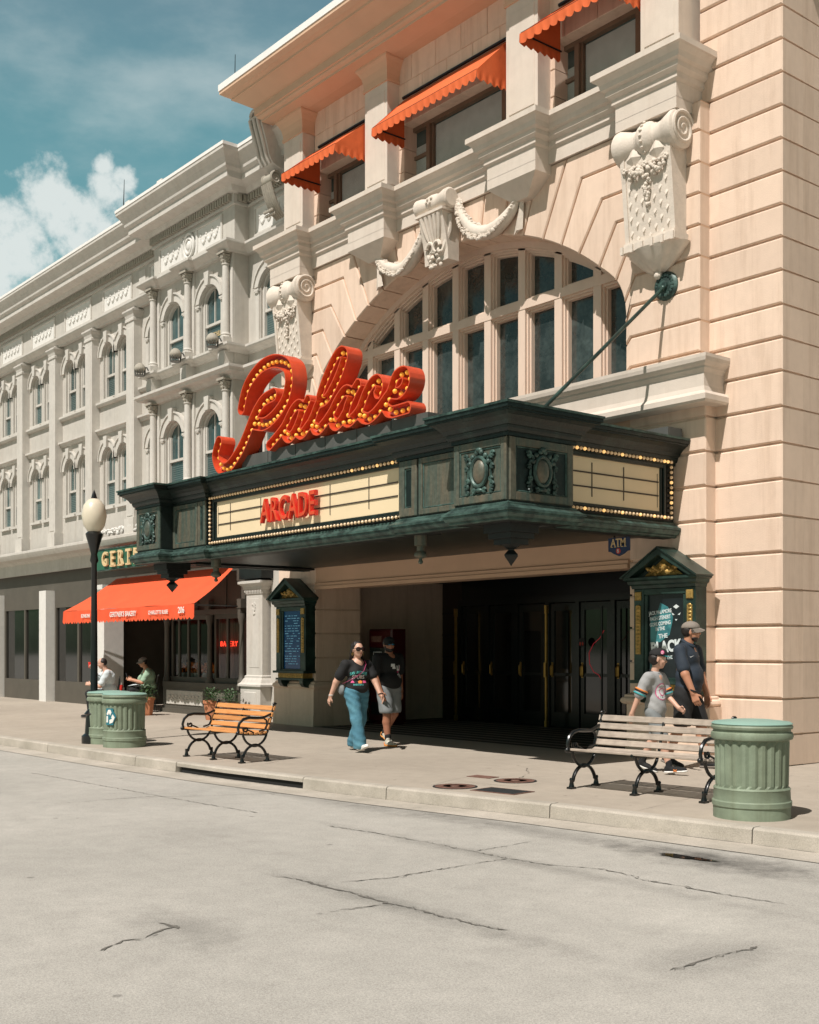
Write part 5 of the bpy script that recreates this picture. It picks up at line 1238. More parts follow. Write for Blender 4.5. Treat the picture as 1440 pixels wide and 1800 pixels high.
def gwall(mb, x0, x1, y, za, zb, wins, th=.45):
    # wall panel with arched openings: wins = (cx, hw, z0, zs, zc)
    xs = x0
    for (cx, hw, z0, zs, zc) in wins:
        mb.box(xs, cx - hw, y, y + th, za, zb); mb.box(cx - hw, cx + hw, y, y + th, za, z0)
        A = arcpts(cx, hw, zs, zc); mb.prism(A + [(cx + hw, zb), (cx - hw, zb)], 'y', y, y + th); xs = cx + hw
    mb.box(xs, x1, y, y + th, za, zb)
def gwindow(cx, hw, y, z0, zs, zc, hood=True):
    A = arcpts(cx, hw, zs, zc); f = MB(); yy = y + .055
    I = arcpts(cx, hw - .055, zs, zc - .055)
    k = len(A); vs = [(x, yy, z) for x, z in A] + [(x, yy, z) for x, z in I] + [(x, yy + .08, z) for x, z in A] + [(x, yy + .08, z) for x, z in I]; fs = []
    for i in range(k - 1): fs += [(i, i + 1, k + i + 1, k + i), (k + i, k + i + 1, 3 * k + i + 1, 3 * k + i)]
    f.add(vs, fs)
    f.box(cx - hw, cx - hw + .07, yy, yy + .08, z0, zs + .01); f.box(cx + hw - .07, cx + hw, yy, yy + .08, z0, zs + .01)
    f.box(cx - hw + .07, cx + hw - .07, yy, yy + .08, z0, z0 + .07)
    zm = z0 + (zc - z0) * .43; f.box(cx - hw + .07, cx + hw - .07, yy + .02, yy + .09, zm - .03, zm + .03)
    for s in (-1, 1): f.box(cx + s * (hw - .09) - .02, cx + s * (hw - .09) + .02, yy + .03, yy + .09, zm, zs)
    f.box(cx - .012, cx + .012, yy + .04, yy + .08, zm, zc - .06)
    w = f.build('window', 'grey_trim', GB)
    MB().prism([(cx - hw, z0), (cx + hw, z0)] + list(reversed(A)), 'y', yy + .07, yy + .075).build('pane', 'glass_sky', w)
    b = MB(); n = int((zs - z0) / .05)
    for i in range(n):
        z = z0 + .08 + i * .05
        if z < zs - .05 and (z < zm - .05 or int(abs(cx) * 10) % 3 == 0): b.box(cx - hw + .10, cx + hw - .10, yy + .066, yy + .0695, z, z + .018)
    b.build('blind', 'blind_dim', w)
    b = MB(); b.box(cx - hw - .05, cx + hw + .05, y - .08, y + .2, z0 - .07, z0); b.build('sill', 'grey_trim', w)
    if hood:
        h = MB(); O = arcpts(cx, hw + .17, zs, zc + .19, 14); I = arcpts(cx, hw + .02, zs, zc + .02, 14); k = 14
        for (OO, II, ya) in ((O, I, y - .06), (arcpts(cx, hw + .21, zs, zc + .23, 14), O, y - .09)):
            vs = [(x, ya, z) for x, z in OO] + [(x, ya, z) for x, z in II] + [(x, y + .02, z) for x, z in OO] + [(x, y + .02, z) for x, z in II]; fs = []
            for i in range(k - 1): fs += [(i, i + 1, k + i + 1, k + i), (2 * k + i, 2 * k + i + 1, i + 1, i), (k + i, k + i + 1, 3 * k + i + 1, 3 * k + i)]
            fs += [(0, k, 3 * k, 2 * k), (k - 1, 3 * k - 1, 4 * k - 1, 2 * k - 1)]
            h.add(vs, fs)
        h.prism([(cx - .075, zc - .01), (cx + .075, zc - .01), (cx + .11, zc + .30), (cx - .11, zc + .30)], 'y', y - .13, y)
        for s in ((-1, 1) if hw > .35 else ()):
            x = cx + s * (hw + .10); h.box(x - .07, x + .07, y - .025, y + .01, z0, zs - .08); h.box(x - .09, x + .09, y - .06, y + .01, zs - .08, zs - .03); h.ell((x, y - .025, zs - .10), (.075, .04, .035), 8, 5)
        h.build('hood', 'grey_trim', w)
    return w
def gcolumn(x, y, z0, z1, r=.085):
    c = MB(); c.box(x - .15, x + .15, y - .15, y + .12, z0, z0 + .14); c.lathe([(r * 1.5, z0 + .14), (r * 1.5, z0 + .17), (r * 1.2, z0 + .19), (r * 1.35, z0 + .22), (r * 1.05, z0 + .25), (r, z0 + .28), (r * .88, z1 - .28), (r * 1.1, z1 - .27), (r * 1.1, z1 - .25), (r * .9, z1 - .25)], (x, y, 0), 18)
    o = c.build('column', 'grey_trim', GB, smooth=True)
    k = MB(); k.lathe([(r * .95, z1 - .25), (r * 1.1, z1 - .17), (r * 1.6, z1 - .07), (r * 1.3, z1 - .06)], (x, y, 0), 14)
    for rr, zz, nn in ((r * 1.08, z1 - .19, 8), (r * 1.3, z1 - .12, 8)):
        for i in range(nn):
            a = 2 * math.pi * (i + (.5 if zz > z1 - .2 else 0)) / nn; k.ell((x + rr * math.cos(a), y + rr * math.sin(a), zz), (.022, .022, .038), 6, 5)
    for i in range(4):
        a = math.pi / 4 + i * math.pi / 2; k.ell((x + r * 1.8 * math.cos(a), y + r * 1.8 * math.sin(a), z1 - .075), (.03, .03, .03), 7, 5)
    k.box(x - .15, x + .15, y - .15, y + .12, z1 - .05, z1)
    k.build('capital', 'grey_capital', o, smooth=True)
COLS = [-22.43, -24.15, -25.87]
def grey():
    U = lambda cx, hw=.44: (cx, hw, 8.22, 9.38, 9.70); L = lambda cx, hw=.44: (cx, hw, 5.32, 6.58, 6.90)
    bayw = [-25.01, -23.29]
    wingw = []
    x = -28.44
    pil = [-27.64]
    while x > -46:
        wingw += [x, x - .92]; pil.append(x - 1.72); x -= 2.5
    wingw = sorted(wingw)
    mb = MB()
    gwall(mb, -26.05, -22.26, FY, 7.3, 10.3, [U(c) for c in bayw]); gwall(mb, -26.05, -22.26, FY, 4.4, 7.3, [L(c) for c in bayw])
    gwall(mb, -22.26, -20.0, RY, 7.3, 10.3, [U(-21.33)]); gwall(mb, -22.26, -20.0, RY, 4.4, 7.3, [L(-21.33)])
    gwall(mb, -47, -26.05, RY, 7.3, 10.3, [U(c, .345) for c in wingw] + [U(-26.62, .36)]); gwall(mb, -47, -26.05, RY, 4.4, 7.3, [L(c, .345) for c in wingw] + [L(-26.62, .36)])
    mb.box(-47, -26.05, RY, RY + .45, 10.3, 12.0); mb.box(-22.26, -20.0, RY, RY + .45, 10.3, 12.0); mb.box(-26.05, -22.26, FY, FY + .45, 10.3, 12.0)
    mb.box(-26.05, -25.9, FY + .44, RY + .2, 4.4, 12); mb.box(-22.41, -22.26, FY + .44, RY + .2, 4.4, 12)
    mb.box(-47, -20.0, RY + .5, RY + .7, 3.5, 12); mb.box(-47, -20, RY + .4, RY + 9, 11.9, 12.05); mb.box(-47, -20, RY + 8.8, RY + 9, 0, 12)
    mb.build('wall', 'grey_stone', GB)
    for c in bayw:
        gwindow(*((c, .44, FY) + (8.22, 9.38, 9.70))); gwindow(c, .44, FY, 5.32, 6.58, 6.90)
    gwindow(-21.33, .44, RY, 8.22, 9.38, 9.70); gwindow(-21.33, .44, RY, 5.32, 6.58, 6.90)
    gwindow(-26.62, .36, RY, 8.22, 9.38, 9.70); gwindow(-26.62, .36, RY, 5.32, 6.58, 6.90)
    for c in wingw: gwindow(c, .345, RY, 8.22, 9.38, 9.70); gwindow(c, .345, RY, 5.32, 6.58, 6.90)
    # gilt lettering on two panes
    g = MB(); txt(g, 'MITCHELL', (-23.25, FY + .112, 8.62), (1, 0, 0), (0, 0, 1), .16, .003, sx=.62, bold=.012); txt(g, '& CO', (-23.25, FY + .112, 8.46), (1, 0, 0), (0, 0, 1), .11, .003, sx=.8, bold=.01)
    g.build('window_lettering', 'sign_gold', GB)
    # columns with pilaster strips, on pedestals
    for x in COLS:
        gcolumn(x, FY - .12, 8.18, 10.2); gcolumn(x, FY - .12, 5.2, 7.44)
        p = MB()
        for z0, z1 in ((8.18, 10.2), (5.2, 7.44)): p.box(x - .166, x + .166, FY - .05, FY + .05, z0, z1)
        p.box(x - .14, x + .14, FY - .24, FY, 7.725, 8.03)
        p.build('pilaster_strip', 'grey_trim', GB)
    for c in pil:
        p = MB(); p.box(c - .22, c + .22, RY - .23, RY + .1, 4.45, 10.2); p.cbox(c - .15, c + .15, RY - .245, RY - .2, 4.9, 9.7, .012)
        pr = [(0, 9.86), (.025, 9.86), (.025, 9.92), (.01, 9.94), (.03, 10.02), (.08, 10.10), (.08, 10.14), (0, 10.14)]
        p.mold([(c - .22, RY), (c - .22, RY - .23), (c + .22, RY - .23), (c + .22, RY)], pr); p.box(c - .26, c + .26, RY - .27, RY, 4.45, 4.85)
        p.build('pilaster', 'grey_trim', GB)
    P0 = [(-47, RY), (-26.05, RY), (-26.05, FY), (-22.26, FY), (-22.26, RY), (-20.0, RY)]
    # balcony band between the floors
    pr = [(0, 7.42), (.10, 7.42), (.12, 7.46), (.16, 7.50), (.30, 7.53), (.32, 7.57), (.36, 7.60), (.36, 7.66), (.05, 7.72), (0, 7.72)]
    PB_ = [(-26.05, RY), (-26.05, FY), (-22.26, FY), (-22.26, RY), (-20.0, RY)]
    MB().mold(PB_, pr).build('band_cornice', 'grey_trim', GB)
    MB().mold([(-47, RY), (-26.4, RY)], [(0, 7.30), (.05, 7.30), (.08, 7.36), (.14, 7.38), (.14, 7.43), (0, 7.45)]).build('band_cornice', 'grey_trim', GB)
    pr = [(0, 8.0), (.04, 8.0), (.08, 8.05), (.20, 8.08), (.22, 8.11), (.22, 8.16), (0, 8.19)]
    path = [(-26.05, RY), (-26.05, FY)]
    for x in sorted(COLS): path += [(max(-26.05, x - .2), FY), (max(-26.05, x - .2), FY - .1), (min(-22.26, x + .2), FY - .1), (min(-22.26, x + .2), FY)]
    path = [p for i, p in enumerate(path) if i == 0 or (Vector(p) - Vector(path[i - 1])).length > .005] + [(-22.26, RY), (-20.0, RY)]
    MB().mold(path, pr).build('sill_course', 'grey_trim', GB)
    MB().mold([(-47, RY), (-26.3, RY)], [(0, 8.05), (.08, 8.05), (.12, 8.10), (.12, 8.15), (0, 8.17)]).build('sill_course', 'grey_trim', GB)
    # architrave over the columns, breaking round each
    pr = [(0, 10.18), (.10, 10.18), (.12, 10.22), (.17, 10.25), (.24, 10.30), (.26, 10.33), (.26, 10.38), (.05, 10.43), (0, 10.43)]
    path2 = [(-47, RY - .02)] + [p for p in path if p[0] < -20.1] + [(-20.0, RY)]
    path2[1] = (-26.05, RY - .02)
    MB().mold(path2, pr).build('architrave', 'grey_trim', GB)
    # frieze panels with swags
    def frieze(x0, x1, y, medal):
        f = MB(); f.cbox(x0, x1, y - .04, y, 11.12, 11.18, .01); f.cbox(x0, x1, y - .04, y, 10.52, 10.58, .01); f.cbox(x0, x0 + .06, y - .04, y, 10.58, 11.12, .01); f.cbox(x1 - .06, x1, y - .04, y, 10.58, 11.12, .01)
        o = f.build('frieze_panel', 'grey_trim', GB); s = MB(); w = .26; xx = x0 + .2; mid = (x0 + x1) / 2
        while xx + w < x1 - .1:
            if not (medal and abs(xx + w / 2 - mid) < .52):
                for i in range(9):
                    t = i / 8; s.ell((xx + w * t, y - .015, 10.93 - .17 * math.sin(math.pi * t)), (.03, .028, .025 + .025 * math.sin(math.pi * t)), 6, 4)
                s.ell((xx, y - .015, 10.98), (.03, .02, .035), 6, 4)
            xx += w
        if medal:
            for r in (.24, .15): s.tube([(mid + r * math.cos(a), y - .04, 10.85 + r * 1.15 * math.sin(a)) for a in np.linspace(0, 2 * math.pi, 25)[:-1]], .032, 6, closed=True)
            s.ell((mid, y - .03, 10.85), (.10, .05, .12), 10, 6)
            for g_ in (-1, 1): s.tube([(mid + g_ * (.33 + .03 * math.cos(a)), y - .02, 10.85 + .27 * math.sin(a)) for a in np.linspace(-1.4, 1.4, 8)], .03, 6)
        s.build('swag', 'grey_white', o, smooth=True)
        MB().box(x0 + .06, x1 - .06, y - .008, y + .001, 10.58, 11.12).build('panel', 'grey_white', o)
    frieze(-25.75, -22.75, FY, True); frieze(-22.0, -20.35, RY, False); frieze(-27.0, -26.2, RY, False); frieze(-29.7, -27.95, RY, False)
    for k in range(6): frieze(-32.25 - 2.5 * k, -30.45 - 2.5 * k, RY, False)
    f = MB(); f.cbox(-27.55, -27.2, RY - .03, RY, 10.55, 11.15, .01); f.build('frieze_block', 'grey_trim', GB)
    # dentils and cornice
    MB().mold(P0, [(0, 11.24), (.05, 11.24), (.05, 11.29), (0, 11.30)]).build('frieze_moulding', 'grey_trim', GB)
    d = MB()
    def dent(xa, xb, y, step=.105):
        x = xa
        while x < xb: d.box(x, x + .06, y - .13, y, 11.31, 11.46); x += step
    dent(-40, -26.1, RY); dent(-26.05, -22.3, FY); dent(-22.2, -20.1, RY)
    y = FY + .05
    while y < RY: d.box(-22.26, -22.13, y, y + .06, 11.31, 11.46); y += .105
    tag(d.build('dentil_row', 'grey_capital', GB), kind='stuff')
    pr = [(0, 11.30), (.04, 11.30), (.04, 11.47), (.15, 11.48), (.17, 11.52), (.20, 11.58), (.46, 11.61), (.46, 11.74), (.49, 11.76), (.53, 11.80), (.54, 11.86), (.60, 11.97), (.67, 12.06), (.69, 12.08), (.69, 12.15), (0, 12.18)]
    MB().mold(P0, pr).build('cornice', 'grey_trim', GB)
    MB().mold(P0, [(-.2, 12.15), (.705, 12.152), (.705, 12.22), (-.2, 12.26)]).build('roof_edge', 'roof_white', GB)
    for x in (-26.2, -24.55): MB().box(x - .12, x + .12, 12.58, 12.66, 12.2, 12.32).build('vent_block', 'grey_white', GB)
    MB().tube([(-26.55, 12.65, 12.2), (-26.5, 12.65, 12.95)], [.014, .006], 6).build('lightning_rod', 'iron', GB)
    # scrolled end block at the party wall
    p = [(12.62, 12.36), (12.68, 12.50), (12.80, 12.58), (12.95, 12.56), (14.6, 12.5), (14.6, 11.3), (13.1, 11.36), (12.93, 11.42), (12.84, 11.55), (12.76, 11.85), (12.66, 12.15)]
    e = MB(); e.prism(p, 'x', -20.68, -20.24); eb = e.build('end_block', 'grey_trim', GB)
    q = MB()
    for k, x in enumerate((-20.60, -20.46, -20.32)): q.tube([(x, 12.60 - .01, 12.30), (x, 12.63, 12.15), (x, 12.73, 11.86), (x, 12.81, 11.58), (x, 12.90, 11.43)], .035, 8)
    q.tube([(-20.46 + .12 * math.cos(a), 12.60, 12.36 + .10 * math.sin(a)) for a in np.linspace(0, math.pi, 9)], .035, 7); q.build('end_block_moulding', 'grey_trim', eb, smooth=True)
    q = MB(); cy, cz = 13.02, 11.16
    for s in (-1, 1):
        pts = [(-20.46 + s * .17, cy + .14 * (1 - i / 40) * math.cos(i * .38), cz + .14 * (1 - i / 40) * math.sin(i * .38)) for i in range(38)]; q.tube(pts, [.034 * (1 - i / 60) for i in range(38)], 6)
    q.lathe([(.08, -.18), (.12, -.15), (.11, .15), (.08, .18)], (-20.46, cy, cz), 14, axis='x')
    for k in range(5): q.tube([(-20.60 + k * .07, 12.90, 11.05), (-20.60 + k * .07, 12.98, 10.8), (-20.60 + k * .07, 13.1, 10.55), (-20.60 + k * .07, 13.25, 10.42)], [.04, .045, .04, .02], 7)
    for k in range(10): q.ell((-20.6 + (k % 5) * .07, 12.95 + .05 * (k // 5), 10.5 - .06 * (k // 5)), .035, 6, 4)
    q.build('scroll_bracket', 'grey_capital', GB, smooth=True)
    # ground floor: fascia, shopfront
    MB().mold([(-47, 13.3), (-20.35, 13.3)], [(0, 3.72), (.05, 3.72), (.05, 4.05), (.10, 4.08), (.14, 4.13), (.36, 4.17), (.40, 4.24), (.43, 4.30), (.43, 4.36), (.1, 4.44), (0, 4.44)]).build('shop_cornice', 'grey_trim', GB)
    c = MB()
    rn = random.Random(8)
    for i in range(70): c.ell((-29.6 + i * .035, 13.42 - rn.random() * .08, 4.52 + rn.random() * .16), (rn.uniform(.03, .06), .05, rn.uniform(.03, .06)), 6, 4)
    c.build('carved_relief', 'grey_white', GB, smooth=True)
    w = MB(); Y = 13.45
    w.box(-21.15, -20.2, Y, Y + .3, 0, 3.75)
    w.build('shop_side_wall', 'grey_stone', GB)
    w = MB(); w.box(-47, -29.4, Y + .003, Y + .3, 3.2, 3.75); w.box(-29.4, -21.1, Y, Y + .3, 3.2, 3.75)
    w.box(-25.75, -22.2, Y - .12, Y + .12, 2.30, 2.42); w.box(-25.75, -22.2, Y, Y + .1, 2.42, 3.2)
    for x in (-25.0, -24.3, -23.0): w.box(x - .03, x + .03, Y - .03, Y + .02, 2.42, 3.2)
    w.box(-25.75, -22.2, Y - .16, Y + .12, .62, .74); w.box(-25.8, -22.15, Y - .12, Y + .1, .10, .62); w.box(-25.85, -22.1, Y - .18, Y + .1, 0, .10)
    w.build('shop_frame', 'shop_brown', GB)
    for x0, x1 in ((-25.6, -23.85), (-23.45, -22.4)):
        pn = MB(); pn.cbox(x0, x1, Y - .145, Y - .1, .2, .54, .012)
        o = pn.build('stall_panel', 'grey_trim', GB); q = MB(); k = x0 + .2
        while k < x1 - .15: q.tube([(k + .05 * math.cos(a), Y - .148, .37 + .05 * math.sin(a)) for a in np.linspace(0, 5.4, 9)], .014, 5); k += .17
        q.build('panel_relief', 'grey_trim', o, smooth=True)
    for x in (-25.72, -23.66, -22.25):
        k = MB(); k.lathe([(.10, .74), (.10, .82), (.07, .86), (.06, 1.0), (.052, 2.05), (.07, 2.1), (.09, 2.2), (.10, 2.30)], (x, Y - .05, 0), 14); k.box(x - .1, x + .1, Y - .14, Y + .1, 2.42, 2.62); k.build('shop_column', 'shop_brown', GB, smooth=True)
    for x0, x1, bars in ((-25.6, -23.78, (-25.25, -24.8, -24.3)), (-23.54, -22.37, (-22.98,))):
        f = MB(); f.box(x0, x0 + .07, Y, Y + .07, .74, 2.3); f.box(x1 - .07, x1, Y, Y + .07, .74, 2.3); f.box(x0 + .07, x1 - .07, Y, Y + .07, 2.2, 2.3); f.box(x0 + .07, x1 - .07, Y, Y + .07, .74, .86)
        for b_ in bars: f.box(b_ - .035, b_ + .035, Y + .01, Y + .07, .86, 2.2)
        o = f.build('shop_window', 'shop_brown', GB); MB().add([(x0 + .05, Y + .036, .8), (x1 - .05, Y + .036, .8), (x1 - .05, Y + .036, 2.25), (x0 + .05, Y + .036, 2.25)], [(0, 1, 2, 3)]).build('pane', 'glass_clear', o)
    b = MB(); b.box(-29.4, -21.2, 16.2, 16.4, 0, 3.2); b.box(-25.75, -25.6, Y + .1, 16.2, 0, 3.2); b.box(-22.3, -22.15, Y + .1, 16.2, 0, 3.2); b.box(-29.4, -21.2, Y + .3, 16.4, 3.15, 3.3); b.box(-25.6, -22.3, Y + .1, 15.0, .70, .78); b.box(-29.5, -29.35, Y + .3, 16.2, 0, 3.2); b.box(-25.6, -22.3, 14.9, 15.0, .78, 3.15)
    b.build('shop_interior', 'shop_brown', GB)
    c = MB(); n = 60
    vs = []
    for i in range(n + 1):
        x = -23.95 + 1.45 * i / n; y = 13.72 + .035 * math.sin(i * 1.1) + .02 * math.sin(i * 2.7); vs += [(x, y, .8), (x, y, 2.25)]
    c.add(vs, [(2 * i, 2 * i + 2, 2 * i + 3, 2 * i + 1) for i in range(n)]); c.build('curtain', 'curtain', GB)
    # entry reveal and piers
    p = MB(); p.box(-29.32, -28.85, 13.2, 13.75, .5, 2.9); p.box(-29.4, -28.8, 13.14, 13.75, 0, .5); p.mold([(-29.32, 13.7), (-29.32, 13.2), (-28.85, 13.2), (-28.85, 13.7)], [(0, 2.9), (.03, 2.9), (.04, 3.0), (.09, 3.08), (.09, 3.2), (0, 3.2)])
    p.build('shop_pier', 'grey_white', GB)
    for x in (-33.0, -37.0, -41.0): MB().box(x - .25, x + .25, 13.2, 13.75, 0, 3.2).build('shop_pier', 'grey_white', GB)
    for a, b_ in ((-32.7, -29.45), (-36.7, -33.3), (-40.7, -37.3), (-46, -41.3)):
        f = MB(); f.box(a, b_, Y, Y + .12, 0, .6); f.box(a, b_, Y, Y + .12, 2.7, 3.2); f.box(a, a + .1, Y, Y + .12, .6, 2.7); f.box(b_ - .1, b_, Y, Y + .12, .6, 2.7); f.box((a + b_) / 2 - .05, (a + b_) / 2 + .05, Y, Y + .12, .6, 2.7); o = f.build('shop_window', 'shop_brown', GB); MB().box(a + .05, b_ - .05, Y + .05, Y + .06, .5, 2.8).build('pane', 'glass_shop', o)
    d = MB(); d.box(-28.2, -28.1, 14.6, 14.7, 0, 2.5); d.box(-27.1, -27.0, 14.6, 14.7, 0, 2.5); d.box(-28.1, -27.1, 14.6, 14.7, 2.35, 2.5); d.box(-28.1, -27.1, 14.6, 14.7, 0, .8); o = d.build('door', 'shop_brown', GB); MB().box(-28.1, -27.1, 14.63, 14.65, .8, 2.35).build('pane', 'glass_shop', o)
    p = MB(); X0, X1 = -21.86, -21.22; yy = 13.28
    p.box(X0, X1, yy, yy + .5, .82, 2.72); p.cbox(X0 + .12, X1 - .12, yy - .008, yy + .02, 1.12, 2.6, .006); p.box(X0 - .08, X1 + .08, yy - .1, yy + .5, 0, .72)
    p.cbox(X0 + .08, X1 - .08, yy - .115, yy - .08, .2, .6, .01)
    p.mold([(X0, yy + .4), (X0, yy), (X1, yy), (X1, yy + .4)], [(0, .72), (.14, .72), (.14, .76), (.09, .80), (.06, .86), (.03, .90), (.03, .94), (0, .96)])
    p.mold([(X0, yy + .4), (X0, yy), (X1, yy), (X1, yy + .4)], [(0, 2.70), (.02, 2.70), (.02, 2.78), (.05, 2.80), (.06, 2.86), (.14, 2.92), (.14, 2.97), (0, 3.0)])
    for i in range(11): p.box(X0 - .02 + i * .064, X0 + .014 + i * .064, yy - .045, yy, 2.74, 2.79)
    o = p.build('shop_pilaster', 'grey_trim', GB)
    q = MB(); rn = random.Random(6)
    for i in range(16): t = rn.random(); q.ell(((X0 + X1) / 2 + rn.uniform(-.1, .1) * (1 - t * .7), yy - .012, 2.5 - .28 * t), (.025, .015, .03), 6, 4)
    q.build('pilaster_relief', 'grey_trim', o, smooth=True)
    MB().box(-21.95, -21.05, 13.15, 13.5, 3.02, 3.35).build('dark_box', 'bronze_dark', GB)  # plain dark box above the shop pilaster
grey()
def shop_things():
    s = thing('shop_sign', (-25.5, 12.85, 3.45), 'green shop sign board with raised gold letters above the orange shop awning', 'sign')
    b = MB(); b.cbox(-28.5, -22.4, 12.80, 12.92, 3.50, 4.06, .02); b.build('board', 'sign_green', s)
    e = MB(); e.box(-28.5, -22.4, 12.785, 12.80, 3.50, 3.53); e.box(-28.5, -22.4, 12.785, 12.80, 4.03, 4.06); e.build('border', 'verdigris', s)
    t = MB(); x = -28.06
    for ch, w in zip("GERTNER'S", (.47, .43, .45, .43, .47, .43, .45, .2, .4)):
        txt(t, ch, (x + w / 2, 12.76, 3.77), (1, 0, 0), (0, 0, 1), .50, .05, sx=.92, bold=.02); 
        if ch in 'ERTN':
            for dz in (-.17, .17): t.box(x + w / 2 - .15, x + w / 2 + (.17 if ch == 'E' else .14 if ch in 'RN' and dz < 0 or ch == 'N' else .05 if ch == 'R' else .1), 12.742, 12.78, 3.77 + dz - .022, 3.77 + dz + .022)
        x += w
    txt(t, 'BAKERY', (-23.45, 12.76, 3.77), (1, 0, 0), (0, 0, 1), .46, .05, bold=.02)
    t.build('lettering', 'sign_gold', s)
    k = MB()
    for x in (-28, -25, -22.8): k.box(x - .03, x + .03, 12.92, 13.4, 3.7, 3.76)
    k.build('bracket', 'iron', s)
    # shop awning
    a = thing('shop_awning', (-25.4, 13.2, 2.25), 'long red orange awning with white lettering on its valance over the bakery front', 'awning')
    c = MB(); N, R_ = 26, 8; vs = []
    for i in range(R_ + 1):
        f = i / R_
        for j in range(N + 1):
            g = j / N; x = -28.75 + (28.75 - 21.93) * g; y = 13.25 - 1.2 * f; z = 3.33 - .86 * f - .05 * math.sin(math.pi * f) + .012 * math.sin(g * 20) * f
            if i == 0: x = -28.2 + (28.2 - 22.3) * g
            else: x = x + (1 - f) * (.55 if g < .02 else 0) * 0
            x = (-28.2 - .55 * f) + ((28.2 + .55 * f) - (22.3 - .37 * f)) * g
            vs.append((x, y, z))
    c.add(vs, [(i * (N + 1) + j, i * (N + 1) + j + 1, (i + 1) * (N + 1) + j + 1, (i + 1) * (N + 1) + j) for i in range(R_) for j in range(N)])
    c.build('canopy', 'red_cloth', a, smooth=True)
    v = MB(); m_ = 42 * 6; vs = []
    for i in range(m_ + 1):
        f = i / m_; x = -28.75 + 6.82 * f; o = .015 * math.sin(i * .33); vs += [(x, 12.05, 2.47), (x, 12.05 - .02 + o, 2.20 - .05 * abs(math.sin(f * 42 * math.pi)) ** .7)]
    v.add(vs, [(2 * i, 2 * i + 2, 2 * i + 3, 2 * i + 1) for i in range(m_)])
    v.build('valance', 'red_cloth', a)
    w = MB()
    txt(w, "GERTNER'S BAKERY", (-25.25, 12.005, 2.325), (1, 0, 0), (0, 0, 1), .165, .006, sx=.95, bold=.012, shear=.15)
    txt(w, "CHARLOTTE RUSSE", (-23.48, 12.005, 2.325), (1, 0, 0), (0, 0, 1), .125, .006, sx=.86, bold=.006)
    txt(w, "206", (-22.42, 12.005, 2.345), (1, 0, 0), (0, 0, 1), .19, .006, bold=.015)
    txt(w, "BONBONS", (-27.3, 12.005, 2.325), (1, 0, 0), (0, 0, 1), .125, .006, sx=.86, bold=.006)
    w.build('lettering', 'white_paint', a)
    r = MB(); r.tube([(-28.6, 13.2, 2.45), (-28.7, 12.07, 2.45), (-21.97, 12.07, 2.45), (-22.1, 13.2, 2.45)], .015, 6); r.build('frame', 'iron', a)
    n = thing('neon_sign', (-23.3, 13.6, 1.55), 'small glowing red BAKERY neon in the curtained shop window', 'neon sign')
    t = MB(); txt(t, 'BAKERY', (-23.12, 13.58, 1.63), (1, 0, 0), (0, 0, 1), .17, .012, sx=1.05, bold=-.004, sp=1.25, shear=.1); t.build('lettering', 'neon_red', n)
    r = MB(); r.tube([(-23.54, 13.6, 1.62), (-22.70, 13.6, 1.62)], .006, 5); r.tube([(-23.54, 13.6, 1.62), (-23.54, 13.6, 2.3)], .004, 5); r.tube([(-22.70, 13.6, 1.62), (-22.70, 13.6, 2.3)], .004, 5); r.build('hanger', 'iron', n)
    rn = random.Random(12)
    for k, x in enumerate((-25.55, -25.2, -24.85, -24.45, -24.1)):
        f = thing('flower_pot', (x, 13.75, .78), 'white tub of orange blooms on the ledge inside the bakery window', 'flower pot', 'orange blooms in the bakery window')
        MB().lathe([(.07, .78), (.10, .93), (.10, .95), (.085, .95)], (x, 13.75, 0), 14).build('pot', 'white_paint', f, smooth=True)
        g = MB()
        for i in range(22): g.ell((x + rn.uniform(-.13, .13), 13.75 + rn.uniform(-.08, .08), .97 + rn.random() * .2), rn.uniform(.035, .06), 7, 5)
        g.build('blooms', 'flower_orange', f, smooth=True)
    for k, (x, lb) in enumerate(((-22.35, 'small grey floodlight on the sill course by the rightmost upper column'), (-24.02, 'small grey floodlight on the sill course by the middle upper column'), (-25.80, 'small grey floodlight at the left corner of the bay, lens tipped outward'))):
        t = thing('floodlight', (x, 12.75, 8.19), lb, 'floodlight'); y = 12.72
        MB().lathe([(.10, .0), (.14, .05), (.14, .10), (.10, .17), (.05, .21), (0, .22)], (x, y, 8.14), 16).build('housing', 'grey_capital', t, smooth=True)
        g = MB()
        for i in range(12):
            a = 2 * math.pi * i / 12; g.tube([(x + .13 * math.cos(a), y + .13 * math.sin(a), 8.18), (x + .115 * math.cos(a), y + .115 * math.sin(a), 8.05)], .009, 5)
        g.lathe([(.0, 8.05), (.115, 8.05), (.12, 8.07), (.0, 8.07)], (x, y, 0), 14); g.build('guard', 'grey_metal', t)
        MB().tube([(x, y + .05, 8.28), (x + .12, y + .12, 8.24), (x + .14, y + .15, 8.17)], .018, 6).build('bracket', 'grey_metal', t)
shop_things()
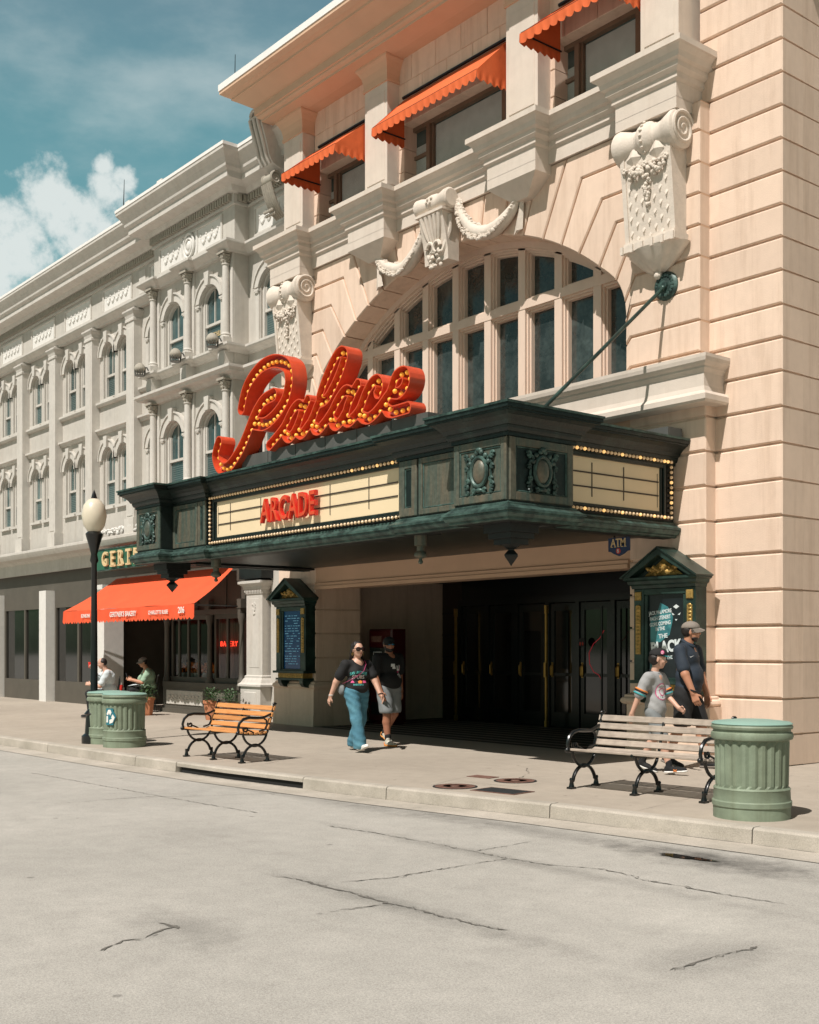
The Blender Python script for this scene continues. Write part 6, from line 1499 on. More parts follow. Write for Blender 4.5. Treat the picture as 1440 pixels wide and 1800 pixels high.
# ------------------------------------------------------------------ benches
def bench(loc, rz, length, scale, wood, label):
    t = thing('park_bench', (0, 0, 0), label, 'bench', None)
    # local: x along the bench, y from street to building, front at y=0
    ends = [-length / 2 + .03, 0.0, length / 2 - .03]
    for k, x in enumerate(ends):
        e = MB()
        arc = lambda cy, cz, r, a0, a1, n: [(x, cy + r * math.cos(a), cz + r * math.sin(a)) for a in np.linspace(a0, a1, n)]
        low = [(x, .025, .03), (x, .03, .08)] + arc(.25, .045, .205, math.pi * .93, math.pi * .07, 15) + [(x, .47, .08), (x, .475, .03)]
        e.tube(low, [.019] * len(low), 8, flat=1.15)
        up = [(x, .02, .43)] + arc(.25, .455, .215, math.pi * 1.04, math.pi * 1.96, 15) + [(x, .475, .43)]
        e.tube(up, .018, 8)
        e.ell((x, .25, .245), (.022, .075, .028), 8, 6)
        for y in (.025, .475):
            e.box(x - .035, x + .035, y - .045, y + .04, 0, .022); e.lathe([(.034, .02), (.026, .05), (.021, .09), (.026, .10), (.020, .12)], (x, y, 0), 10)
        e.tube([(x, -.03, .425), (x, .1, .41), (x, .3, .40), (x, .43, .395), (x, .475, .43)], .017, 8)
        back = [(x, .475, .43), (x, .50, .52), (x, .535, .63), (x, .575, .75), (x, .60, .82)]
        if k == 1: back = back[:4]
        e.tube(back, .017, 8)
        if k != 1: e.ell((x, .605, .835), (.024, .04, .022), 8, 6)
        for i in range(6 if k != 1 else 0):
            f = i / 5; e.ell((x, .50 + .09 * f, .50 + .30 * f), (.025, .022, .022), 7, 5)
        if k != 1:
            arm = [(x, -.03, .43), (x, -.045, .50), (x, -.02, .575), (x, .05, .63), (x, .15, .648), (x, .27, .640), (x, .38, .635), (x, .46, .66), (x, .535, .69)]
            e.tube(arm, [.020, .020, .021, .022, .022, .022, .020, .018, .016], 8)
            e.tube([(x, .40, .636), (x, .455, .60), (x, .465, .53), (x, .43, .47), (x, .33, .445)], .014, 7)
            e.tube([(x, .09 + .05 * (1 - i / 14) * math.cos(i * .6 + 2.5), .485 + .05 * (1 - i / 14) * math.sin(i * .6 + 2.5)) for i in range(13)], .015, 7)
            e.tube([(x, .13, .47), (x, .2, .445), (x, .24, .42)], .012, 6)
            e.ell((x, -.045, .435), (.03, .04, .032), 8, 6)
        e.build('end_frame' if k != 1 else 'middle_frame', 'iron', t, smooth=True)
    # slats follow the curve of seat and back
    sl_ = [(.00, .440, 0.02), (.085, .428, -.08), (.17, .420, -.08), (.255, .415, -.05), (.34, .414, 0.02), (.42, .425, .35)]
    bk = [(.478, .50, 1.15), (.512, .59, 1.22), (.547, .68, 1.24), (.583, .77, 1.24)]
    rn = random.Random(int(length * 100))
    for (y, z, a) in sl_ + bk:
        w = .028 if (y, z, a) in sl_ else .035
        ca, sa = math.cos(a), math.sin(a)
        s = MB(); hl = length / 2; ch = .004; n = 8; vs = []
        xs = [-hl, -hl + ch] + [-hl + (i + 1) * (2 * hl) / 6 for i in range(5)] + [hl - ch, hl]
        prof = [(-w, -.008), (-w + ch, -.0125), (w - ch, -.0125), (w, -.008), (w, .008), (w - ch, .0125), (-w + ch, .0125), (-w, .008)]
        for i, x in enumerate(xs):
            k_ = .9 if i in (0, len(xs) - 1) else 1; dz = rn.uniform(-.0015, .0015)
            for (p, q) in prof: vs.append((x, y + (p * ca - q * sa) * k_, z + (p * sa + q * ca) * k_ + dz))
        fs = [(i * 8 + j, i * 8 + (j + 1) % 8, (i + 1) * 8 + (j + 1) % 8, (i + 1) * 8 + j) for i in range(len(xs) - 1) for j in range(8)] + [tuple(range(8)), tuple(range((len(xs) - 1) * 8, len(xs) * 8))]
        s.add(vs, fs); s.build('slat', wood, t)
    t.location = loc; t.rotation_euler = (0, 0, rz); t.scale = (scale,) * 3
    return t
bench((-14.17, 8.06, 0), math.radians(4.2), 1.40 / .93, .93, 'wood_new', 'bright orange wooden bench with black iron frame facing the road by the drain')
bench((-7.96, 9.49, 0), math.radians(5.0), 1.74, .98, 'wood_grey', 'weathered grey wooden bench with black iron frame, nearer the camera on the right')
# ------------------------------------------------------------------ bins
def bin_(x, y, s, label, face=None):
    t = thing('litter_bin', (x, y, 0), label, 'litter bin'); n = 72; vs = []; mb = MB()
    prof = [(.335, .0), (.335, .10), (.345, .11), (.345, .15), (.335, .16), (.33, .25), (.335, .26), (.32, .275)]
    mb.lathe(prof, (x, y, 0), 48)
    mb.build('base', 'bin_green', t, smooth=True, angle=30)
    b = MB(); rows = [(.275, .312), (.30, .316), (.62, .322), (.66, .324), (.69, .322)]
    for (z, r) in rows:
        for j in range(n):
            a = 2 * math.pi * j / n; rr = r - (.016 if (j % 3 == 0) and .29 < z < .67 else 0); vs.append((x + rr * math.cos(a), y + rr * math.sin(a), z))
    b.add(vs, [(i * n + j, i * n + (j + 1) % n, (i + 1) * n + (j + 1) % n, (i + 1) * n + j) for i in range(4) for j in range(n)])
    b.build('body', 'bin_green', t)
    r = MB(); r.lathe([(.322, .69), (.350, .70), (.358, .725), (.35, .755), (.335, .765), (.335, .785), (.35, .79), (.355, .81), (.345, .825), (.30, .835)], (x, y, 0), 48); r.build('rim', 'bin_green', t, smooth=True, angle=35)
    l = MB(); l.lathe([(.345, .826), (.352, .835), (.33, .85), (.18, .866), (0, .868)], (x, y, 0), 40); l.build('lid', 'bin_lid', t, smooth=True)
    if face is not None:
        # recycling plate that follows the round body
        q = MB(); w = MB(); R = .333
        def P(u, v, d=0): a = face + u / R; return (x + (R + d) * math.cos(a), y + (R + d) * math.sin(a), v)
        def patch(mb, uv, d):
            k = len(uv); mb.add([P(u, v, d) for u, v in uv] + [P(u, v, d - .01) for u, v in uv], [tuple(range(k)), tuple(range(2 * k - 1, k - 1, -1))] + [(i, (i + 1) % k, k + (i + 1) % k, k + i) for i in range(k)])
        for u0, u1 in ((-.10, -.05), (-.05, 0), (0, .05)): patch(q, [(u0, .36), (u1, .36), (u1, .62), (u0, .62)], .004)
        patch(q, [(.05, .40), (.10, .49), (.05, .58)], .004)
        q.build('recycling_plate', 'teal_paint', t)
        patch(w, [(-.085, .53), (-.045, .60), (0, .60), (.02, .56), (-.005, .51), (-.03, .55), (-.05, .51)], .008); patch(w, [(-.085, .50), (-.05, .50), (-.05, .40), (-.09, .40)], .008); patch(w, [(-.02, .38), (.04, .40), (.075, .48), (.04, .53), (.015, .48), (.03, .46), (-.02, .44)], .008)
        w.build('recycling_mark', 'white_paint', t)
    t.scale = (s,) * 3
    return t
def at(u_dir, d): return None
bin_(-17.00, 8.12, .98, 'sage green ribbed litter bin with a recycling plate, in front of its twin', math.radians(-65))
bin_(-17.78, 8.22, .98, 'sage green ribbed litter bin half hidden behind the one with the recycling plate')
bin_(-6.30, 9.16, 1.02, 'sage green ribbed litter bin at the near end of the weathered bench')
# ------------------------------------------------------------------ planters
def planter(x, y, h, m, label, oct_=False, sp=1.0):
    t = thing('potted_plant', (x, y, 0), label, 'potted plant'); b = MB(); n = 8 if oct_ else 22
    b.lathe([(.125 * sp, 0), (.14 * sp, h * .1), (.175 * sp, h * .84), (.195 * sp, h * .85), (.20 * sp, h), (.17 * sp, h), (.16 * sp, h * .9), (0, h * .9)], (x, y, 0), n)
    b.build('pot', m, t, smooth=not oct_, angle=35)
    rn = random.Random(int(abs(x) * 100)); f = MB()
    for i in range(230):
        a = rn.uniform(0, 6.283); e = rn.uniform(.05, 1.3); L = rn.uniform(.08, .30) * sp; w = rn.uniform(.018, .035)
        c = Vector((x + rn.uniform(-.08, .08), y + rn.uniform(-.08, .08), h * .92)); d = Vector((math.cos(a) * math.cos(e), math.sin(a) * math.cos(e), math.sin(e)))
        p = c + d * L; s = d.cross(Vector((0, 0, 1))).normalized() * w; u = Vector((0, 0, -.03)) + d * .07
        f.add([p, p + s + u * .5, p + u * 1.2, p - s + u * .5], [(0, 1, 2, 3)])
        if i % 3 == 0: f.add([c, c + Vector((.006, 0, 0)), p + Vector((.004, 0, 0)), p], [(0, 1, 2, 3)])
    f.build('foliage', 'leaf', t)
planter(-24.62, 12.30, .42, 'terracotta', 'leafy plant in a faceted terracotta pot beside the seated man', True, 1.05)
planter(-22.15, 12.60, .42, 'terracotta', 'leafy plant in a pale round terracotta pot left of its darker neighbour', False, 1.0)
planter(-21.72, 12.78, .40, 'rust', 'leafy plant in a dark red pot just behind the wooden bench', False, 1.0)
# ------------------------------------------------------------------ street lamp at the kerb
def lamp():
    d = thing('street_lamp', (-17.90, 8.02, 0), 'black street lamp with one cream globe at the kerb by the left bins', 'street lamp'); x, y = -17.90, 8.02
    MB().lathe([(.20, 0), (.20, .12), (.15, .16), (.13, .45), (.16, .48), (.09, .56), (.06, .62), (.045, 2.9), (.07, 2.95), (.05, 3.05), (.09, 3.2), (.12, 3.3), (.14, 3.38), (.10, 3.42)], (x, y, 0), 14).build('post', 'iron', d, smooth=True)
    MB().lathe([(.09, 3.40), (.17, 3.52), (.20, 3.68), (.17, 3.84), (.10, 3.93), (.0, 3.97)], (x, y, 0), 20).build('globe', 'lamp_globe', d, smooth=True)
    MB().lathe([(.05, 3.96), (.03, 4.03), (.0, 4.10)], (x, y, 0), 10).build('finial', 'iron', d)
lamp()
# ------------------------------------------------------------------ seating at the bakery front
def chair(x, y, rz, label):
    t = thing('cafe_chair', (0, 0, 0), label, 'chair')
    MB().lathe([(.21, .44), (.215, .455), (.20, .465), (0, .468)], (0, 0, 0), 20).build('seat', 'iron', t, local=True)
    for a in (.8, 2.35, 3.93, 5.5): MB().tube([(.17 * math.cos(a), .17 * math.sin(a), .45), (.21 * math.cos(a), .21 * math.sin(a), 0)], .012, 6).build('leg', 'iron', t, local=True)
    MB().tube([(-.17, .16, .45), (-.22, .18, .7), (-.23, .12, .86), (-.24, 0, .90), (-.23, -.12, .86), (-.22, -.18, .7), (-.17, -.16, .45)], .012, 6).build('backrest', 'iron', t, local=True)
    t.location = (x, y, 0); t.rotation_euler = (0, 0, rz)
chair(-25.85, 12.98, math.radians(-108), 'black metal chair under the seated man in the green shirt')
chair(-24.45, 11.3, math.radians(-112), 'black metal chair under the seated person in the pale top')
# ------------------------------------------------------------------ people
def V3(*a): return np.array(a, float)
def hand(prims, w, d, up, s, curl=.5, side=1):
    # palm, four unequal bent fingers and a thumb from the wrist w along d; 'up' is the back of the hand
    d = d / np.linalg.norm(d); up = up - d * (up @ d); up /= np.linalg.norm(up); l = np.cross(up, d) * side
    for k in (-1, -.33, .33, 1): prims.append(('c', w + l * k * .020 * s, w + d * .085 * s + l * k * .030 * s, .015 * s, .013 * s, .012))
    for k, L in ((-1, .058), (-.33, .074), (.33, .080), (1, .070)):
        p0 = w + d * .085 * s + l * k * .030 * s; a1 = d * math.cos(curl * .6) - up * math.sin(curl * .6); p1 = p0 + a1 * L * .5 * s
        a2 = d * math.cos(curl * 1.5) - up * math.sin(curl * 1.5); p2 = p1 + a2 * L * .55 * s
        prims.append(('c', p0, p1, .0095 * s, .0090 * s, .004)); prims.append(('c', p1, p2, .0090 * s, .0075 * s, .004))
    t0 = w + d * .025 * s + l * .028 * s; t1 = t0 + (d * .6 + l * .7 - up * .35) * .042 * s; t2 = t1 + (d * .9 + l * .15 - up * .4) * .034 * s
    prims.append(('c', t0, t1, .013 * s, .011 * s, .006)); prims.append(('c', t1, t2, .011 * s, .008 * s, .004))
def head(prims, c, yaw, s, jaw=1.0, pitch=0.0):
    # c: centre of the skull; face looks along yaw (0 = +x)
    f = V3(math.cos(yaw) * math.cos(pitch), math.sin(yaw) * math.cos(pitch), math.sin(pitch)); l = V3(-math.sin(yaw), math.cos(yaw), 0); u = np.cross(f, l)
    R = np.stack([f, l, u], 1)
    def E(o, r): prims.append(('e', c + f * o[0] * s + l * o[1] * s + u * o[2] * s, tuple(q * s for q in r), R))
    E((-.005, 0, .022), (.097, .077, .095)); E((.022, 0, -.035), (.072, .062 * jaw, .080)); E((.040, 0, -.078), (.046, .044 * jaw, .034))
    E((.062, 0, -.092), (.020, .022, .016)); E((.073, 0, -.055), (.022, .030, .018))
    E((.100, 0, -.022), (.020, .014, .014)); prims.append(('c', c + f * .083 * s + u * .018 * s, c + f * .103 * s - u * .020 * s, .008 * s, .012 * s, .01))
    E((.075, 0, .030), (.018, .052, .014))
    for k in (-1, 1):
        E((-.008, k * .078, -.012), (.018, .010, .032)); E((.060, k * .040, -.028), (.028, .022, .022))
    return f, l, u
class Person:
    def __init__(s, name_label, loc, rz=0.0):
        s.t = thing('person', (0, 0, 0), name_label, 'person'); s.loc = loc; s.rz = rz; s.skin = []
    def add(s, name, prims, m, h=.011, k=.018, cuts=(), tex=None, sm=1): return blob(name, prims, m, s.t, h, k, cuts, tex, smooth_n=sm)
    def done(s): s.t.location = s.loc; s.t.rotation_euler = (0, 0, s.rz); s.t.scale = (getattr(s, 'sc', 1.0),) * 3
def folds(amp, fx, fz):
    return lambda X, Y, Z: 1.35 * amp * (np.sin(X * fx + Z * fz * .6 + 3 * np.sin(Z * 7)) * np.sin(Z * fz + Y * fx * .7 + 2 * np.sin(X * 9 + Y * 5)))
def shoe(P, heel, fwd, up, L, m, sole, accent=None):
    heel, fwd, up = map(lambda a: np.array(a, float), (heel, fwd, up)); fwd /= np.linalg.norm(fwd); up = up - fwd * (up @ fwd); up /= np.linalg.norm(up); l = np.cross(up, fwd)
    R = np.stack([fwd, l, up], 1); pr = []
    def E(o, r): pr.append(('e', heel + fwd * o[0] * L + up * o[1] * L, tuple(q * L for q in r), R))
    E((.18, .17), (.20, .135, .17)); E((.45, .14), (.26, .15, .13)); E((.75, .12), (.24, .165, .10)); pr.append(('c', heel + fwd * .2 * L + up * .25 * L, heel + fwd * .22 * L + up * .38 * L, .14 * L, .135 * L))
    P.add('shoe', pr, m, .0085, .02, cuts=[(heel + up * .055 * L, -up)])
    so_ = []
    for o, r in ((.16, .165), (.45, .150), (.72, .180), (.86, .145)): so_.append(('e', heel + fwd * o * L + up * .05 * L, (.22 * L if o < .8 else .15 * L, r * L, .07 * L), R))
    P.add('sole', so_, sole, .0085, .02, cuts=[(heel + up * .095 * L, up), (heel, -up)])
    if accent: P.add('shoe_heel', [('e', heel + fwd * .03 * L + up * .14 * L, (.09 * L, .13 * L, .12 * L), R), ('e', heel + fwd * .55 * L + up * .06 * L, (.35 * L, .172 * L, .035 * L), R)], accent, .0085, .02, cuts=[(heel, -up)])
def flat(P, name, m, build):
    mb = MB(); build(mb); return mb.build(name, m, P.t, local=True)
def project_print(P, target_name, mb_build, m, name):
    # prints: small plates lying on the cloth; each vertex is pushed onto the garment along -normal of the print plane
    mb = MB(); mb_build(mb); return mb
def shrink(mb, obj, dvec, off=.003):
    # drop every vertex along dvec onto the garment's surface
    from mathutils.bvhtree import BVHTree
    me = obj.data; bv = BVHTree.FromPolygons([v.co for v in me.vertices], [tuple(p.vertices) for p in me.polygons]); d = Vector(dvec).normalized(); out = []
    for p in mb.v:
        p = Vector(p); h = bv.ray_cast(p - d * .3, d)
        out.append(tuple((h[0] - d * off) if h[0] is not None else p))
    mb.v = out; return mb
def fine(mb, n=1):
    me = bpy.data.meshes.new('t'); me.from_pydata(mb.v, [], mb.f); bm = bmesh.new(); bm.from_mesh(me); bmesh.ops.triangulate(bm, faces=bm.faces)
    for _ in range(n):
        lg = [e for e in bm.edges if e.calc_length() > .02]
        if lg: bmesh.ops.subdivide_edges(bm, edges=lg, cuts=1); bmesh.ops.triangulate(bm, faces=bm.faces)
    bm.verts.ensure_lookup_table(); mb.v = [tuple(v.co) for v in bm.verts]; mb.f = [tuple(v.index for v in f.verts) for f in bm.faces]; bm.free(); bpy.data.meshes.remove(me); return mb
def chest_txt(P, shirt, items, ctr, ux, m, name):
    # flat lettering pressed onto the chest: ux is the reading direction
    ux = Vector(ux).normalized(); uy = Vector((0, 0, 1)); nn = ux.cross(uy); mb = MB()
    for (s_, dx, dz, size, sx, arch) in items:
        if arch:
            n = len(s_)
            for i, ch in enumerate(s_):
                f = (i - (n - 1) / 2); txt(mb, ch, Vector(ctr) + ux * (dx + f * size * .62 * sx) + uy * (dz - arch * f * f) + nn * .25, ux, uy, size, 0, sx=sx, bold=.02)
        else: txt(mb, s_, Vector(ctr) + ux * dx + uy * dz + nn * .25, ux, uy, size, 0, sx=sx, bold=.02)
    shrink(fine(mb), shirt, -nn, .004); return mb.build(name, m, P.t, local=True)
def chest_poly(P, shirt, polys, ctr, ux, m, name, off=.003):
    ux = Vector(ux).normalized(); uy = Vector((0, 0, 1)); nn = ux.cross(uy); mb = MB()
    for pl in polys: mb.add([Vector(ctr) + ux * a + uy * b + nn * .25 for a, b in pl], [tuple(range(len(pl)))])
    shrink(fine(mb, 2), shirt, -nn, off); return mb.build(name, m, P.t, local=True)
def disc(cx, cz, r, n=18, r2=None): return [(cx + r * math.cos(2 * math.pi * i / n), cz + (r2 or r) * math.sin(2 * math.pi * i / n)) for i in range(n)]
def glasses(P, c, yaw, s, lens, frame='black_cloth', wrap=False):
    f = V3(math.cos(yaw), math.sin(yaw), 0); l = V3(-math.sin(yaw), math.cos(yaw), 0); u = V3(0, 0, 1); R = np.stack([f, l, u], 1)
    mb = MB()
    for k in (-1, 1):
        rot = Matrix((f, l, u)).transposed() @ Matrix.Rotation(k * .28, 3, 'Z')
        mb.ell(c + f * .088 * s + l * k * .034 * s + u * .006 * s, (.009 * s, .031 * s, .024 * s if not wrap else .019 * s), 14, 8, rot)
    mb.build('lens', lens, P.t, smooth=True, local=True)
    m2 = MB()
    for k in (-1, 1):
        a = c + f * .078 * s + l * k * .066 * s + u * .012 * s; b = c - f * .005 * s + l * k * .085 * s + u * .006 * s
        m2.tube([a, b], .004 * s, 6)
        m2.tube([c + f * .088 * s + l * k * .034 * s + u * .006 * s + (l * math.cos(t) * .032 + u * math.sin(t) * (.025 if not wrap else .02)) * s - f * abs(math.cos(t) * .5 + .5 * k) * .012 * s for t in np.linspace(0, 2 * math.pi, 17)[:-1]], .0045 * s, 5, closed=True)
    m2.tube([c + f * .096 * s - l * .008 * s + u * .014 * s, c + f * .096 * s + l * .008 * s + u * .014 * s], .005 * s, 5)
    m2.build('glasses_frame', frame, P.t, smooth=True, local=True)
def mouth(P, c, f, l, u, s):
    mb = MB(); R = Matrix((f, l, u)).transposed(); mb.ell(c + f * .0925 * s - u * .060 * s, (.006 * s, .022 * s, .0055 * s), 10, 6, R); mb.build('lips', 'lip', P.t, smooth=True, local=True)
def eyes(P, c, f, l, u, s):
    w = MB(); d = MB()
    for k in (-1, 1):
        w.ell(c + f * .080 * s + l * k * .033 * s + u * .004 * s, .011 * s, 8, 6); d.ell(c + f * .0885 * s + l * k * .033 * s + u * .004 * s, .0055 * s, 8, 6)
    w.build('eye', 'print_white', P.t, smooth=True, local=True); d.build('iris', 'hair_dark', P.t, smooth=True, local=True)
def cap(P, c, f, l, u, s, m, brim, flat_=False, mesh=None):
    R = np.stack([f, l, u], 1); top = u * .045 * s
    pr = [('e', c - f * .004 * s + top, (.108 * s, .090 * s, (.088 if flat_ else .078) * s), R)]
    if flat_: pr.append(('e', c + f * .045 * s + u * .085 * s, (.055 * s, .062 * s, .048 * s), R))
    o = P.add('cap', pr, m, .009, .02, cuts=[(c + u * .038 * s, -u)])
    mb = MB(); n = 13; vs = []
    for i in range(n):
        a = -math.pi / 2 + math.pi * i / (n - 1)
        for (r, dz) in ((.0, 0), (1.0, 0)):
            x = .085 * math.cos(a) + r * (.082 if flat_ else .075) * math.cos(a) ** .6 if abs(math.cos(a)) > 1e-6 else .0
            y = .080 * math.sin(a); drop = 0 if flat_ else -.020 * r - .03 * abs(math.sin(a)) * r
            for th in (0, .006): vs.append(c + (f * x + l * y + u * (.046 + drop + th - (.012 if not flat_ else .004) * r)) * s)
    fs = []
    for i in range(n - 1):
        a = 4 * i; b = 4 * (i + 1); fs += [(a, a + 2, b + 2, b), (a + 1, b + 1, b + 3, a + 3), (a + 2, a + 3, b + 3, b + 2), (a, b, b + 1, a + 1)]
    mb.add(vs, fs); mb.build('cap_peak', brim, P.t, smooth=True, local=True)
    MB().ell(c + (u * (.134 if flat_ else .122) - f * .004) * s, .007 * s, 8, 5).build('cap_button', m, P.t, local=True)
    return o
# ---- woman, walking right (+x), right leg forward
def woman():
    P = Person('woman in black printed T-shirt, wide blue jeans and sunglasses walking by the entrance', (-14.02, 10.42, 0)); s = .97
    skin = []; c = V3(.035, -.01, 1.515)
    f, l, u = head(skin, c, -.12, .99, 1.05)
    skin.append(('c', V3(.0, 0, 1.33), V3(.022, -.005, 1.45), .055, .050)); skin.append(('e', V3(-.01, 0, 1.315), (.09, .13, .05), None))
    rs, re, rw = V3(-.02, -.195, 1.285), V3(-.13, -.285, 1.03), V3(-.20, -.335, .82)      # right arm back
    ls, le, lw = V3(0, .19, 1.285), V3(.12, .25, 1.04), V3(.25, .255, .835)           # left arm forward
    for a, b, w in ((rs, re, rw), (ls, le, lw)):
        skin += [('c', a, b, .060, .049), ('c', b, w, .047, .030)]
    hand(skin, rw, V3(-.10, -.05, -.30), V3(-.1, -1, .05), .95, .55, 1); hand(skin, lw, V3(.25, -.0, -.30), V3(.2, 1, .2), .95, .5, -1)
    skin += [('c', V3(0, 0, 1.3), V3(0, 0, .95), .10, .12), ('c', V3(0, -.09, .92), V3(.10, -.09, .5), .09, .06), ('c', V3(.10, -.09, .5), V3(.22, -.09, .12), .055, .035), ('c', V3(0, .09, .92), V3(-.04, .09, .5), .09, .06), ('c', V3(-.04, .09, .5), V3(-.22, .09, .12), .055, .035)]
    P.add('body', skin, 'skin_fair', .0075, .014)
    sh = [('e', V3(-.005, 0, 1.20), (.125, .185, .16), None), ('e', V3(.06, -.075, 1.175), (.085, .085, .085), None), ('e', V3(.06, .075, 1.175), (.085, .085, .085), None), ('e', V3(.0, 0, 1.00), (.135, .178, .15), None), ('e', V3(.025, 0, .95), (.135, .17, .12), None), ('c', V3(-.015, -.11, 1.30), V3(-.015, .11, 1.30), .068, .068),
          ('c', rs, rs + (re - rs) * .62, .078, .080), ('c', ls, ls + (le - ls) * .62, .078, .080)]
    shirt = P.add('shirt', sh, 'black_cloth', .0095, .035, cuts=[(V3(.03, 0, 1.405), V3(.35, 0, 1)), (V3(0, 0, .86), V3(0, 0, -1))], tex=folds(.004, 22, 26))
    j = [('e', V3(-.01, 0, .90), (.140, .185, .12), None), ('e', V3(-.05, -.07, .86), (.115, .105, .12), None), ('e', V3(-.05, .07, .86), (.115, .105, .12), None),
         ('c', V3(0, -.085, .86), V3(.13, -.095, .48), .118, .088), ('c', V3(.13, -.095, .48), V3(.215, -.10, .10), .088, .098), ('c', V3(0, .085, .86), V3(-.03, .09, .47), .115, .088), ('c', V3(-.03, .09, .47), V3(-.20, .09, .12), .088, .098)]
    P.add('jeans', j, 'denim', .0095, .03, cuts=[(V3(0, 0, .975), V3(0, 0, 1)), (V3(.215, 0, .055), V3(-.0, 0, -1))], tex=folds(.006, 16, 34))
    shoe(P, V3(.20, -.10, .012), V3(1, -.05, .38), V3(-.38, 0, 1), .25, 'white_rubber', 'white_rubber'); shoe(P, V3(-.25, .09, .03), V3(1, 0, -.10), V3(.1, 0, 1), .25, 'white_rubber', 'white_rubber')
    R = np.stack([f, l, u], 1)
    hr = [('e', c - f * .022 + u * .032, (.098, .092, .100), R), ('e', c - f * .06 - u * .05, (.055, .085, .11), R), ('e', c - f * .075 - u * .15, (.05, .08, .09), R), ('c', c - f * .03 - l * .078 - u * .02, c - f * .06 - l * .08 - u * .19, .03, .035), ('c', c - f * .03 + l * .078 - u * .02, c - f * .05 + l * .085 - u * .19, .03, .035)]
    P.add('hair', hr, 'hair_dark', .009, .025, cuts=[(c + f * .050 + u * .075, f * .9 - u * .45)], tex=folds(.004, 60, 16))
    glasses(P, c, -.12, 1.14, 'lens_brown'); mouth(P, c, f, l, u, 1.0)
    ear = MB()
    for k in (-1, 1): ear.tube([c + l * k * .088 - u * .045 + V3(0, 0, -.022) + V3(math.cos(t) * .018, 0, math.sin(t) * .018) for t in np.linspace(0, 6.28, 13)[:-1]], .003, 5, closed=True)
    ear.build('earring', 'gold', P.t, local=True)
    br = MB(); br.tube([rw + (rw - re) / np.linalg.norm(rw - re) * -.02 + V3(math.cos(t) * .034, math.sin(t) * .034, .0) for t in np.linspace(0, 6.28, 15)[:-1]], .006, 5, closed=True); br.build('bracelet', 'white_paint', P.t, local=True)
    br = MB(); br.tube([lw + V3(math.cos(t) * .036, math.sin(t) * .034, .02 + .01 * math.cos(t)) for t in np.linspace(0, 6.28, 15)[:-1]], .007, 5, closed=True); br.build('watch', 'black_cloth', P.t, local=True)
    U = (.30, .95, 0); U = (.45, .89, 0); ct = (.105, -.05, 1.10)
    chest_txt(P, shirt, [('SAN ANTONIO', 0, .075, .062, .62, .00025 * 4)], ct, U, 'print_teal', 'shirt_print')
    chest_txt(P, shirt, [('SPURS', 0, .005, .078, .90, 0)], ct, U, 'print_white', 'shirt_print')
    chest_poly(P, shirt, [[(-.12, -.075), (-.06, -.075), (-.09, -.03)], [(.07, -.08), (.12, -.08), (.12, -.045), (.07, -.045)]], ct, U, 'print_pink', 'shirt_print')
    chest_poly(P, shirt, [[(.0, -.085), (.05, -.085), (.06, -.055), (.025, -.035), (-.01, -.055)]], ct, U, 'print_orange', 'shirt_print')
    chest_txt(P, shirt, [('BASKETBALL', 0, -.105, .034, .85, 0)], ct, U, 'print_teal', 'shirt_print')
    b = thing('shoulder_bag', (0, 0, 0), 'small grey shoulder bag at the hip of the woman in jeans', 'bag')
    q = [('e', V3(-.10, -.215, .93), (.075, .035, .085), None)]
    blob('bag', q, 'short_grey', b, .008, .02)
    st = MB(); st.tube([V3(-.08, -.22, 1.0), V3(.04, -.185, 1.05), V3(.135, -.09, 1.12), V3(.15, .02, 1.20), V3(.10, .10, 1.30), V3(.02, .125, 1.36)], .006, 5, flat=.5); shrunk = shrink(st, shirt, (-.75, .55, 0), .004) if False else st
    st.build('strap', 'print_pink', b, local=True); b.location = P.loc
    P.done()
woman()
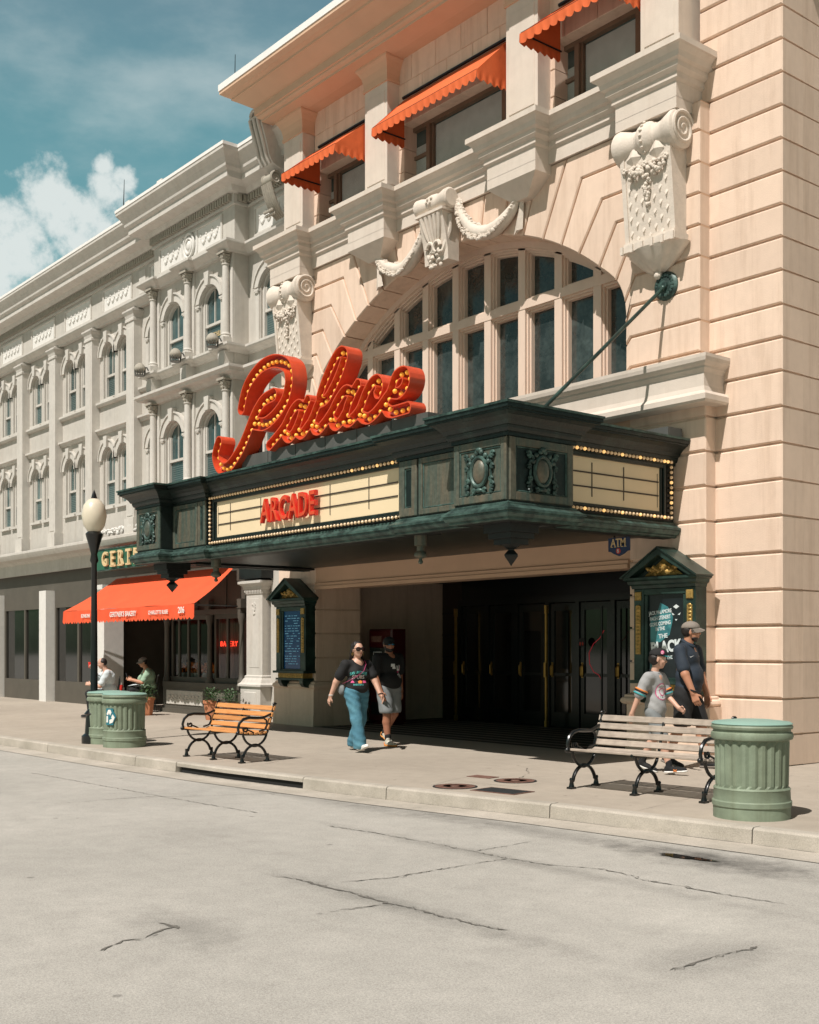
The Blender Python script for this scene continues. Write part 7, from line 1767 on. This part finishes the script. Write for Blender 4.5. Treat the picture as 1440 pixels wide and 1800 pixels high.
# ---- man behind her
def man_beard():
    P = Person('bearded man in black T-shirt, grey shorts and blue mirrored sunglasses walking behind the woman', (-14.56, 11.45, 0)); skin = []
    c = V3(.03, -.02, 1.595); yaw = -.30
    f, l, u = head(skin, c, yaw, 1.0, 1.12)
    skin += [('c', V3(0, 0, 1.40), V3(.02, -.01, 1.53), .066, .060), ('e', V3(-.01, 0, 1.40), (.10, .16, .06), None)]
    rs, re, rw = V3(0, -.225, 1.37), V3(.02, -.285, 1.09), V3(.14, -.265, .86); ls, le, lw = V3(-.02, .225, 1.37), V3(-.09, .29, 1.10), V3(-.06, .30, .85)
    for a, b, w in ((rs, re, rw), (ls, le, lw)): skin += [('c', a, b, .064, .050), ('c', b, w, .050, .034)]
    hand(skin, rw, V3(.1, 0, -.3), V3(.1, -1, .05), 1.05, .6, 1); hand(skin, lw, V3(.02, 0, -.3), V3(.1, 1, .05), 1.05, .5, -1)
    hipR, knR, anR = V3(0, -.10, .90), V3(.10, -.11, .49), V3(.13, -.12, .10); hipL, knL, anL = V3(0, .10, .90), V3(.02, .10, .50), V3(-.24, .10, .17)
    skin += [('c', V3(0, 0, 1.35), V3(0, 0, .95), .12, .13)]
    for h_, k_, a_ in ((hipR, knR, anR), (hipL, knL, anL)):
        cf = k_ + (a_ - k_) * .3 + V3(-.02, 0, 0); skin += [('c', h_, k_, .095, .066), ('c', k_, cf, .062, .066), ('c', cf, a_, .064, .042)]
    P.add('body', skin, 'skin_brown', .0078, .014)
    sh = [('e', V3(0, 0, 1.27), (.145, .215, .19), None), ('e', V3(.03, 0, 1.02), (.165, .205, .17), None), ('c', V3(-.01, -.13, 1.39), V3(-.01, .13, 1.39), .076, .076), ('c', rs, rs + (re - rs) * .72, .086, .084), ('c', ls, ls + (le - ls) * .72, .086, .084)]
    shirt = P.add('shirt', sh, 'black_cloth', .010, .035, cuts=[(V3(.03, 0, 1.485), V3(.3, 0, 1)), (V3(0, 0, .845), V3(0, 0, -1))], tex=folds(.004, 18, 22))
    st = [('e', V3(0, 0, .92), (.145, .19, .11), None), ('c', V3(0, -.10, .88), V3(.09, -.115, .56), .125, .112), ('c', V3(0, .10, .88), V3(.01, .105, .56), .125, .112)]
    P.add('shorts', st, 'short_grey', .010, .03, cuts=[(V3(.05, 0, .515), V3(.0, 0, -1))], tex=folds(.005, 18, 22))
    for a_, k_ in ((anR, knR), (anL, knL)):
        d = (k_ - a_) / np.linalg.norm(k_ - a_); P.add('sock', [('c', a_ - d * .03, a_ + d * .065, .046, .050)], 'black_cloth', .009, .02)
    shoe(P, V3(.075, -.12, .0), V3(1, -.1, .02), V3(0, 0, 1), .30, 'shoe_cream', 'shoe_orange', 'print_orange'); shoe(P, V3(-.31, .10, .135), V3(1, -.05, -.50), V3(.5, 0, 1), .30, 'shoe_cream', 'shoe_orange', 'shoe_orange')
    R = np.stack([f, l, u], 1)
    P.add('beard', [('e', c + f * .030 - u * .072, (.062, .068, .052), R), ('e', c + f * .055 - u * .098, (.038, .045, .03), R), ('c', c - l * .072 - u * .02 + f * .02, c - l * .06 - u * .075 + f * .03, .016, .022), ('c', c + l * .072 - u * .02 + f * .02, c + l * .06 - u * .075 + f * .03, .016, .022)], 'hair_dark', .0075, .015, cuts=[(c - u * .028, u)], tex=folds(.002, 60, 60))
    P.add('hair', [('e', c - f * .03 + u * .01, (.085, .085, .085), R)], 'hair_dark', .009, .02, cuts=[(c + f * .035, f)])
    cap(P, c, f, l, u, 1.0, 'black_cloth', 'black_cloth'); glasses(P, c, yaw, 1.05, 'mirror_blue', wrap=True); mouth(P, c, f, l, u, 1.06)
    U = (.35, .93, 0); ct = (.12, .05, 1.26)
    chest_poly(P, shirt, [[(-.10, .03), (-.03, .03), (-.03, .0), (-.01, -.05), (-.07, -.05), (-.075, -.01), (-.10, -.02)], [(0, 0), (.02, 0), (.03, -.06), (.045, -.06), (.045, .01), (.065, .01), (.065, -.08), (.02, -.08), (.01, -.06)], [(.02, -.13), (.055, -.12), (.06, -.09), (.075, -.12), (.075, -.19), (.06, -.20), (.05, -.16), (.03, -.18), (.04, -.15), (.01, -.15)]], ct, U, 'print_white', 'shirt_print')
    chest_poly(P, shirt, [[(.066, .0), (.072, .0), (.072, -.11), (.066, -.11)], [(.02, -.09), (.05, -.09), (.05, -.11), (.02, -.11)]], ct, U, 'print_pink', 'shirt_print')
    P.done()
man_beard()
# ---- man in navy polo on the right
def man_polo():
    P = Person('man in navy polo shirt, black shorts and grey cap walking past the poster', (-9.40, 12.26, 0), .25); skin = []
    c = V3(.05, 0, 1.625); yaw = .42
    f, l, u = head(skin, c, yaw, 1.0, 1.05)
    skin += [('c', V3(0, 0, 1.42), V3(.03, 0, 1.56), .064, .058), ('e', V3(-.01, 0, 1.42), (.10, .16, .06), None)]
    rs, re, rw = V3(-.01, -.22, 1.40), V3(-.02, -.27, 1.12), V3(.10, -.27, .90); ls, le, lw = V3(.02, .22, 1.40), V3(.06, .28, 1.12), V3(.13, .29, .87)
    rs, re, rw = V3(0, -.215, 1.40), V3(.09, -.265, 1.12), V3(.19, -.26, .90)
    for a, b, w in ((rs, re, rw), (ls, le, lw)): skin += [('c', a, b, .064, .050), ('c', b, w, .050, .033)]
    hand(skin, rw, V3(.12, 0, -.3), V3(.1, -1, .05), 1.08, .7, 1); hand(skin, lw, V3(.02, 0, -.3), V3(.1, 1, .05), 1.08, .5, -1)
    hipR, knR, anR = V3(0, -.10, .92), V3(-.02, -.11, .50), V3(-.20, -.12, .12); hipL, knL, anL = V3(0, .10, .92), V3(.14, .10, .50), V3(.20, .10, .10)
    skin += [('c', V3(0, 0, 1.35), V3(0, 0, .95), .12, .13)]
    for h_, k_, a_ in ((hipR, knR, anR), (hipL, knL, anL)):
        cf = k_ + (a_ - k_) * .3 + V3(-.02, 0, 0); skin += [('c', h_, k_, .095, .064), ('c', k_, cf, .060, .062), ('c', cf, a_, .062, .040)]
    P.add('body', skin, 'skin_tan', .0078, .014)
    sh = [('e', V3(0, 0, 1.29), (.135, .205, .19), None), ('e', V3(.035, 0, 1.08), (.165, .195, .19), None), ('e', V3(.02, 0, .96), (.15, .19, .12), None), ('c', V3(-.01, -.13, 1.415), V3(-.01, .13, 1.415), .074, .074), ('c', rs, rs + (re - rs) * .74, .074, .074), ('c', ls, ls + (le - ls) * .74, .074, .074), ('c', V3(0, 0, 1.46), V3(.01, 0, 1.50), .075, .070)]
    shirt = P.add('shirt', sh, 'navy_cloth', .010, .03, cuts=[(V3(.03, 0, 1.505), V3(.55, 0, 1)), (V3(0, 0, .86), V3(0, 0, -1))], tex=folds(.004, 18, 22))
    co = MB(); co.tube([V3(.015 + .078 * math.cos(t) + .012, .072 * math.sin(t), 1.485 - .045 * math.cos(t)) for t in np.linspace(.35, 5.93, 20)], .016, 7, flat=1.3); co.build('collar', 'navy_cloth', P.t, smooth=True, local=True)
    st = [('e', V3(0, 0, .93), (.145, .185, .11), None), ('c', V3(0, -.10, .88), V3(-.01, -.115, .54), .122, .105), ('c', V3(0, .10, .88), V3(.12, .105, .54), .122, .105)]
    P.add('shorts', st, 'black_cloth', .010, .03, cuts=[(V3(.05, 0, .50), V3(.0, 0, -1))], tex=folds(.004, 18, 22))
    shoe(P, V3(.13, .10, .0), V3(1, 0, .04), V3(0, 0, 1), .29, 'black_cloth', 'cap_grey'); shoe(P, V3(-.27, -.12, .07), V3(1, 0, -.28), V3(.28, 0, 1), .29, 'black_cloth', 'cap_grey')
    R = np.stack([f, l, u], 1)
    P.add('hair', [('e', c - f * .03 + u * .01, (.084, .084, .085), R)], 'hair_dark', .009, .02, cuts=[(c + f * .02, f)])
    P.add('beard', [('e', c + f * .034 - u * .080, (.052, .061, .040), R), ('e', c + f * .06 - u * .098, (.028, .036, .022), R)], 'hair_dark', .0075, .012, cuts=[(c - u * .045, u)], tex=folds(.002, 60, 60))
    cap(P, c, f, l, u, 1.02, 'cap_grey', 'cap_grey'); glasses(P, c, yaw, 1.0, 'lens_brown', wrap=True); mouth(P, c, f, l, u, 1.04)
    U = (.85, .5, 0)
    ck = [(-.03, .0), (-.018, -.014), (.035, .014), (-.016, -.004)]
    chest_poly(P, shirt, [ck], (.10, -.10, 1.33), (.8, .6, 0), 'print_white', 'shirt_mark'); chest_poly(P, shirt, [[(-.02, -.01), (0, .02), (.02, -.01), (0, 0)]], (.12, .08, 1.33), (.5, .87, 0), 'print_white', 'shirt_mark')
    P.sc = 1.075
    w = MB(); w.tube([rw + V3(math.cos(t) * .038, math.sin(t) * .036, .035 - .015 * math.cos(t)) for t in np.linspace(0, 6.28, 15)[:-1]], .010, 6, closed=True); w.build('watch', 'black_cloth', P.t, local=True)
    P.done()
man_polo()
# ---- boy
def boy():
    P = Person('boy in grey jersey and black cap with teal peak beside the man in navy', (-9.24, 11.42, 0), .32); skin = []
    c = V3(.04, -.005, 1.335); yaw = .48; s = .93; pit = -.14
    f, l, u = head(skin, c, yaw, s, .95, pit)
    skin += [('c', V3(-.01, 0, 1.15), V3(.02, 0, 1.27), .046, .043), ('e', V3(-.01, 0, 1.145), (.07, .12, .045), None)]
    rs, re, rw = V3(-.03, -.16, 1.12), V3(-.12, -.20, .90), V3(-.20, -.21, .70); ls, le, lw = V3(.02, .16, 1.12), V3(.08, .20, .90), V3(.24, .14, .76)
    for a, b, w in ((rs, re, rw), (ls, le, lw)): skin += [('c', a, b, .044, .036), ('c', b, w, .036, .025)]
    hand(skin, rw, V3(-.08, 0, -.3), V3(.1, -1, .05), .82, .5, 1); hand(skin, lw, V3(.3, -.05, -.12), V3(0, 1, .3), .82, 1.1, -1)
    hipR, knR, anR = V3(0, -.075, .74), V3(.13, -.08, .40), V3(.21, -.085, .09); hipL, knL, anL = V3(0, .075, .74), V3(-.03, .08, .41), V3(-.20, .085, .12)
    skin += [('c', V3(0, 0, 1.1), V3(0, 0, .78), .09, .10)]
    for h_, k_, a_ in ((hipR, knR, anR), (hipL, knL, anL)):
        cf = k_ + (a_ - k_) * .3 + V3(-.015, 0, 0); skin += [('c', h_, k_, .070, .048), ('c', k_, cf, .045, .048), ('c', cf, a_, .047, .032)]
    P.add('body', skin, 'skin_fair', .0070, .012)
    sh = [('e', V3(0, 0, 1.04), (.100, .140, .15), None), ('e', V3(.01, 0, .84), (.108, .136, .16), None), ('e', V3(.01, 0, .74), (.115, .142, .12), None), ('c', V3(-.01, -.09, 1.13), V3(-.01, .09, 1.13), .055, .055), ('c', rs, rs + (re - rs) * .86, .064, .070), ('c', ls, ls + (le - ls) * .86, .064, .070)]
    shirt = P.add('shirt', sh, 'grey_cloth', .0090, .055, cuts=[(V3(.03, 0, 1.205), V3(.4, 0, 1)), (V3(0, 0, .635), V3(0, 0, -1))], tex=folds(.0045, 20, 24))
    for a, b in ((rs, re), (ls, le)):
        d = (b - a) / np.linalg.norm(b - a)
        for t_, mm in ((.86, 'cap_teal'), (.74, 'black_cloth'), (.66, 'print_orange')):
            q = MB(); ce = a + (b - a) * t_; x_ = np.cross(d, V3(0, 0, 1)); x_ /= np.linalg.norm(x_); y_ = np.cross(d, x_)
            q.tube([ce + (x_ * math.cos(k) + y_ * math.sin(k)) * .0695 for k in np.linspace(0, 6.28, 21)[:-1]], .011, 6, closed=True); q.build('sleeve_band', mm, P.t, smooth=True, local=True)
    st = [('e', V3(0, 0, .74), (.11, .14, .10), None), ('c', V3(0, -.075, .70), V3(.115, -.085, .43), .092, .082), ('c', V3(0, .075, .70), V3(-.02, .085, .43), .092, .082)]
    P.add('shorts', st, 'short_grey', .0090, .025, cuts=[(V3(.05, 0, .40), V3(.0, 0, -1))], tex=folds(.004, 18, 22))
    for a_, k_ in ((anR, knR), (anL, knL)):
        d = (k_ - a_) / np.linalg.norm(k_ - a_); P.add('sock', [('c', a_ - d * .03, a_ + d * .06, .036, .038)], 'black_cloth', .008, .02)
    shoe(P, V3(.155, -.085, .015), V3(1, 0, .10), V3(-.1, 0, 1), .27, 'black_cloth', 'white_rubber', None); shoe(P, V3(-.26, .085, .07), V3(1, 0, -.30), V3(.3, 0, 1), .27, 'black_cloth', 'white_rubber', None)
    m_ = MB(); 
    for k in (-1, 1): m_.tube([V3(.27, -.125, .055 + k * .012), V3(.29, -.128, .055), V3(.31, -.125, .055 + k * .012)], .005, 5)
    m_.build('shoe_mark', 'print_orange', P.t, local=True)
    R = np.stack([f, l, u], 1)
    P.add('hair', [('e', c - f * .035 + u * .0, (.074, .078, .08), R)], 'hair_dark', .008, .02, cuts=[(c + f * .005, f)])
    cap(P, c, f, l, u, .97, 'black_cloth', 'cap_teal', True); eyes(P, c, f, l, u, s); mouth(P, c, f, l, u, s)
    hm = MB(); ctr = c + u * .080 - l * .090 + f * .030
    hm.ell(ctr, (.022, .006, .024), 12, 6); hm.build('cap_badge', 'print_pink', P.t, smooth=True, local=True)
    h2 = MB(); h2.tube([ctr + V3(.010 * math.cos(t), -.007, .014 * math.sin(t)) for t in np.linspace(0, 6.28, 11)[:-1]], .003, 5, closed=True); h2.build('cap_badge_line', 'print_white', P.t, local=True)
    U = (.62, .78, 0); ct = (.10, -.03, .955)
    chest_poly(P, shirt, [disc(0, 0, .098, 26)], ct, U, 'print_pink', 'shirt_print', .0025); chest_poly(P, shirt, [disc(0, 0, .088, 26)], ct, U, 'print_white', 'shirt_print', .004)
    chest_poly(P, shirt, [disc(0, -.002, .046, 20)], ct, U, 'print_pink', 'shirt_print', .0055); chest_poly(P, shirt, [disc(0, -.002, .036, 20)], ct, U, 'print_white', 'shirt_print', .007)
    mb = []
    for i, ch in enumerate('MONTEREY'):
        pass
    chest_txt(P, shirt, [(ch, -.066 * math.sin(1.1 - i * .55), .066 * math.cos(1.1 - i * .55) - .008, .036, .9, 0) for i, ch in enumerate('NORTH')] + [(ch, -.062 + i * .031, -.062 + .004 * abs(i - 2), .030, .9, 0) for i, ch in enumerate('STARS')], ct, U, 'black_cloth', 'shirt_lettering')
    P.sc = 1.05
    n_ = MB(); n_.tube([V3(-.01 + .062 * math.cos(t) + .010, .060 * math.sin(t), 1.185 - .022 * math.cos(t)) for t in np.linspace(0, 6.28, 25)[:-1]], .006, 5, closed=True); n_.build('neckband', 'black_cloth', P.t, smooth=True, local=True)
    P.done()
boy()
# ---- seated people by the bakery
def seated(loc, rz, label, shirt_m, skin_m, s=1.0, phone=True, raise_=False):
    P = Person(label, loc, rz); skin = []; c = V3(.14, 0, 1.20); 
    f, l, u = head(skin, c, 0, 1.0, 1.05, -.25)
    skin += [('c', V3(.05, 0, 1.00), V3(.11, 0, 1.13), .062, .056), ('e', V3(.03, 0, 1.0), (.09, .15, .06), None), ('c', V3(.02, 0, .95), V3(-.02, 0, .55), .12, .14)]
    rs, ls = V3(.05, -.21, .96), V3(.05, .21, .96)
    if raise_: re, rw, le, lw = V3(.27, -.24, .86), V3(.34, -.10, 1.08), V3(.20, .24, .70), V3(.40, .12, .74)
    else: re, rw, le, lw = V3(.20, -.26, .72), V3(.42, -.12, .80), V3(.20, .26, .72), V3(.42, .10, .78)
    for a, b, w in ((rs, re, rw), (ls, le, lw)): skin += [('c', a, b, .060, .048), ('c', b, w, .047, .032)]
    hand(skin, rw, (rw - re) + V3(.1, 0, 0), V3(.2, -1, .3), 1.05, .9, 1); hand(skin, lw, lw - le, V3(.2, 1, .3), 1.05, .9, -1)
    for k in (-1, 1):
        hp, kn, an = V3(0, k * .10, .53), V3(.42, k * .14, .52), V3(.38, k * .14, .10); skin += [('c', hp, kn, .095, .064), ('c', kn, an, .062, .040)]
    P.add('body', skin, skin_m, .009, .014)
    sh = [('e', V3(.0, 0, .86), (.15, .20, .19), None), ('e', V3(.01, 0, .64), (.18, .20, .16), None), ('c', V3(.03, -.13, .985), V3(.03, .13, .985), .072, .072), ('c', rs, rs + (re - rs) * .75, .080, .078), ('c', ls, ls + (le - ls) * .75, .080, .078)]
    P.add('shirt', sh, shirt_m, .011, .035, cuts=[(V3(.06, 0, 1.07), V3(.5, 0, 1)), (V3(0, 0, .50), V3(0, 0, -1))], tex=folds(.005, 18, 22))
    st = [('e', V3(-.01, 0, .53), (.15, .18, .10), None)]
    for k in (-1, 1): st += [('c', V3(0, k * .10, .53), V3(.42, k * .14, .525), .112, .082), ('c', V3(.42, k * .14, .525), V3(.385, k * .14, .14), .082, .07)]
    P.add('trousers', st, 'black_cloth', .011, .03, cuts=[(V3(0, 0, .12), V3(0, 0, -1))])
    for k in (-1, 1): shoe(P, V3(.32, k * .14, 0), V3(1, k * .1, 0), V3(0, 0, 1), .28, 'black_cloth', 'cap_grey')
    R = np.stack([f, l, u], 1)
    P.add('hair', [('e', c - f * .02 + u * .02, (.092, .088, .095), R)], 'hair_dark', .009, .02, cuts=[(c + f * .035 + u * .05, f * .9 - u * .4)])
    eyes(P, c, f, l, u, 1.0); mouth(P, c, f, l, u, 1.0)
    if phone:
        cap(P, c, f, l, u, 1.0, 'cap_grey', 'cap_grey')
    P.done(); return P
def put(loc, rz, p):
    c, q = math.cos(rz), math.sin(rz); return (loc[0] + c * p[0] - q * p[1], loc[1] + q * p[0] + c * p[1], p[2])
LA, RA = (-25.85, 12.98, 0), math.radians(-108)
seated(LA, RA, 'seated man in light green shirt looking at a phone beside the terracotta pot', 'green_cloth', 'skin_tan')
p = put(LA, RA, (.52, -.02, .87)); ph = thing('phone', p, 'black phone held up by the seated man in green', 'phone')
MB().box(-.008, .008, -.036, .036, -.075, .075).build('case', 'black_cloth', ph, local=True); MB().box(-.0095, -.0082, -.032, .032, -.07, .07).build('screen', 'screen_blue', ph, local=True); ph.rotation_euler = (0, .3, RA)
p = put(LA, RA, (.34, .06, .62)); nk = MB(); nk.add([(-.16, -.12, .0), (.14, -.15, .02), (.20, .10, .05), (-.10, .16, .01), (.02, .02, .07), (.16, -.17, -.12), (-.15, -.16, -.15)], [(0, 1, 4), (1, 2, 4), (2, 3, 4), (3, 0, 4), (0, 6, 5, 1)])
o = nk.build('paper_bag', 'pale_cloth'); o.location = p; o.rotation_euler = (0, 0, RA + 1.2); tag(o, 'crumpled pale paper bag on the lap of the man in green', 'paper bag')
p = put(LA, RA, (.62, -.28, .52)); cu = thing('drink_cup', p, 'red drink cup near the knees of the man in green', 'cup'); MB().lathe([(.032, 0), (.045, .12), (.045, .13), (0, .13)], (0, 0, 0), 14).build('cup', 'arcade_red', cu, smooth=True, local=True)
MB().tube([(0, 0, .10), (.01, 0, .19)], .005, 5).build('straw', 'white_paint', cu, local=True)
MB().tube([(0, 0, 0), (0, 0, -.52)], .02, 8).lathe([(.16, -.02), (.16, 0), (0, 0)], (0, 0, 0), 16).build('side_table', 'iron', None) if False else None
tb = thing('cafe_table', (p[0], p[1], 0), 'small round black cafe table holding the red cup', 'table')
MB().lathe([(.17, .50), (.175, .51), (.17, .518), (0, .518)], (0, 0, 0), 20).build('top', 'iron', tb, local=True); MB().lathe([(.15, 0), (.14, .02), (.025, .04), (.022, .50)], (0, 0, 0), 12).build('pedestal', 'iron', tb, local=True)
LB, RB = (-24.45, 11.3, 0), math.radians(-112)
seated(LB, RB, 'seated person in pale blue top raising a red cup at the far left', 'pale_cloth', 'skin_fair', 1.0, False, True)
p = put(LB, RB, (.40, -.09, 1.10)); cu = thing('drink_cup', p, 'red cup held up by the person in the pale top', 'cup'); MB().lathe([(.032, 0), (.043, .12), (.043, .13), (0, .13)], (0, 0, 0), 14).build('cup', 'arcade_red', cu, smooth=True, local=True)
